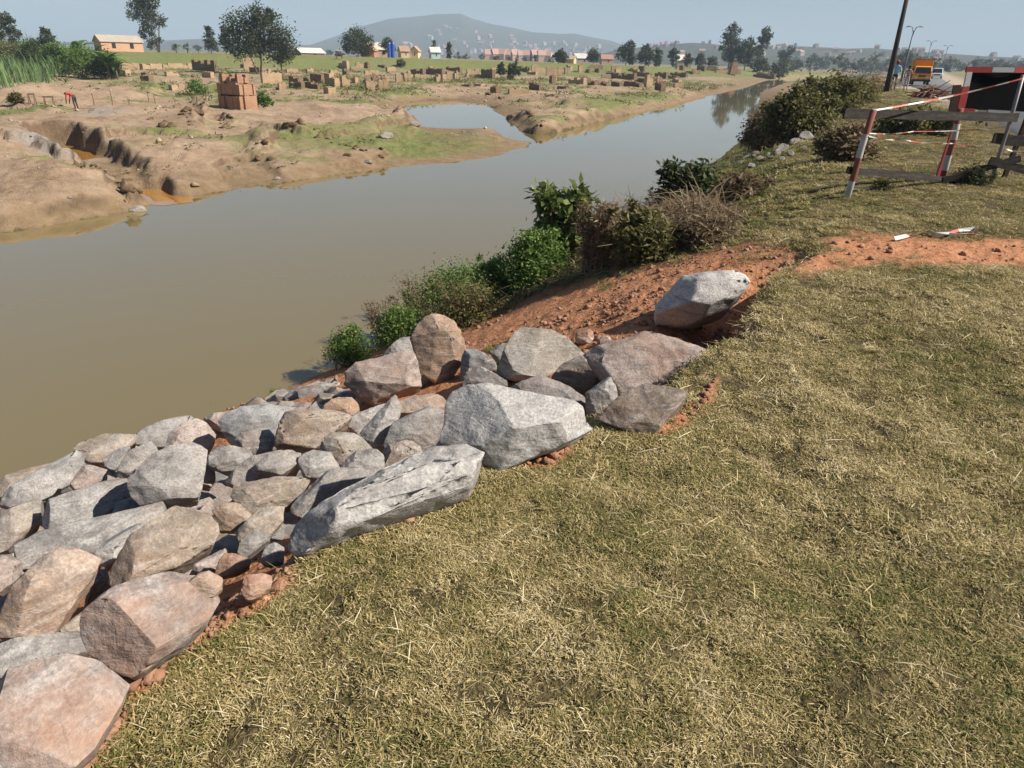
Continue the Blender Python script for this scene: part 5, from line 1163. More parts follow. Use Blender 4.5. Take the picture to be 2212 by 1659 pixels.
def build_brickfield():
    rows = [
        ('1', 'left of the shade tree', [(830, 940, 522, 560, 'b'), (850, 1010, 475, 512, 't'), (1015, 1105, 563, 615, 'b'), (1025, 1080, 538, 556, 'b'), (1030, 1180, 476, 508, 't'), (1200, 1440, 474, 505, 't'), (1390, 1440, 563, 590, 'b'), (1415, 1590, 458, 522, 'b'), (1475, 1560, 538, 582, 'b'), (1200, 1300, 535, 565, 't'), (1215, 1330, 640, 680, 't')]),
        ('1', 'around the shade tree', [(1600, 1660, 535, 585, 'b'), (1790, 1870, 450, 522, 't'), (1910, 2060, 552, 622, 't'), (2010, 2090, 640, 662, 'b'), (2115, 2212, 570, 640, 'b')]),
        ('2', 'left of the round pool', [(0, 60, 620, 665, 't'), (85, 200, 608, 650, 'b'), (120, 190, 568, 607, 'b'), (195, 250, 574, 607, 'b'), (205, 325, 612, 652, 'b'), (250, 350, 558, 612, 'b'), (355, 460, 558, 640, 'b'), (465, 545, 458, 502, 'b'), (470, 540, 575, 640, 't'), (555, 605, 578, 612, 'b'), (640, 685, 583, 615, 'b'), (650, 725, 613, 668, 't'), (655, 697, 463, 502, 'b'), (700, 742, 570, 612, 'b'), (750, 832, 606, 664, 't'), (770, 820, 560, 600, 't'), (880, 935, 556, 622, 't'), (590, 650, 470, 505, 't'), (340, 430, 650, 690, 't')]),
        ('2', 'behind the round pool', [(940, 1000, 540, 600, 't'), (995, 1105, 513, 548, 'b'), (1110, 1245, 513, 552, 'b'), (1165, 1215, 555, 605, 't'), (1220, 1300, 540, 604, 't'), (1310, 1350, 535, 590, 't'), (1370, 1460, 618, 642, 'b'), (1465, 1550, 618, 642, 'b'), (1400, 1430, 535, 570, 't'), (1520, 1625, 523, 578, 'b'), (1590, 1670, 648, 684, 'b'), (1720, 1880, 655, 702, 't'), (1880, 1985, 622, 672, 'b'), (1890, 1990, 492, 540, 't'), (2000, 2120, 508, 560, 't'), (2040, 2085, 568, 612, 'b'), (2090, 2190, 640, 662, 'b'), (2170, 2212, 585, 615, 'b')]),
        ('3', 'along the river bend', [(0, 60, 680, 740, 'b'), (75, 190, 768, 795, 'b'), (190, 335, 698, 745, 'b'), (130, 180, 610, 655, 't'), (250, 300, 590, 640, 't'), (320, 370, 618, 642, 'b'), (345, 440, 722, 756, 'b'), (400, 450, 614, 642, 'b'), (460, 540, 732, 768, 'b'), (480, 640, 652, 694, 'b'), (545, 640, 592, 642, 't'), (555, 655, 732, 764, 'b'), (645, 780, 658, 702, 'b'), (670, 835, 728, 772, 'b'), (780, 910, 643, 676, 'b'), (790, 850, 592, 628, 'b'), (850, 930, 686, 775, 't'), (940, 1060, 648, 694, 'b'), (950, 1050, 738, 806, 'b')]),
        ('3', 'before the far kiln', [(960, 1015, 678, 742, 't'), (1075, 1235, 646, 682, 'b'), (1100, 1185, 698, 732, 'b'), (1115, 1205, 732, 780, 't'), (1150, 1200, 588, 622, 'b'), (1210, 1295, 628, 652, 'b'), (1310, 1390, 592, 622, 'b'), (1480, 1590, 622, 652, 't'), (1600, 1705, 615, 650, 't'), (1820, 2015, 658, 694, 'b'), (1980, 2045, 622, 646, 'b'), (2060, 2135, 626, 646, 'b')]),
    ]
    s = 0
    for k, where, items in rows:
        items = sorted(items)
        for i, (x0, x1, y0, y1, t) in enumerate(items):
            s += 1
            o = ORD[i] if i else 'leftmost'
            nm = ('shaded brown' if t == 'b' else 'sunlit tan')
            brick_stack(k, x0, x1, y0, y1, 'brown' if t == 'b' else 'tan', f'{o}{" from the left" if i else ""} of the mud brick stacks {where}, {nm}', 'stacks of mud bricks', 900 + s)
    rr = np.random.default_rng(17)
    for i in range(38):
        u = 243 + i * 12.6 + rr.uniform(-4, 4); v = rr.uniform(66, 80) + (u - 250) * .008; wd = rr.uniform(6, 17); hh = rr.uniform(2.2, 4.5); t = rr.uniform() < .4
        brick_stack('S', (u - wd / 2) * 4, (u + wd / 2) * 4, (v - hh) * 4, v * 4, 'brown' if t else 'tan', f'{nth(i)} of the ruined low brick walls strung across the middle distance', 'ruined low brick walls', 1500 + i)
    # ruined brick kiln
    B, dist = base_of(232, 108); sc = depth_of(B) / FPX; head = math.atan2(B[0], B[1])
    root = empty('brick_kiln', tuple(B), -head - math.radians(48), 'ruined stepped brick kiln, dark on one face and orange on the other', 'kiln')
    Hk = z_at(232, 74, dist) - B[2]; wL = 24 * sc / math.cos(math.radians(48)); wR = 18 * sc / math.sin(math.radians(48))
    mats = BRK['red']
    def ragged(name, x0, x1, y0, y1, z0, z1, n, sd):
        r = np.random.default_rng(sd); mb = MB()
        for i in range(n):
            for j in range(4):
                a0, a1 = x0 + (x1 - x0) * i / n, x0 + (x1 - x0) * (i + 1) / n; b0, b1 = y0 + (y1 - y0) * j / 4, y0 + (y1 - y0) * (j + 1) / 4
                e = .22
                mb.box((a0 + r.uniform(0, e) * (i == 0), b0 + r.uniform(0, e) * (j == 0), z0), (a1 - r.uniform(0, e) * (i == n - 1), b1 - r.uniform(0, e) * (j == 3), z1 - r.uniform(0, .10 if z1 < Hk else .5)))
        return mb.build(name, mats, root)
    ragged('lower_course', -wL / 2, wL / 2, -wR / 2, wR / 2, -.2, Hk * .42, 6, 1)
    ragged('middle_course', -wL / 2 + .15, wL / 2 - .02, -wR / 2 + .08, wR / 2, Hk * .42, Hk * .76, 6, 2)
    ragged('upper_course', -wL / 2 + .45, wL / 2 - .2, -wR / 2 + .18, wR / 2 - .2, Hk * .76, Hk * 1.02, 6, 3)
    B, dist = base_of(729, 70, 255); root = empty('brick_kiln', tuple(B), 0, 'far reddish brick kiln ruin at the foot of the tall feathery trees', 'kiln'); sc = dist / 745
    mb = MB(); mb.hexa([(-8 * sc, -1.5, -.3), (1 * sc, -1.5, -.3), (1 * sc, 1.5, -.3), (-8 * sc, 1.5, -.3), (-8 * sc, -1.5, 1.2), (1 * sc, -1.5, 1.4), (1 * sc, 1.5, 1.4), (-8 * sc, 1.5, 1.2)]); mb.build('low_wall', BRK['red'], root)
    mb = MB(); mb.hexa([(1.02 * sc, -2, -.3), (8 * sc, -2, -.3), (8 * sc, 2, -.3), (1.02 * sc, 2, -.3), (3 * sc, -1.6, 3.2), (7.4 * sc, -1.6, 3.2), (7.4 * sc, 1.6, 3.2), (3 * sc, 1.6, 3.2)]); mb.build('stack', BRK['red'], root)
build_brickfield()

# ------------------------------------------------------------------ houses
WIN = plain('dark_window', (.03, .03, .035), .3)
def house(label, u0, u1, vt, vb, dist, wall, roof, rot=15, dpt=6, eave=.6, windows=2, group=None, name='house', gable_front=False, hip=.0):
    uc = (u0 + u1) / 2; x, y = on_ray(uc, dist); z = gz(x, y); zb = z_at(uc, vb, dist); zt = z_at(uc, vt, dist); z = min(z, zb)
    W = (u1 - u0) * dist / 745; Hh = zt - z; hw = Hh * eave; head = math.atan2(x, y)
    root = empty(name, (x, y, z), -head + math.radians(rot), label, 'house', group)
    wm = plain('wall_' + label[:12].replace(' ', '_'), wall, .9, .1, .15, .4); rm = plain('roof_' + label[:12].replace(' ', '_'), roof, .7, .2, .2, .5)
    w2, d2 = W / 2, dpt / 2; mb = MB()
    ax = 1 if gable_front else 0
    mb.add([(-w2, -d2, -.3), (w2, -d2, -.3), (w2, d2, -.3), (-w2, d2, -.3), (-w2, -d2, hw), (w2, -d2, hw), (w2, d2, hw), (-w2, d2, hw)], [[0, 1, 5, 4], [1, 2, 6, 5], [2, 3, 7, 6], [3, 0, 4, 7]])
    if gable_front: mb.add([(-w2, -d2, hw), (w2, -d2, hw), (0, -d2, Hh)], [[0, 1, 2]]); mb.add([(-w2, d2, hw), (w2, d2, hw), (0, d2, Hh)], [[0, 1, 2]])
    else: mb.add([(-w2, -d2, hw), (-w2, d2, hw), (-w2, 0, Hh)], [[0, 1, 2]]); mb.add([(w2, -d2, hw), (w2, d2, hw), (w2, 0, Hh)], [[0, 1, 2]])
    mb.build('wall', wm, root)
    o_ = .25; mb = MB(); t = .12
    for sgn in (-1, 1):
        if gable_front: a, b, c, d = (sgn * (w2 + o_), -d2 - o_, hw - .15), (sgn * (w2 + o_), d2 + o_, hw - .15), (0, d2 + o_, Hh + .05), (0, -d2 - o_, Hh + .05)
        else: a, b, c, d = (-w2 - o_, sgn * (d2 + o_), hw - .15), (w2 + o_, sgn * (d2 + o_), hw - .15), (w2 + o_, 0, Hh + .05), (-w2 - o_, 0, Hh + .05)
        mb.hexa([a, b, c, d] + [(p[0], p[1], p[2] + t) for p in (a, b, c, d)])
    mb.build('roof', rm, root)
    for i in range(windows):
        xw = -w2 + W * (i + .5 + .18) / max(windows, 1) * .86; wd = min(.9, W * .09); mb = MB(); mb.box((xw - wd / 2, -d2 - .04, hw * .38), (xw + wd / 2, -d2 - .004, hw * .85)); mb.build('window', WIN, root)
    return root
def build_houses():
    h = house('small orange house with a pale sheet roof on the levee', 105, 138, 36, 52.5, 203, (.55, .33, .21), (.42, .36, .29), rot=18, dpt=5, eave=.66, windows=2)
    house('pale roofed hut dug into the levee beside the shade tree', 298, 321, 48.5, 55.5, 214, (.25, .18, .13), (.62, .58, .52), rot=25, dpt=5, eave=.45, windows=1)
    house('cream roofed house behind the brick gable', 364, 389, 43, 55, 226, (.45, .33, .25), (.60, .52, .42), rot=8, dpt=6, eave=.55, windows=2)
    house('small red brick house with its gable toward the field', 364, 376, 45, 55.5, 218, (.40, .20, .13), (.38, .20, .14), rot=-15, dpt=4, eave=.55, windows=1, gable_front=True)
    house('yellow house first to the right of the blue tanks', 400, 408, 46.5, 54.5, 230, (.58, .48, .32), (.40, .26, .18), rot=10, dpt=5, windows=1)
    house('yellow house second to the right of the blue tanks', 412, 419.5, 46.5, 55, 232, (.60, .50, .30), (.42, .28, .20), rot=-10, dpt=5, windows=1, gable_front=True)
    house('small turquoise house on the levee', 430.5, 439, 47.5, 55, 232, (.42, .62, .56), (.60, .62, .58), rot=8, dpt=5, windows=1)
    house('yellow hut half hidden by a leafy bush', 567.5, 575, 56, 63, 245, (.62, .45, .26), (.42, .34, .26), rot=-12, dpt=4, windows=0)
    house('grey roofed hut beside the yellow hut', 574, 588, 54, 63, 262, (.30, .26, .24), (.55, .52, .50), rot=20, dpt=5, windows=1)
    house('red roofed hut behind the grove', 601, 612, 55, 62, 330, (.50, .36, .28), (.42, .22, .16), rot=10, dpt=5, windows=1)
    house('pale roofed shed in the grove across the river', 677, 690, 55, 62, 335, (.40, .33, .26), (.68, .62, .55), rot=12, dpt=5, windows=1)
    r = np.random.default_rng(9); xs = [485, 492, 498, 505, 511, 518, 524, 531, 538, 545]
    for i, u in enumerate(xs):
        house(f'{ORD[i]}{" from the left" if i else ""} of the pink houses below the hill', u, u + r.uniform(5, 8), 50 - r.uniform(0, 2) + i * .25, 57, 640, (.55, .38, .32), (.48, .30, .24), rot=r.uniform(-20, 20), dpt=8, windows=0, group='row of pink houses below the hill')
    # specks of houses on the slopes
    wallm = [plain('hill_house_' + n, c, .9, .1, .1, .2) for n, c in (('white', (.38, .36, .34)), ('pink', (.32, .26, .23)), ('brick', (.26, .20, .175)))]
    roofm = plain('hill_house_roof', (.40, .24, .18), .8)
    protos = []
    for w_ in wallm:
        mb = MB(); mb.add([(-6, -4, -3), (6, -4, -3), (6, 4, -3), (-6, 4, -3), (-6, -4, 6), (6, -4, 6), (6, 4, 6), (-6, 4, 6), (-6, 0, 9), (6, 0, 9)], [[0, 1, 5, 4], [1, 2, 6, 5], [2, 3, 7, 6], [3, 0, 4, 7], [4, 7, 8], [5, 9, 6]], 0)
        mb.add([(-6.4, -4.5, 5.8), (6.4, -4.5, 5.8), (6.4, 0, 9.2), (-6.4, 0, 9.2)], [[0, 1, 2, 3]], 1); mb.add([(-6.4, 4.5, 5.8), (6.4, 4.5, 5.8), (6.4, 0, 9.2), (-6.4, 0, 9.2)], [[3, 2, 1, 0]], 1)
        o = mb.build('house', [w_, roofm]); protos.append(o.data); bpy.data.objects.remove(o)
    def slope_houses(Hd, dist, half, seed_n, n, u_rng, t_rng, label, group, sc):
        U_, V_, rid = Hd; got = 0
        while got < n:
            u = r.uniform(*u_rng); i = int(np.clip(np.searchsorted(U_, u), 0, len(U_) - 1)); t = r.uniform(*t_rng); rr = dist + t * half
            if noise2(np.array([u * .06]), np.array([t * 5.0]), 4)[0] < -.25: continue
            prf = (math.cos(t * math.pi) * .5 + .5) ** 1.15; x, y = rid[i, 0] * rr, rid[i, 1] * rr; z = -6 + (rid[i, 2] + 6) * prf
            if z < 1: z = 1.0
            o = bpy.data.objects.new('house', protos[int(r.integers(0, 3))]); o.location = (x, y, z); o.rotation_euler = (0, 0, r.uniform(0, 3.14)); s_ = sc * r.uniform(.75, 1.35); o.scale = (s_, s_, s_); link(o)
            tag(o, label, 'house', group); got += 1
    slope_houses(H1, 3400, 1500, 3, 105, (425, 600), (-.80, -.42), 'tiny pale house scattered on the hazy hill slope', 'houses on the hazy hill', .9)
    slope_houses(H1, 3400, 1500, 3, 22, (330, 430), (-.85, -.6), 'tiny pale house at the left foot of the hazy hill', 'houses at the left foot of the hill', 1.2)
    slope_houses(H2, 1500, 600, 5, 52, (640, 1030), (-.55, -.05), 'tiny pale house on the low ridge behind the road', 'houses on the low ridge', .62)
    slope_houses(H2, 1500, 600, 5, 26, (640, 790), (-.25, -.02), 'tiny whitish house on the skyline of the low ridge', 'houses on the ridge skyline', .55)
    # blue water tanks
    bm_ = plain('blue_plastic', (.03, .10, .42), .4, .4, .2, 1)
    for i, (u, lb) in enumerate(((389.6, 'left one of two tall blue water tanks'), (393.4, 'right one of two tall blue water tanks'))):
        x, y = on_ray(u, 219); z = gz(x, y); h = z_at(u, 42.5, 219) - z; rd = 1.85 * 219 / 745 * .98
        root = empty('water_tank', (x, y, z), 0, lb, 'water tank', 'two blue water tanks'); mb = MB(); mb.tube([(0, 0, -.2), (0, 0, h * .3), (0, 0, h * .31), (0, 0, h * .92), (0, 0, h * .98)], [rd, rd, rd * .97, rd, rd * .8], 14); mb.build('shell', bm_, root)
        mb = MB(); mb.tube([(0, 0, h * .985), (0, 0, h * 1.03)], rd * .3, 10); mb.build('lid', bm_, root)
build_houses()

# ------------------------------------------------------------------ people and cattle
def skinned(name, verts, edges, radii, mats, matfn, parent=None, loc=(0, 0, 0), rz=0, sub=2, scale=1.0):
    me = bpy.data.meshes.new(name); me.from_pydata([tuple(np.array(v) * scale) for v in verts], edges, []); o = bpy.data.objects.new(name, me); COL.objects.link(o)
    m = o.modifiers.new('k', 'SKIN'); m.use_smooth_shade = True
    for i, sv in enumerate(me.skin_vertices[0].data):
        q = radii[i]; sv.radius = (q * scale, q * scale) if np.isscalar(q) else (q[0] * scale, q[1] * scale); sv.use_root = i == 0
    s = o.modifiers.new('s', 'SUBSURF'); s.levels = sub; s.render_levels = sub
    dg = bpy.context.evaluated_depsgraph_get(); me2 = bpy.data.meshes.new_from_object(o.evaluated_get(dg)); o.modifiers.clear(); o.data = me2; bpy.data.meshes.remove(me); me2.name = name
    for q in mats: me2.materials.append(q)
    for p in me2.polygons: p.material_index = matfn(np.array(p.center) / scale); p.use_smooth = True
    o.location = loc; o.rotation_euler = (0, 0, rz)
    if parent: o.parent = parent
    return o
SKIN = plain('dark_skin', (.075, .04, .025), .6, .3, .1)
def standing(name, label, loc, rz, hgt, shirt, trouser, pose, cap=None, hair=True):
    sc = hgt / 1.75; root = empty(name, loc, rz, label, 'person')
    V = [(0, 0, .95), (0, 0, 1.12), (0, 0, 1.33), (0, 0, 1.47), (0, -.01, 1.55), (0, -.02, 1.65), (0, -.01, 1.73)]; R_ = [(.145, .10), (.135, .095), (.165, .10), (.10, .075), (.055, .055), (.078, .095), (.06, .07)]
    E_ = [(i, i + 1) for i in range(6)]
    def chain(root_i, pts, rs):
        prev = root_i
        for p, r in zip(pts, rs): V.append(p); R_.append(r); E_.append((prev, len(V) - 1)); prev = len(V) - 1
    for s in (-1, 1):
        chain(0, [(s * .09, 0, .88), (s * .10, -.02, .50), (s * .105, .02, .10), (s * .11, -.10, .04)], [.085, .06, .045, .04])
        chain(3, [(s * .18, 0, 1.42)] + pose[s], [.06, .045, .038, .032, .022])
    def mf(c):
        if c[2] > 1.50: return 0
        if c[2] > .98 or (abs(c[0]) > .19 and c[2] > .8):
            return 0 if (abs(c[0]) > .2 and c[2] < 1.2) else 1
        return 2 if c[2] > .09 else 3
    body = skinned('body', V, E_, R_, [SKIN, shirt, trouser, plain('shoe', (.06, .05, .045))], mf, root, sub=2, scale=sc)
    for s in (-1, 1):                                       # fingers of each hand
        h = np.array(pose[s][-1]); mb = MB()
        for k in range(4): mb.tube([h * sc, (h + np.array([(k - 1.5) * .018, -.02, -.05 - .01 * (k in (1, 2))])) * sc, (h + np.array([(k - 1.5) * .018, -.045, -.075])) * sc], [.009 * sc, .008 * sc, .006 * sc], 5)
        mb.tube([h * sc, (h + np.array([-s * .035, -.03, -.025])) * sc], [.010 * sc, .007 * sc], 5)
        mb.build('fingers', SKIN, root, smooth=True)
    if cap:
        mb = MB(); z0 = 1.69 * sc
        mb.tube([(0, -.01, z0 - .03), (0, -.01, z0 + .02), (0, -.005, z0 + .075), (0, 0, z0 + .10)], [.102 * sc, .105 * sc, .085 * sc, .03 * sc], 14); mb.hexa([(-.07, -.20, z0 - .02), (.07, -.20, z0 - .02), (.08, -.08, z0 - .005), (-.08, -.08, z0 - .005), (-.07, -.20, z0 - .008), (.07, -.20, z0 - .008), (.08, -.08, z0 + .012), (-.08, -.08, z0 + .012)])
        mb.build('cap', cap, root, smooth=True)
    elif hair:
        mb = MB(); z0 = 1.69 * sc; mb.tube([(0, .02, z0 - .05), (0, .02, z0 + .02), (0, .015, z0 + .075), (0, .01, z0 + .095)], [.085 * sc, .10 * sc, .08 * sc, .03 * sc], 12); mb.build('hair', plain('black_hair', (.015, .013, .012)), root, smooth=True)
    return root
def build_people():
    stripe = Mat('striped_jersey', .9, .1); wv = stripe.n('TexWave'); wv.wave_type = 'BANDS'; wv.bands_direction = 'Z'; wv.inputs['Scale'].default_value = 3.0; stripe.l(stripe.pos(), wv.inputs[0])
    stripe.col(stripe.ramp(wv.outputs['Fac'], [(.45, (.14, .06, .05)), (.55, (.52, .42, .34))]))
    B = at_y(*zu('7', (740, 735)), 50.0)
    standing('person', 'person in red cap and light blue shirt by the leaning pole', tuple((B[0], B[1], gz(B[0], B[1]))), math.radians(150), 1.78, plain('light_blue_shirt', (.28, .50, .66), .9), plain('navy_trousers', (.035, .035, .06), .9),
             {-1: [(-.25, .02, 1.16), (-.16, -.16, 1.12), (-.08, -.2, 1.14), (-.03, -.2, 1.14)], 1: [(.27, .03, 1.15), (.22, -.16, 1.02), (.15, -.22, 1.0), (.1, -.24, 1.0)]}, cap=plain('red_cap', (.62, .05, .04), .8))
    B = at_y(*zu('7', (965, 735)), 50.6)
    standing('person', 'person in striped jersey and pale trousers on the road shoulder', tuple((B[0], B[1], gz(B[0], B[1]))), math.radians(160), 1.52, stripe.m, plain('pale_trousers', (.48, .40, .33), .9),
             {-1: [(-.26, .0, 1.16), (-.26, -.12, .96), (-.24, -.16, .9), (-.24, -.17, .87)], 1: [(.25, .03, 1.15), (.22, -.1, .96), (.2, -.14, .9), (.2, -.15, .87)]})
    # worker bending over on the mud flat
    p, dist = base_of(*zu('1', (485, 790))); sc = .95
    root = empty('person', tuple(p), math.radians(-100), 'person in red shirt bending over the mud flat', 'person')
    V = [(0, .0, .86), (0, -.18, .98), (0, -.40, 1.02), (0, -.52, 1.0), (0, -.62, .98), (0, -.70, .97)]; R_ = [(.13, .11), (.13, .10), (.15, .10), (.08, .07), (.075, .09), (.06, .07)]; E_ = [(i, i + 1) for i in range(5)]
    for s in (-1, 1):
        n0 = len(V); V += [(s * .09, .0, .8), (s * .11, -.03, .45), (s * .12, .04, .08), (s * .12, -.08, .03)]; R_ += [.085, .06, .045, .04]; E_ += [(0, n0), (n0, n0 + 1), (n0 + 1, n0 + 2), (n0 + 2, n0 + 3)]
        n0 = len(V); V += [(s * .17, -.42, .96), (s * .18, -.48, .68), (s * .14, -.56, .42), (s * .14, -.58, .34)]; R_ += [.06, .045, .035, .03]; E_ += [(2, n0), (n0, n0 + 1), (n0 + 1, n0 + 2), (n0 + 2, n0 + 3)]
    skinned('body', V, E_, R_, [SKIN, plain('red_shirt', (.55, .06, .05), .9), plain('dark_shorts', (.06, .05, .05), .9)], lambda c: 0 if (c[1] < -.5 or c[2] < .42) else (1 if c[1] < -.06 and c[2] > .6 else 2), root, scale=sc)
    root_tool = empty('spade', (p[0] + .5, p[1] - .55, p[2]), .4, 'spade lying flat beside the bending person', 'spade'); mb = MB(); mb.tube([(-.7, 0, .05), (.6, 0, .12)], .02, 6); mb.build('handle', MT['twig'], root_tool); mb = MB(); mb.box((.6, -.12, .08), (.9, .12, .1)); mb.build('blade', plain('steel', (.2, .2, .21), .4, .5, .2, 3, .8), root_tool)
    # cow on the levee slope
    p, dist = base_of(*zu('2', (476, 441))); root = empty('cow', tuple(p), math.radians(8), 'dark cow standing on the slope left of the brick gabled house', 'cow')
    V = [(-.85, 0, 1.1), (-.3, 0, 1.05), (.35, 0, 1.08), (.75, 0, 1.18), (1.05, 0, 1.28), (1.3, 0, 1.2), (1.5, 0, 1.05)]; R_ = [.22, .33, .35, .26, .16, .15, .09]; E_ = [(i, i + 1) for i in range(6)]
    for x, s, b in ((-.75, -1, 0), (-.75, 1, 0), (.6, -1, 2), (.6, 1, 2)):
        n0 = len(V); V += [(x, s * .18, .85), (x + (.1 if x < 0 else 0), s * .2, .48), (x - (.06 if x < 0 else 0), s * .2, .05)]; R_ += [.14, .07, .05]; E_ += [(b, n0), (n0, n0 + 1), (n0 + 1, n0 + 2)]
    n0 = len(V); V += [(.5, 0, 1.5)]; R_ += [.12]; E_ += [(2, n0)]
    n0 = len(V); V += [(-1.05, 0, 1.15), (-1.12, 0, .6)]; R_ += [.04, .03]; E_ += [(0, n0), (n0, n0 + 1)]
    skinned('body', V, E_, R_, [plain('dark_hide', (.06, .038, .028), .8)], lambda c: 0, root)
    mb = MB()
    for s in (-1, 1): mb.tube([(1.25, s * .08, 1.33), (1.22, s * .28, 1.5), (1.2, s * .26, 1.75)], [.03, .022, .008], 6)
    mb.build('horns', plain('horn', (.2, .17, .13)), root)
build_people()

# ------------------------------------------------------------------ vehicles
TYRE = plain('tyre_rubber', (.025, .025, .027), .9); GLASS = plain('windscreen', (.02, .025, .035), .12, .6, .1); STEEL = plain('dull_steel', (.25, .25, .26), .5, .5, .2, 3, .6)
LAMP = plain('lamp_glass', (.75, .74, .70), .2, .5); BLACK = plain('black_plastic', (.03, .03, .032), .6)
def wheel(root, x, y, r, w):
    mb = MB(); mb.tube([(x - w / 2, y, r), (x - w / 2 + .03, y, r), (x + w / 2 - .03, y, r), (x + w / 2, y, r)], [r * .9, r, r, r * .9], 18); t = mb.build('wheel', TYRE, root)
    mb = MB(); mb.tube([(x - w / 2 - .012, y, r), (x + w / 2 + .012, y, r)], r * .55, 14); mb.build('rim', STEEL, t)
def truck(label, loc, rz, cabc, boxc, sc=1.0):
    """front faces -y"""
    root = empty('truck', loc, rz, label, 'truck'); root.scale = (sc, sc, sc)
    cm = plain('cab_paint', cabc, .45, .4, .12, 1.5); bm_ = plain('box_paint', boxc, .6, .3, .18, .8)
    mb = MB(); mb.hexa([(-1.03, -.05, .62), (1.03, -.05, .62), (1.03, 1.75, .62), (-1.03, 1.75, .62), (-1.03, -.05, 1.32), (1.03, -.05, 1.32), (1.03, 1.75, 1.32), (-1.03, 1.75, 1.32)]); mb.hexa([(-1.03, -.05, 1.32), (1.03, -.05, 1.32), (1.03, 1.75, 1.32), (-1.03, 1.75, 1.32), (-.92, .33, 2.15), (.92, .33, 2.15), (.92, 1.7, 2.2), (-.92, 1.7, 2.2)])
    body = mb.build('cab', cm, root, bevel=.05)
    mb = MB(); mb.hexa([(-.9, -.045, 1.36), (.9, -.045, 1.36), (.9, .0, 1.36), (-.9, .0, 1.36), (-.8, .275, 2.04), (.8, .275, 2.04), (.8, .32, 2.04), (-.8, .32, 2.04)]); mb.build('windscreen', GLASS, root)
    for s in (-1, 1):
        mb = MB(); mb.hexa([(s * 1.0, .3, 1.38), (s * 1.045, .3, 1.38), (s * 1.045, 1.5, 1.38), (s * 1.0, 1.5, 1.38), (s * .93, .55, 2.0), (s * .965, .55, 2.0), (s * .965, 1.45, 2.0), (s * .93, 1.45, 2.0)]); mb.build('side_window', GLASS, root)
        mb = MB(); mb.box((s * .62 - .16, -.085, .78), (s * .62 + .16, -.052, .95)); mb.build('headlight', LAMP, root)
        mb = MB(); mb.tube([(s * 1.03, .25, 1.5), (s * 1.22, .12, 1.6)], .015, 5); mb.box((s * 1.2 - .09, .08, 1.45), (s * 1.2 + .09, .12, 1.85)); mb.build('mirror', BLACK, root)
    mb = MB(); mb.box((-.40, -.075, .98), (.40, -.053, 1.14)); mb.build('grille', BLACK, root)
    mb = MB(); mb.box((-1.05, -.16, .42), (1.05, .02, .66)); mb.build('bumper', BLACK, root, bevel=.03)
    mb = MB(); mb.box((-.45, .3, .5), (.45, 6.2, .7)); mb.build('chassis', BLACK, root)
    mb = MB(); mb.box((-1.1, 1.9, .85), (1.1, 6.3, 2.95)); bx = mb.build('cargo_box', bm_, root, bevel=.04)
    mb = MB(); mb.box((-1.13, 1.87, 2.90), (1.13, 1.97, 2.99)); mb.box((-1.13, 1.87, .82), (1.13, 1.93, .92)); mb.build('rim_trim', plain('box_trim', tuple(x * .7 for x in boxc)), bx)
    for y in (.85, 5.0):
        for s in (-1, 1): wheel(root, s * .85, y, .42, .26)
    return root
def car(label, loc, rz, c, kind='pickup', sc=1.0, name='car', group=None):
    root = empty(name, loc, rz, label, 'car' if name == 'car' else name.replace('_', ' '), group); root.scale = (sc,) * 3
    cm = plain('car_paint_' + name, c, .35, .5, .08, 1.5); mb = MB(); w = .86; L = 4.6
    top = 1.45 if kind == 'car' else 1.78
    mb.hexa([(-w, .0, .38), (w, .0, .38), (w, L, .38), (-w, L, .38), (-w, .05, .86), (w, .05, .86), (w, L, .95), (-w, L, .95)])
    y0, y1 = (1.0, 3.9) if kind == 'car' else ((.75, L - .05) if kind == 'van' else (1.0, 2.9))
    mb.hexa([(-w, y0, .88), (w, y0, .88), (w, y1, .92), (-w, y1, .92), (-w * .84, y0 + .55, top), (w * .84, y0 + .55, top), (w * .84, y1 - .25, top), (-w * .84, y1 - .25, top)])
    mb.build('body', cm, root, bevel=.05)
    f0, f1 = .08, .92; mb = MB()
    def lerp(t): return y0 + .55 * t - .03, w * (1 - .16 * t) - .08, .88 + (top - .88) * t
    a, b = lerp(.12), lerp(.88); mb.hexa([(-a[1], a[0], a[2]), (a[1], a[0], a[2]), (a[1], a[0] + .03, a[2]), (-a[1], a[0] + .03, a[2]), (-b[1], b[0], b[2]), (b[1], b[0], b[2]), (b[1], b[0] + .03, b[2]), (-b[1], b[0] + .03, b[2])]); mb.build('windscreen', GLASS, root)
    for s in (-1, 1):
        mb = MB(); mb.box((s * .6 - .17, -.025, .62), (s * .6 + .17, .02, .78)); mb.build('headlight', LAMP, root)
        mb = MB(); ya, yb = y0 + .35, y1 - .3; xa, xb = w * .985, w * .865; mb.hexa([(s * xa, ya, .98), (s * (xa + .012), ya, .98), (s * (xa + .012), yb, .98), (s * xa, yb, .98), (s * xb, ya + .3, top - .1), (s * (xb + .012), ya + .3, top - .1), (s * (xb + .012), yb - .05, top - .1), (s * xb, yb - .05, top - .1)]); mb.build('side_window', GLASS, root)
        for y in (.85, L - .85): wheel(root, s * (w - .1), y, .33, .2)
    mb = MB(); mb.box((-.5, -.03, .6), (.5, .005, .76)); mb.build('grille', BLACK, root); mb = MB(); mb.box((-w - .01, -.08, .36), (w + .01, .04, .55)); mb.build('bumper', STEEL if kind == 'pickup' else cm, root)
    return root
def on_road(u, v, extra=.14):
    """point where the pixel's ray meets the road surface"""
    d = ray(u, v); t = np.geomspace(5, 900, 4000); p = cC + d * t[:, None]; g = road_z(p[:, 1]) + extra; k = int(np.argmax(p[:, 2] < g)); return p[k]
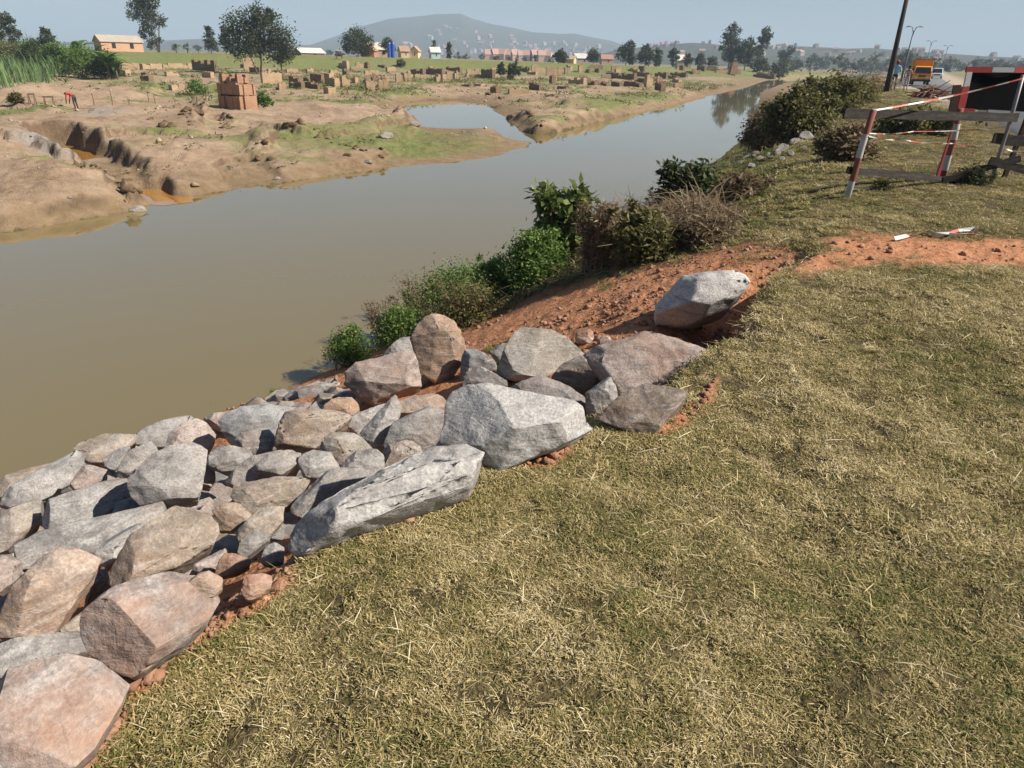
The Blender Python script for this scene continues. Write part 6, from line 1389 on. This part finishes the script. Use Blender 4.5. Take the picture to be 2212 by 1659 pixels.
def build_vehicles():
    h = math.radians(-27)
    p = on_road(*zu('7', (1235, 622))); sc = depth_of(p) / FPX * 16.9 / 2.12
    truck('orange box truck coming along the road', tuple(p), h + math.radians(4), (.85, .33, .03), (.62, .27, .05), sc)
    p = on_road(*zu('7', (1530, 505))); s2 = min(1.25, depth_of(p) / FPX * 9.2 / 1.72); car('white minibus following the orange truck', tuple(p), h, (.75, .76, .76), 'van', s2, 'minibus')
    p = on_road(*zu('7', (1735, 385))); s3 = depth_of(p) / FPX * 8.0 / 2.1; truck('distant truck with a white wind deflector', tuple(p), h, (.25, .36, .42), (.72, .74, .72), min(s3, 1.3))
    p = on_road(*zu('7', (1820, 392))); s4 = depth_of(p) / FPX * 5.0 / 1.72; car('distant white car beside the far truck', tuple(p), h, (.78, .78, .78), 'car', min(s4, 1.3))
    p = on_road(*zu('7', (1915, 378))); s5 = depth_of(p) / FPX * 4.0 / 1.72; car('distant grey car right of the far white car', tuple(p), h, (.35, .36, .40), 'car', min(s5, 1.3))
    p = on_road(1031, 108); car('dark car just entering at the right edge behind the sign', tuple(p), h, (.03, .03, .035), 'car', 1.0)
build_vehicles()

# ------------------------------------------------------------------ poles
def build_poles():
    wood = bark('dark_creosote_pole', (.055, .045, .04))
    B = at_y(*zu('4', (945, 692)), 47); T_ = at_y(*zu('4', (1105, -30)), 47); B[2] = min(B[2], gz(B[0], B[1])); d = T_ - B
    root = empty('utility_pole', tuple(B), 0, 'tall dark leaning wooden pole beside the two people', 'pole'); mb = MB(); mb.tube([(0, 0, -.3), tuple(d * .5), tuple(d * 1.12)], [.16, .14, .11], 12); mb.build('post', wood, root, smooth=True)
    mb = MB(); q = d * 1.05; mb.beam((q[0] - .8, q[1], q[2]), (q[0] + .8, q[1], q[2]), .1, .12); mb.build('crossarm', wood, root)
    st = plain('galvanised_pole', (.12, .13, .14), .5, .4)
    for i, (b, t, y, span, lb) in enumerate((((1090, 600), (1158, 258), 92, 1.0, 'nearest double armed street lamp behind the people'), ((1272, 520), (1305, 362), 165, 1.0, 'second double armed street lamp along the road'), ((1412, 540), (1440, 398), 205, .9, 'third double armed street lamp along the road'))):
        T_ = at_y(*zu('4', t), y); zb = road_z(np.array([y]))[0]; H_ = T_[2] - zb; W_ = 58 * .12054 * (depth_of(T_) / FPX) * span * (1 if i == 0 else .62)
        root = empty('street_lamp', (T_[0] - H_ * .03, y, zb), math.radians(-15), lb, 'street lamp', 'street lamps along the road')
        mb = MB(); mb.tube([(0, 0, -.3), (H_ * .03, 0, H_)], [.14, .07], 10); mb.build('post', st, root, smooth=True)
        hz = H_ + W_ * .62
        for s in (-1, 1):
            mb = MB(); mb.tube([(H_ * .03 + s * W_ * .05, 0, H_ - .1)] + [(H_ * .03 + s * W_ * math.sin(a) , 0, H_ + W_ * .62 * (1 - abs(1 - math.sin(a * 1.0 + .6)) * 1.0)) for a in (.25, .6, .95, 1.3)], .045, 6); mb.build('arm', st, root, smooth=True)
            mb = MB(); mb.hexa([(H_ * .03 + s * (W_ * .78), -.16, H_ + W_ * .50), (H_ * .03 + s * (W_ * 1.15), -.14, H_ + W_ * .46), (H_ * .03 + s * (W_ * 1.15), .14, H_ + W_ * .46), (H_ * .03 + s * (W_ * .78), .16, H_ + W_ * .50), (H_ * .03 + s * (W_ * .78), -.1, H_ + W_ * .60), (H_ * .03 + s * (W_ * 1.15), -.1, H_ + W_ * .54), (H_ * .03 + s * (W_ * 1.15), .1, H_ + W_ * .54), (H_ * .03 + s * (W_ * .78), .1, H_ + W_ * .60)]); mb.build('lamp_head', STEEL, root)
    # heap on the shoulder
    p = ground_hit(*zu('7', (1410, 850))); root = empty('brushwood_heap', tuple(p), 0, 'heap of brown sticks lying on the road shoulder', 'heap'); r = np.random.default_rng(4); s_ = depth_of(p) / FPX; mb = MB(); W_ = 42 * s_ * .5
    for i in range(70):
        c = np.array([r.normal(0, .42) * W_, r.normal(0, .3) * W_, 0]); c[2] = max(.02, .45 * W_ * (1 - (c[0] / W_) ** 2) * r.uniform(.1, 1)); a = r.normal(.2, .6); L_ = r.uniform(.25, .6) * W_; d = np.array([math.cos(a), math.sin(a), r.normal(0, .25)]) * L_
        mb.tube([c - d, c + np.array([0, 0, .03]), c + d], [.03, .03, .02], 5)
    mb.build('sticks', bark('reddish_stick', (.17, .085, .06)), root)
build_poles()

# ------------------------------------------------------------------ barricade
def striped(name, c1=(.21, .055, .045), c2=(.46, .45, .44), period=.3, axis=2, phase=0.0, duty=.5):
    m = Mat(name, .75, .25); sp = m.n('SeparateXYZ'); m.l(m.pos(), sp.inputs[0]); f = m.math('FRACT', m.math('MULTIPLY_ADD', sp.outputs[axis], 1 / period)); 
    f.node.inputs[0].links[0].from_node.inputs[2].default_value = phase
    s = m.math('GREATER_THAN', f, duty); n = m.noise(m.pos(), 7, 5, .65); wear = m.rng(n, .36, .60, .1, .9)
    m.col(m.mix(wear, m.mix(s, c1, c2), m.mix(s, (.20, .08, .06), (.36, .33, .30)))); m.bump(n, .3, .005); return m.m
def build_barricade():
    wood = Mat('weathered_board', .9, .15); p = wood.pos(); n = wood.noise(wood.mapping(p, (1.2, 14, 14)), 2.2, 6, .65); n2 = wood.noise(p, 26, 4, .7)
    wood.col(wood.ramp(wood.math('ADD', wood.math('MULTIPLY', n, .6), wood.math('MULTIPLY', n2, .4)), [(.32, (.022, .019, .017)), (.5, (.045, .039, .034)), (.7, (.095, .085, .076))])); wood.bump(n, .6, .01); WD = wood.m
    Z = '4'
    def base(pt, z=None): return ground_hit(*zu(Z, pt))
    b1 = base((602, 1650)); b2 = base((1392, 1510)); b3 = base((1792, 1540))
    GRP = 'posts of the barricade'
    def post(bp, top, label, mat, r, sunk=.3):
        T_ = at_y(*zu(Z, top), bp[1] * .995); d = T_ - bp; L_ = np.linalg.norm(d); o = empty('barricade_post', tuple(bp), 0, label, 'post', GRP)
        q = Vector(d).to_track_quat('Z', 'Y'); o.rotation_euler = q.to_euler(); mb = MB(); mb.tube([(0, 0, -sunk), (0, 0, L_ * .3), (0.012, .01, L_ * .6), (0, 0, L_)], [r, r * .97, r * .94, r * .9], 10); mb.build('shaft', mat, o, smooth=True); return T_, L_
    t1, L1 = post(b1, (832, 905), 'leaning red and white barricade post nearest the river', striped('red_white_post', period=.60, phase=.6), .043)
    t2, L2 = post(b2, (1550, 900), 'red and white barricade post in front of the dark sign', striped('red_white_post_two', period=.46, phase=.1), .048)
    t3, L3 = post(b3, (2066, 620), 'thin grey metal barricade post at the right edge', plain('grey_pipe', (.22, .20, .20), .5, .4, .3, 8, .3), .03)
    y1, y2, y3 = b1[1], b2[1], b3[1]
    def yline(px): 
        xs = [602, 1392, 1792, 2400]; return float(np.interp(px, [590, 1500, 1900, 2400], [y1, y2, y3, y3 + .15]))
    GB = 'boards of the barricade'
    def board(a, b, hpx, label, off=-.06, thick=.03):
        A = at_y(*zu(Z, a), yline(a[0]) + off); B = at_y(*zu(Z, b), yline(b[0]) + off); dep = (depth_of(A) + depth_of(B)) / 2; h = hpx * .12054 * dep / FPX
        mid = (A + B) / 2; d = B - A; L_ = np.linalg.norm(d); o = empty('board', tuple(mid), 0, label, 'board', GB); x = d / L_; y = np.cross(np.array([0, 0, 1.]), x); y /= np.linalg.norm(y); zz = np.cross(x, y)
        o.rotation_euler = Matrix(((x[0], y[0], zz[0]), (x[1], y[1], zz[1]), (x[2], y[2], zz[2]))).to_euler()
        mb = MB(); n = 8; r = np.random.default_rng(int(a[0])); prev = None
        for i in range(n):
            x0, x1 = -L_ / 2 + L_ * i / n, -L_ / 2 + L_ * (i + 1) / n
        V = []; 
        for i in range(n + 1):
            xx = -L_ / 2 + L_ * i / n; w0, w1 = r.normal(0, .006), r.normal(0, .006); V += [(xx, -thick / 2, -h / 2 + w0), (xx, thick / 2, -h / 2 + w0), (xx, thick / 2, h / 2 + w1), (xx, -thick / 2, h / 2 + w1)]
        F_ = [[3, 2, 1, 0], [n * 4, n * 4 + 1, n * 4 + 2, n * 4 + 3]] + [[i * 4 + k, i * 4 + (k + 1) % 4, i * 4 + 4 + (k + 1) % 4, i * 4 + 4 + k] for i in range(n) for k in range(4)]
        mb.add(V, F_); mb.build('plank', WD, o)
    board((582, 942), (2020, 975), 72, 'long weathered top board across the barricade')
    board((608, 1412), (1430, 1488), 50, 'lower weathered board on the river side of the barricade')
    board((1400, 1498), (2045, 1312), 52, 'slanting weathered board rising to the right edge', off=-.11)
    board((1420, 1512), (2300, 1595), 34, 'low board lying almost on the grass', off=-.02)
    board((1818, 1148), (2300, 1192), 82, 'short board sticking in from the right edge', off=-.07)
    board((1788, 1335), (2300, 1470), 62, 'crossed board slanting down at the right edge', off=-.15)
    # the sign seen from behind
    ys = y2 + .45
    def S(pt, dy=0): return at_y(*zu(Z, pt), ys + dy)
    tl, tr, br, bl = S((1618, 598)), S((2150, 600), .1), S((2105, 928), .1), S((1568, 905))
    root = empty('road_sign', tuple(np.array([bl[0], bl[1], gz(bl[0], bl[1])])), 0, 'dark sign board in a red and white frame, seen from behind', 'sign'); o0 = np.array(root.location)
    nrm = np.cross(tr - tl, bl - tl); nrm /= np.linalg.norm(nrm); 
    if nrm[1] > 0: nrm = -nrm
    mb = MB(); mb.hexa([*(q - o0 for q in (bl, br, tr, tl)), *(q - o0 + nrm * .012 for q in (bl, br, tr, tl))]); mb.build('panel', plain('dark_sheet_metal', (.009, .008, .009), .95, .03, .3, 3), root)
    red = plain('faded_red_paint', (.30, .035, .03), .7, .3, .3, 6); wh = plain('dirty_white_paint', (.45, .44, .43), .7, .3, .25, 6); br_ = plain('dark_brown_wood', (.07, .035, .028), .85, .2, .3, 5)
    def fr(a, b, w, mat, nm, off=.02): mb = MB(); mb.beam(np.array(a) - o0 + nrm * off, np.array(b) - o0 + nrm * off, .03, w, up=tuple(np.cross(np.array(b) - np.array(a), nrm))); mb.build(nm, mat, root)
    k = 20 * .12054 * depth_of(tl) / FPX
    fr(S((1585, 577)), S((1800, 579)), k * 2.2, red, 'frame_top'); fr(S((1802, 579)), S((1985, 580)), k * 1.9, wh, 'frame_top'); fr(S((1987, 580)), S((2160, 582), .1), k * 2.2, red, 'frame_top')
    fr(S((1607, 598)), S((1582, 715)), k * 2.4, wh, 'frame_side', .035); fr(S((1578, 718)), S((1530, 925)), k * 3.2, red, 'frame_side', .035)
    fr(S((1532, 920)), S((1650, 925)), k * 2.2, red, 'frame_bottom', .03); fr(S((1760, 918)), S((2030, 935), .08), k * 1.0, STEEL, 'frame_bottom', .03)
    c = S((1520, 705), -.05); e = S((1478, 930), -.05); mb = MB(); mb.beam(c - o0, e - o0, .03, 62 * .12054 * depth_of(c) / FPX, up=(1, 0, 0)); mb.build('brace', br_, root)
    e = S((1535, 925)); mb = MB(); mb.beam(e - o0, np.array([b2[0] + .03, b2[1] + .22, gz(b2[0], b2[1]) - .1]) - o0, .04, .05, up=(1, 0, 0)); mb.build('support_post', red, root)
    q = S((2120, 930), .12); mb = MB(); mb.beam(q - o0, np.array([q[0] - .1, q[1], gz(q[0], q[1]) - .1]) - o0, .06, .06, up=(1, 0, 0)); mb.build('support_post', br_, root)
    # marker tape
    def tape(pts, label, sag=.0, w=.035, seed=0, y=None, group='strands of red and white tape'):
        P_ = [at_y(*zu(Z, p), yy) for p, yy in zip(pts, y)]; r = np.random.default_rng(seed); V = []; fine = []
        for a, b in zip(P_[:-1], P_[1:]):
            for t in np.linspace(0, 1, 14, endpoint=False): fine.append(a + (b - a) * t - np.array([0, 0, sag * 4 * t * (1 - t)]))
        fine.append(P_[-1]); L_ = 0; rnd = []
        for i, p in enumerate(fine):
            if i: L_ += np.linalg.norm(fine[i] - fine[i - 1])
            tw = .8 * math.sin(i * .35 + seed); V += [p + np.array([0, math.sin(tw) * w / 2, math.cos(tw) * w / 2]), p - np.array([0, math.sin(tw) * w / 2, math.cos(tw) * w / 2])]; rnd += [L_, L_]
        o0 = np.array(fine[0]); me = mesh_np('barrier_tape', [v - o0 for v in V], [[2 * i, 2 * i + 1, 2 * i + 3, 2 * i + 2] for i in range(len(fine) - 1)], TAPE); attr(me, 'rnd', rnd); o = obj('barrier_tape', me, loc=tuple(o0)); tag(o, label, 'tape', group)
        md = o.modifiers.new('t', 'SOLIDIFY'); md.thickness = .0015
    tm = Mat('red_white_tape', .5, .4); s = tm.math('GREATER_THAN', tm.math('FRACT', tm.math('MULTIPLY', tm.attr('rnd'), 1 / .62)), .5); tm.col(tm.mix(s, (.62, .58, .56), (.52, .11, .08))); TAPE = tm.m
    f = b1[1] - .06
    tape([(850, 912), (2070, 650)], 'red and white tape rising from the leaning post to the right edge', .03, .024, 1, [f, y3 - .08])
    tape([(792, 1106), (1155, 1090), (1920, 1052)], 'upper slack tape strung between the barricade posts', .02, .014, 2, [f, y2 - .2, y3 - .06])
    tape([(790, 1130), (1060, 1158), (1480, 1190), (1850, 1225)], 'lower sagging tape strung between the barricade posts', .02, .016, 3, [f, (f + y2) / 2, y2 - .08, y3 - .06])
    tape([(1790, 1160), (1770, 1220), (1748, 1320)], 'short torn tape end hanging at the right of the barricade', .0, .02, 4, [y3 - .1, y3 - .1, y3 - .1])
    tape([(1905, 1235), (1990, 1255), (2200, 1290)], 'tape strand running out at the right edge below the short board', .0, .025, 5, [y3 - .08, y3 - .08, y3])
    # litter on the path
    pts = [(1490, 520), (1540, 512), (1600, 490), (1665, 478), (1720, 490), (1790, 495), (1840, 470), (1930, 465), (1935, 490), (1850, 498), (1790, 496)]
    V = []; rnd = []; L_ = 0; last = None
    for i, p in enumerate(pts):
        q = ground_hit(*zu('8', p)); q[2] = gz(q[0], q[1]) + .03 + .015 * (i % 2)
        if last is not None: L_ += np.linalg.norm(q - last)
        last = q; tw = i * 1.1; d = np.array([math.sin(tw) * .01, math.cos(tw) * .028, .018 + .01 * math.sin(i * 2)]); V += [q + d, q - d * .6]; rnd += [L_, L_]
    o0 = V[0].copy(); me = mesh_np('crumpled_tape', [v - o0 for v in V], [[2 * i, 2 * i + 1, 2 * i + 3, 2 * i + 2] for i in range(len(pts) - 1)], TAPE); attr(me, 'rnd', rnd); o = obj('crumpled_tape', me, loc=tuple(o0)); tag(o, 'crumpled red and white tape lying on the red path', 'tape'); md = o.modifiers.new('t', 'SOLIDIFY'); md.thickness = .002
    # broken painted stake and pale stones near the barricade
    a = base((1340, 1470)); b = at_y(*zu(Z, (1390, 1340)), a[1]); st = empty('broken_stake', tuple(a), 0, 'short pale broken stake leaning on the middle post', 'stake'); mb = MB(); mb.beam((0, 0, -.05), tuple(b - a), .05, .04, up=(1, 0, 0)); mb.build('shaft', wh, st)
    for i, (x0, x1, y0_, y1_, lb) in enumerate(((345, 392, 1372, 1402, 'small white stone lying on the grass slope before the barricade'),)):
        rock('4', [(x0, y1_), (x0 + 8, y0_ + 6), ((x0 + x1) / 2, y0_), (x1, y0_ + 10), (x1 - 5, y1_)], 'white', lb, group=None, name='stone')
build_barricade()

# ------------------------------------------------------------------ stones at the water below the big bushes, litter across the river
def build_small_stones():
    r = np.random.default_rng(21); G = 'pale stones along the water below the big bank bush'
    spots = [((0, 1150, 20, 1200), 'white stone nearest the water'), ((30, 1195, 130, 1260), 'broad pale stone'), ((0, 1225, 55, 1290), 'grey stone at the water'), ((130, 1140, 240, 1205), 'flat pale slab'), ((210, 1085, 330, 1160), 'long pale slab'),
             ((300, 1030, 450, 1110), 'concrete slab with a dark edge'), ((380, 930, 545, 1000), 'topmost pale slab'), ((230, 1210, 275, 1240), 'small brown stone'), ((0, 1350, 25, 1400), 'lowest pale stone'), ((110, 1240, 170, 1285), 'small grey stone')]
    spots += [((-105, 1165, -30, 1225), 'big whitish slab leaning at the water'), ((-190, 1250, -120, 1300), 'grey rubble lump by the water'), ((-250, 1290, -190, 1330), 'tan rubble lump by the water'), ((-300, 1330, -240, 1375), 'pale rubble lump lowest by the water'), ((-150, 1290, -80, 1340), 'flat tan stone above the rubble'), ((-60, 1260, 0, 1310), 'rounded grey stone above the rubble'), ((-220, 1350, -150, 1390), 'brownish stone beside the shrub'), ((200, 1160, 262, 1195), 'little tan stone between the slabs'), ((455, 985, 515, 1030), 'grey stone under the topmost slab'), ((40, 1290, 95, 1330), 'half sunk stone on the grass side')]
    for i, ((x0, y0, x1, y1), nm) in enumerate(spots):
        cx, cy, a, b = (x0 + x1) / 2, (y0 + y1) / 2, (x1 - x0) / 2, (y1 - y0) / 2
        pts = [(cx + a * math.cos(t) * r.uniform(.8, 1.1), cy - b * math.sin(t) * r.uniform(.75, 1.1) - (t < 3.2) * b * .1) for t in np.linspace(0, 6.0, 8)]
        rock('4', pts, ['sand', 'grey', 'tan'][i % 3] if 'whit' not in nm else 'white', f'{nm}, in the stones below the big bank bush', group=G, tilt=.62, name='stone', shade=.72, bulge=.08)
    for k, p, wd, lb in (('6', (195, 665), 60, 'pale block lying at the waterline of the far mud bank'), ('5', (1110, 975), 130, 'flat pale stone at the mouth of the orange creek'), ('5', (560, 880), 45, 'dark lump alone on the mud mound'), ('6', (1000, 350), 110, 'pale tan boulder like clod beside the grassy bump'), ('6', (1215, 265), 80, 'pale tan clod at the neck of the grassy spit'), ('6', (870, 545), 60, 'dark driftwood stump on the slope of the far bank')):
        x, y = p; a = wd / 2; rock(k, [(x - a, y + a * .35), (x - a * .8, y - a * .2), (x - a * .1, y - a * .45), (x + a * .7, y - a * .3), (x + a, y + a * .15), (x + a * .4, y + a * .4)], 'dark' if 'dark' in lb else 'sand', lb, group=None, name='stone', tilt=.5)
    # crumbs of mud and scattered litter on the flats: uncountable
    base_ = np.array([(1, 0, 0), (-1, 0, 0), (0, 1, 0), (0, -1, 0), (0, 0, 1), (0, 0, -.6)]); bf = np.array([[0, 2, 4], [2, 1, 4], [1, 3, 4], [3, 0, 4], [2, 0, 5], [1, 2, 5], [3, 1, 5], [0, 3, 5]])
    N = 30000; th = np.radians(r.uniform(-38, 12, N)); rr = np.sqrt(r.uniform(20 ** 2, 110 ** 2, N)); x = rr * np.sin(th); y = rr * np.cos(th); z = land(x, y); sdv = poly_sd(x, y, SHORE)
    keep = (sdv > .4) & (z > WATER + .12) & (r.uniform(0, 1, N) < np.clip(.35 + 1.3 * fbm2(x, y, .12, 3, 200), .05, 1)); x, y, z, rr = x[keep][:3500], y[keep][:3500], z[keep][:3500], rr[keep][:3500]; n = len(x)
    sz = .03 * np.exp(r.exponential(.4, n)) * np.clip(rr / 50, .7, 1.8); sz = np.minimum(sz, .2)
    V = (base_[None] * (1 + r.normal(0, .25, (n, 6, 3))) * sz[:, None, None] * np.array([1, 1, .6])); V += np.stack([x, y, z + sz * .15], 1)[:, None, :]
    f = (np.arange(n)[:, None, None] * 6 + bf[None]).reshape(-1, 3); m = Mat('crumbled_mud', .95, .1); q = m.noise(m.pos('world'), .8, 4, .6); m.col(m.ramp(q, [(.3, (.25, .175, .11)), (.5, (.38, .28, .19)), (.7, (.50, .40, .30))]))
    tag(obj('mud_crumbs', mesh_np('mud_crumbs', V.reshape(-1, 3), f, m.m)), 'crumbs of dried mud strewn over the far flats', 'mud', kind='stuff')
    # stakes on the flat
    for i, (p, h, lb) in enumerate((((625, 785), 100, 'first thin stake standing on the mud flat left of the kiln'), ((765, 785), 120, 'second thin stake on the mud flat left of the kiln'), ((890, 780), 60, 'third short stake on the mud flat left of the kiln'), ((1042, 765), 75, 'fourth stake, left of the close pair before the kiln'), ((1088, 768), 70, 'fifth stake, right of the close pair before the kiln'))):
        b, dist = base_of(*zu('1', p)); H_ = z_at(zu('1', p)[0], zu('1', (p[0], p[1] - h))[1], dist) - b[2]; o = empty('stake', tuple(b), 0, lb, 'stake', 'stakes on the mud flat'); mb = MB(); mb.tube([(0, 0, -.1), (.02, 0, H_ * .5), (-.02, .02, H_)], [.035, .03, .02], 6); mb.build('shaft', MT['twig'], o)
    for i, (p, w_, lb) in enumerate((((165, 790), 40, 'small wooden trestle at the left of the pair on the mud flat'), ((290, 785), 60, 'larger wooden trestle at the right of the pair on the mud flat'))):
        b, dist = base_of(*zu('1', p)); s_ = dist / 745; W_ = w_ * .1356 * s_; H_ = 55 * .1356 * s_; o = empty('trestle', tuple(b), .2, lb, 'trestle'); mb = MB(); mb.beam((-W_ / 2, 0, H_), (W_ / 2, 0, H_), .08, .08); mb.build('top_bar', MT['twig'], o)
        for sx in (-.4, .4):
            for sy in (-.18, .18): mb = MB(); mb.tube([(sx * W_, 0, H_), (sx * W_, sy, -.05)], .03, 6); mb.build('leg', MT['twig'], o)
build_small_stones()
def build_eroded_earth():
    r = np.random.default_rng(61); bm = bmesh.new(); bmesh.ops.create_icosphere(bm, subdivisions=2, radius=1); base_ = np.array([v.co for v in bm.verts]); bf = np.array([[v.index for v in f.verts] for f in bm.faces]); bm.free()
    lines = [('5', [(690, 605), (760, 620), (850, 640), (930, 665), (990, 700), (1040, 760), (1080, 810), (1180, 840), (1280, 850)], 46, .30, -2.3), 
             ('5', [(1555, 290), (1560, 220), (1660, 225), (1760, 225), (1830, 280), (1920, 280), (2040, 270), (2140, 290), (2200, 330)], 40, .30, -2.0), ('6', [(110, 250), (200, 270), (290, 290), (360, 270), (450, 300), (560, 330), (640, 345)], 24, .28, -2.0),
             ('6', [(60, 480), (150, 560), (270, 590), (400, 605), (520, 590), (640, 560)], 22, .22, -2.6), ('5', [(1280, 300), (1350, 310), (1420, 370), (1560, 375)], 10, .34, -2.0), ('6', [(1990, 180), (2080, 200), (2130, 240), (2150, 290)], 14, .45, -2.4), ('6', [(700, 400), (800, 430), (930, 420)], 12, .28, -2.2),
             ('2', [(1310, 690), (1400, 665), (1560, 655), (1700, 690), (1900, 700), (2100, 690), (2200, 720)], 18, .45, -1.9), ('3', [(0, 830), (150, 850), (220, 890), (60, 890)], 10, .4, -2.2), ('2', [(0, 700), (200, 690), (460, 690), (640, 690)], 12, .3, -2.0)]
    V = []; F_ = []; n0 = 0; k = 0; X = []; Y = []; S_ = []
    for zk, pts, cnt, sz, zz in lines:
        P_ = np.array([at_z(*zu(zk, p), zz)[:2] for p in pts]); seg = np.linalg.norm(np.diff(P_, axis=0), axis=1); cum = np.concatenate([[0], np.cumsum(seg)])
        cnt = int(cnt * .8); t = r.uniform(0, cum[-1], cnt); X.append(np.interp(t, cum, P_[:, 0]) + r.normal(0, .3, cnt)); Y.append(np.interp(t, cum, P_[:, 1]) + r.normal(0, .35, cnt)); S_.append(sz * .36 * np.exp(r.normal(0, .5, cnt)))
    X = np.concatenate(X); Y = np.concatenate(Y); S_ = np.concatenate(S_); Zz = land(X, Y)
    for x, y, z, s_ in zip(X, Y, Zz, S_):
        if z < WATER + .22: continue
        k += 1; d = 1 + 1.0 * fbm3(base_[:, 0] + k * 3.3, base_[:, 1], base_[:, 2], 1.7, 3, k); a = r.uniform(0, 6.28); q = base_ * d[:, None] * np.array([1.5, .9, .7]) * s_
        q = np.stack([q[:, 0] * math.cos(a) - q[:, 1] * math.sin(a), q[:, 0] * math.sin(a) + q[:, 1] * math.cos(a), q[:, 2]], 1) + np.array([x, y, z + s_ * .05])
        V.append(q); F_.append(bf + n0); n0 += len(q)
    m = Mat('dark_eroded_earth', .97, .1); p = m.pos('world'); n = m.noise(p, 3, 5, .65); nn = m.n('NewGeometry'); sp = m.n('SeparateXYZ'); m.l(nn.outputs['Normal'], sp.inputs[0])
    c = m.ramp(n, [(.3, (.07, .045, .028)), (.55, (.15, .10, .06)), (.75, (.25, .175, .11))]); m.col(c)
    tag(obj('eroded_earth', mesh_np('eroded_earth', np.concatenate(V), np.concatenate(F_), m.m, False)), 'ragged lumps of dark earth along the eroded edges of the far flats', 'earth', kind='stuff')
build_eroded_earth()

# ------------------------------------------------------------------ the air
def build_haze():
    mb = MB(); mb.box((-6500, -200, -12), (6500, 7200, 222))
    m = bpy.data.materials.new('hazy_air'); m.use_nodes = True; t = m.node_tree
    t.nodes.remove(t.nodes['Principled BSDF'])
    v = t.nodes.new('ShaderNodeVolumePrincipled'); v.inputs['Color'].default_value = (.66, .83, 1.0, 1); v.inputs['Density'].default_value = HAZE
    v.inputs['Anisotropy'].default_value = 0.0
    t.links.new(v.outputs[0], t.nodes['Material Output'].inputs['Volume'])
    o = mb.build('haze', m); tag(o, 'pale blue morning haze over river and plain', kind='stuff')
HAZE = 0.00034
build_haze()
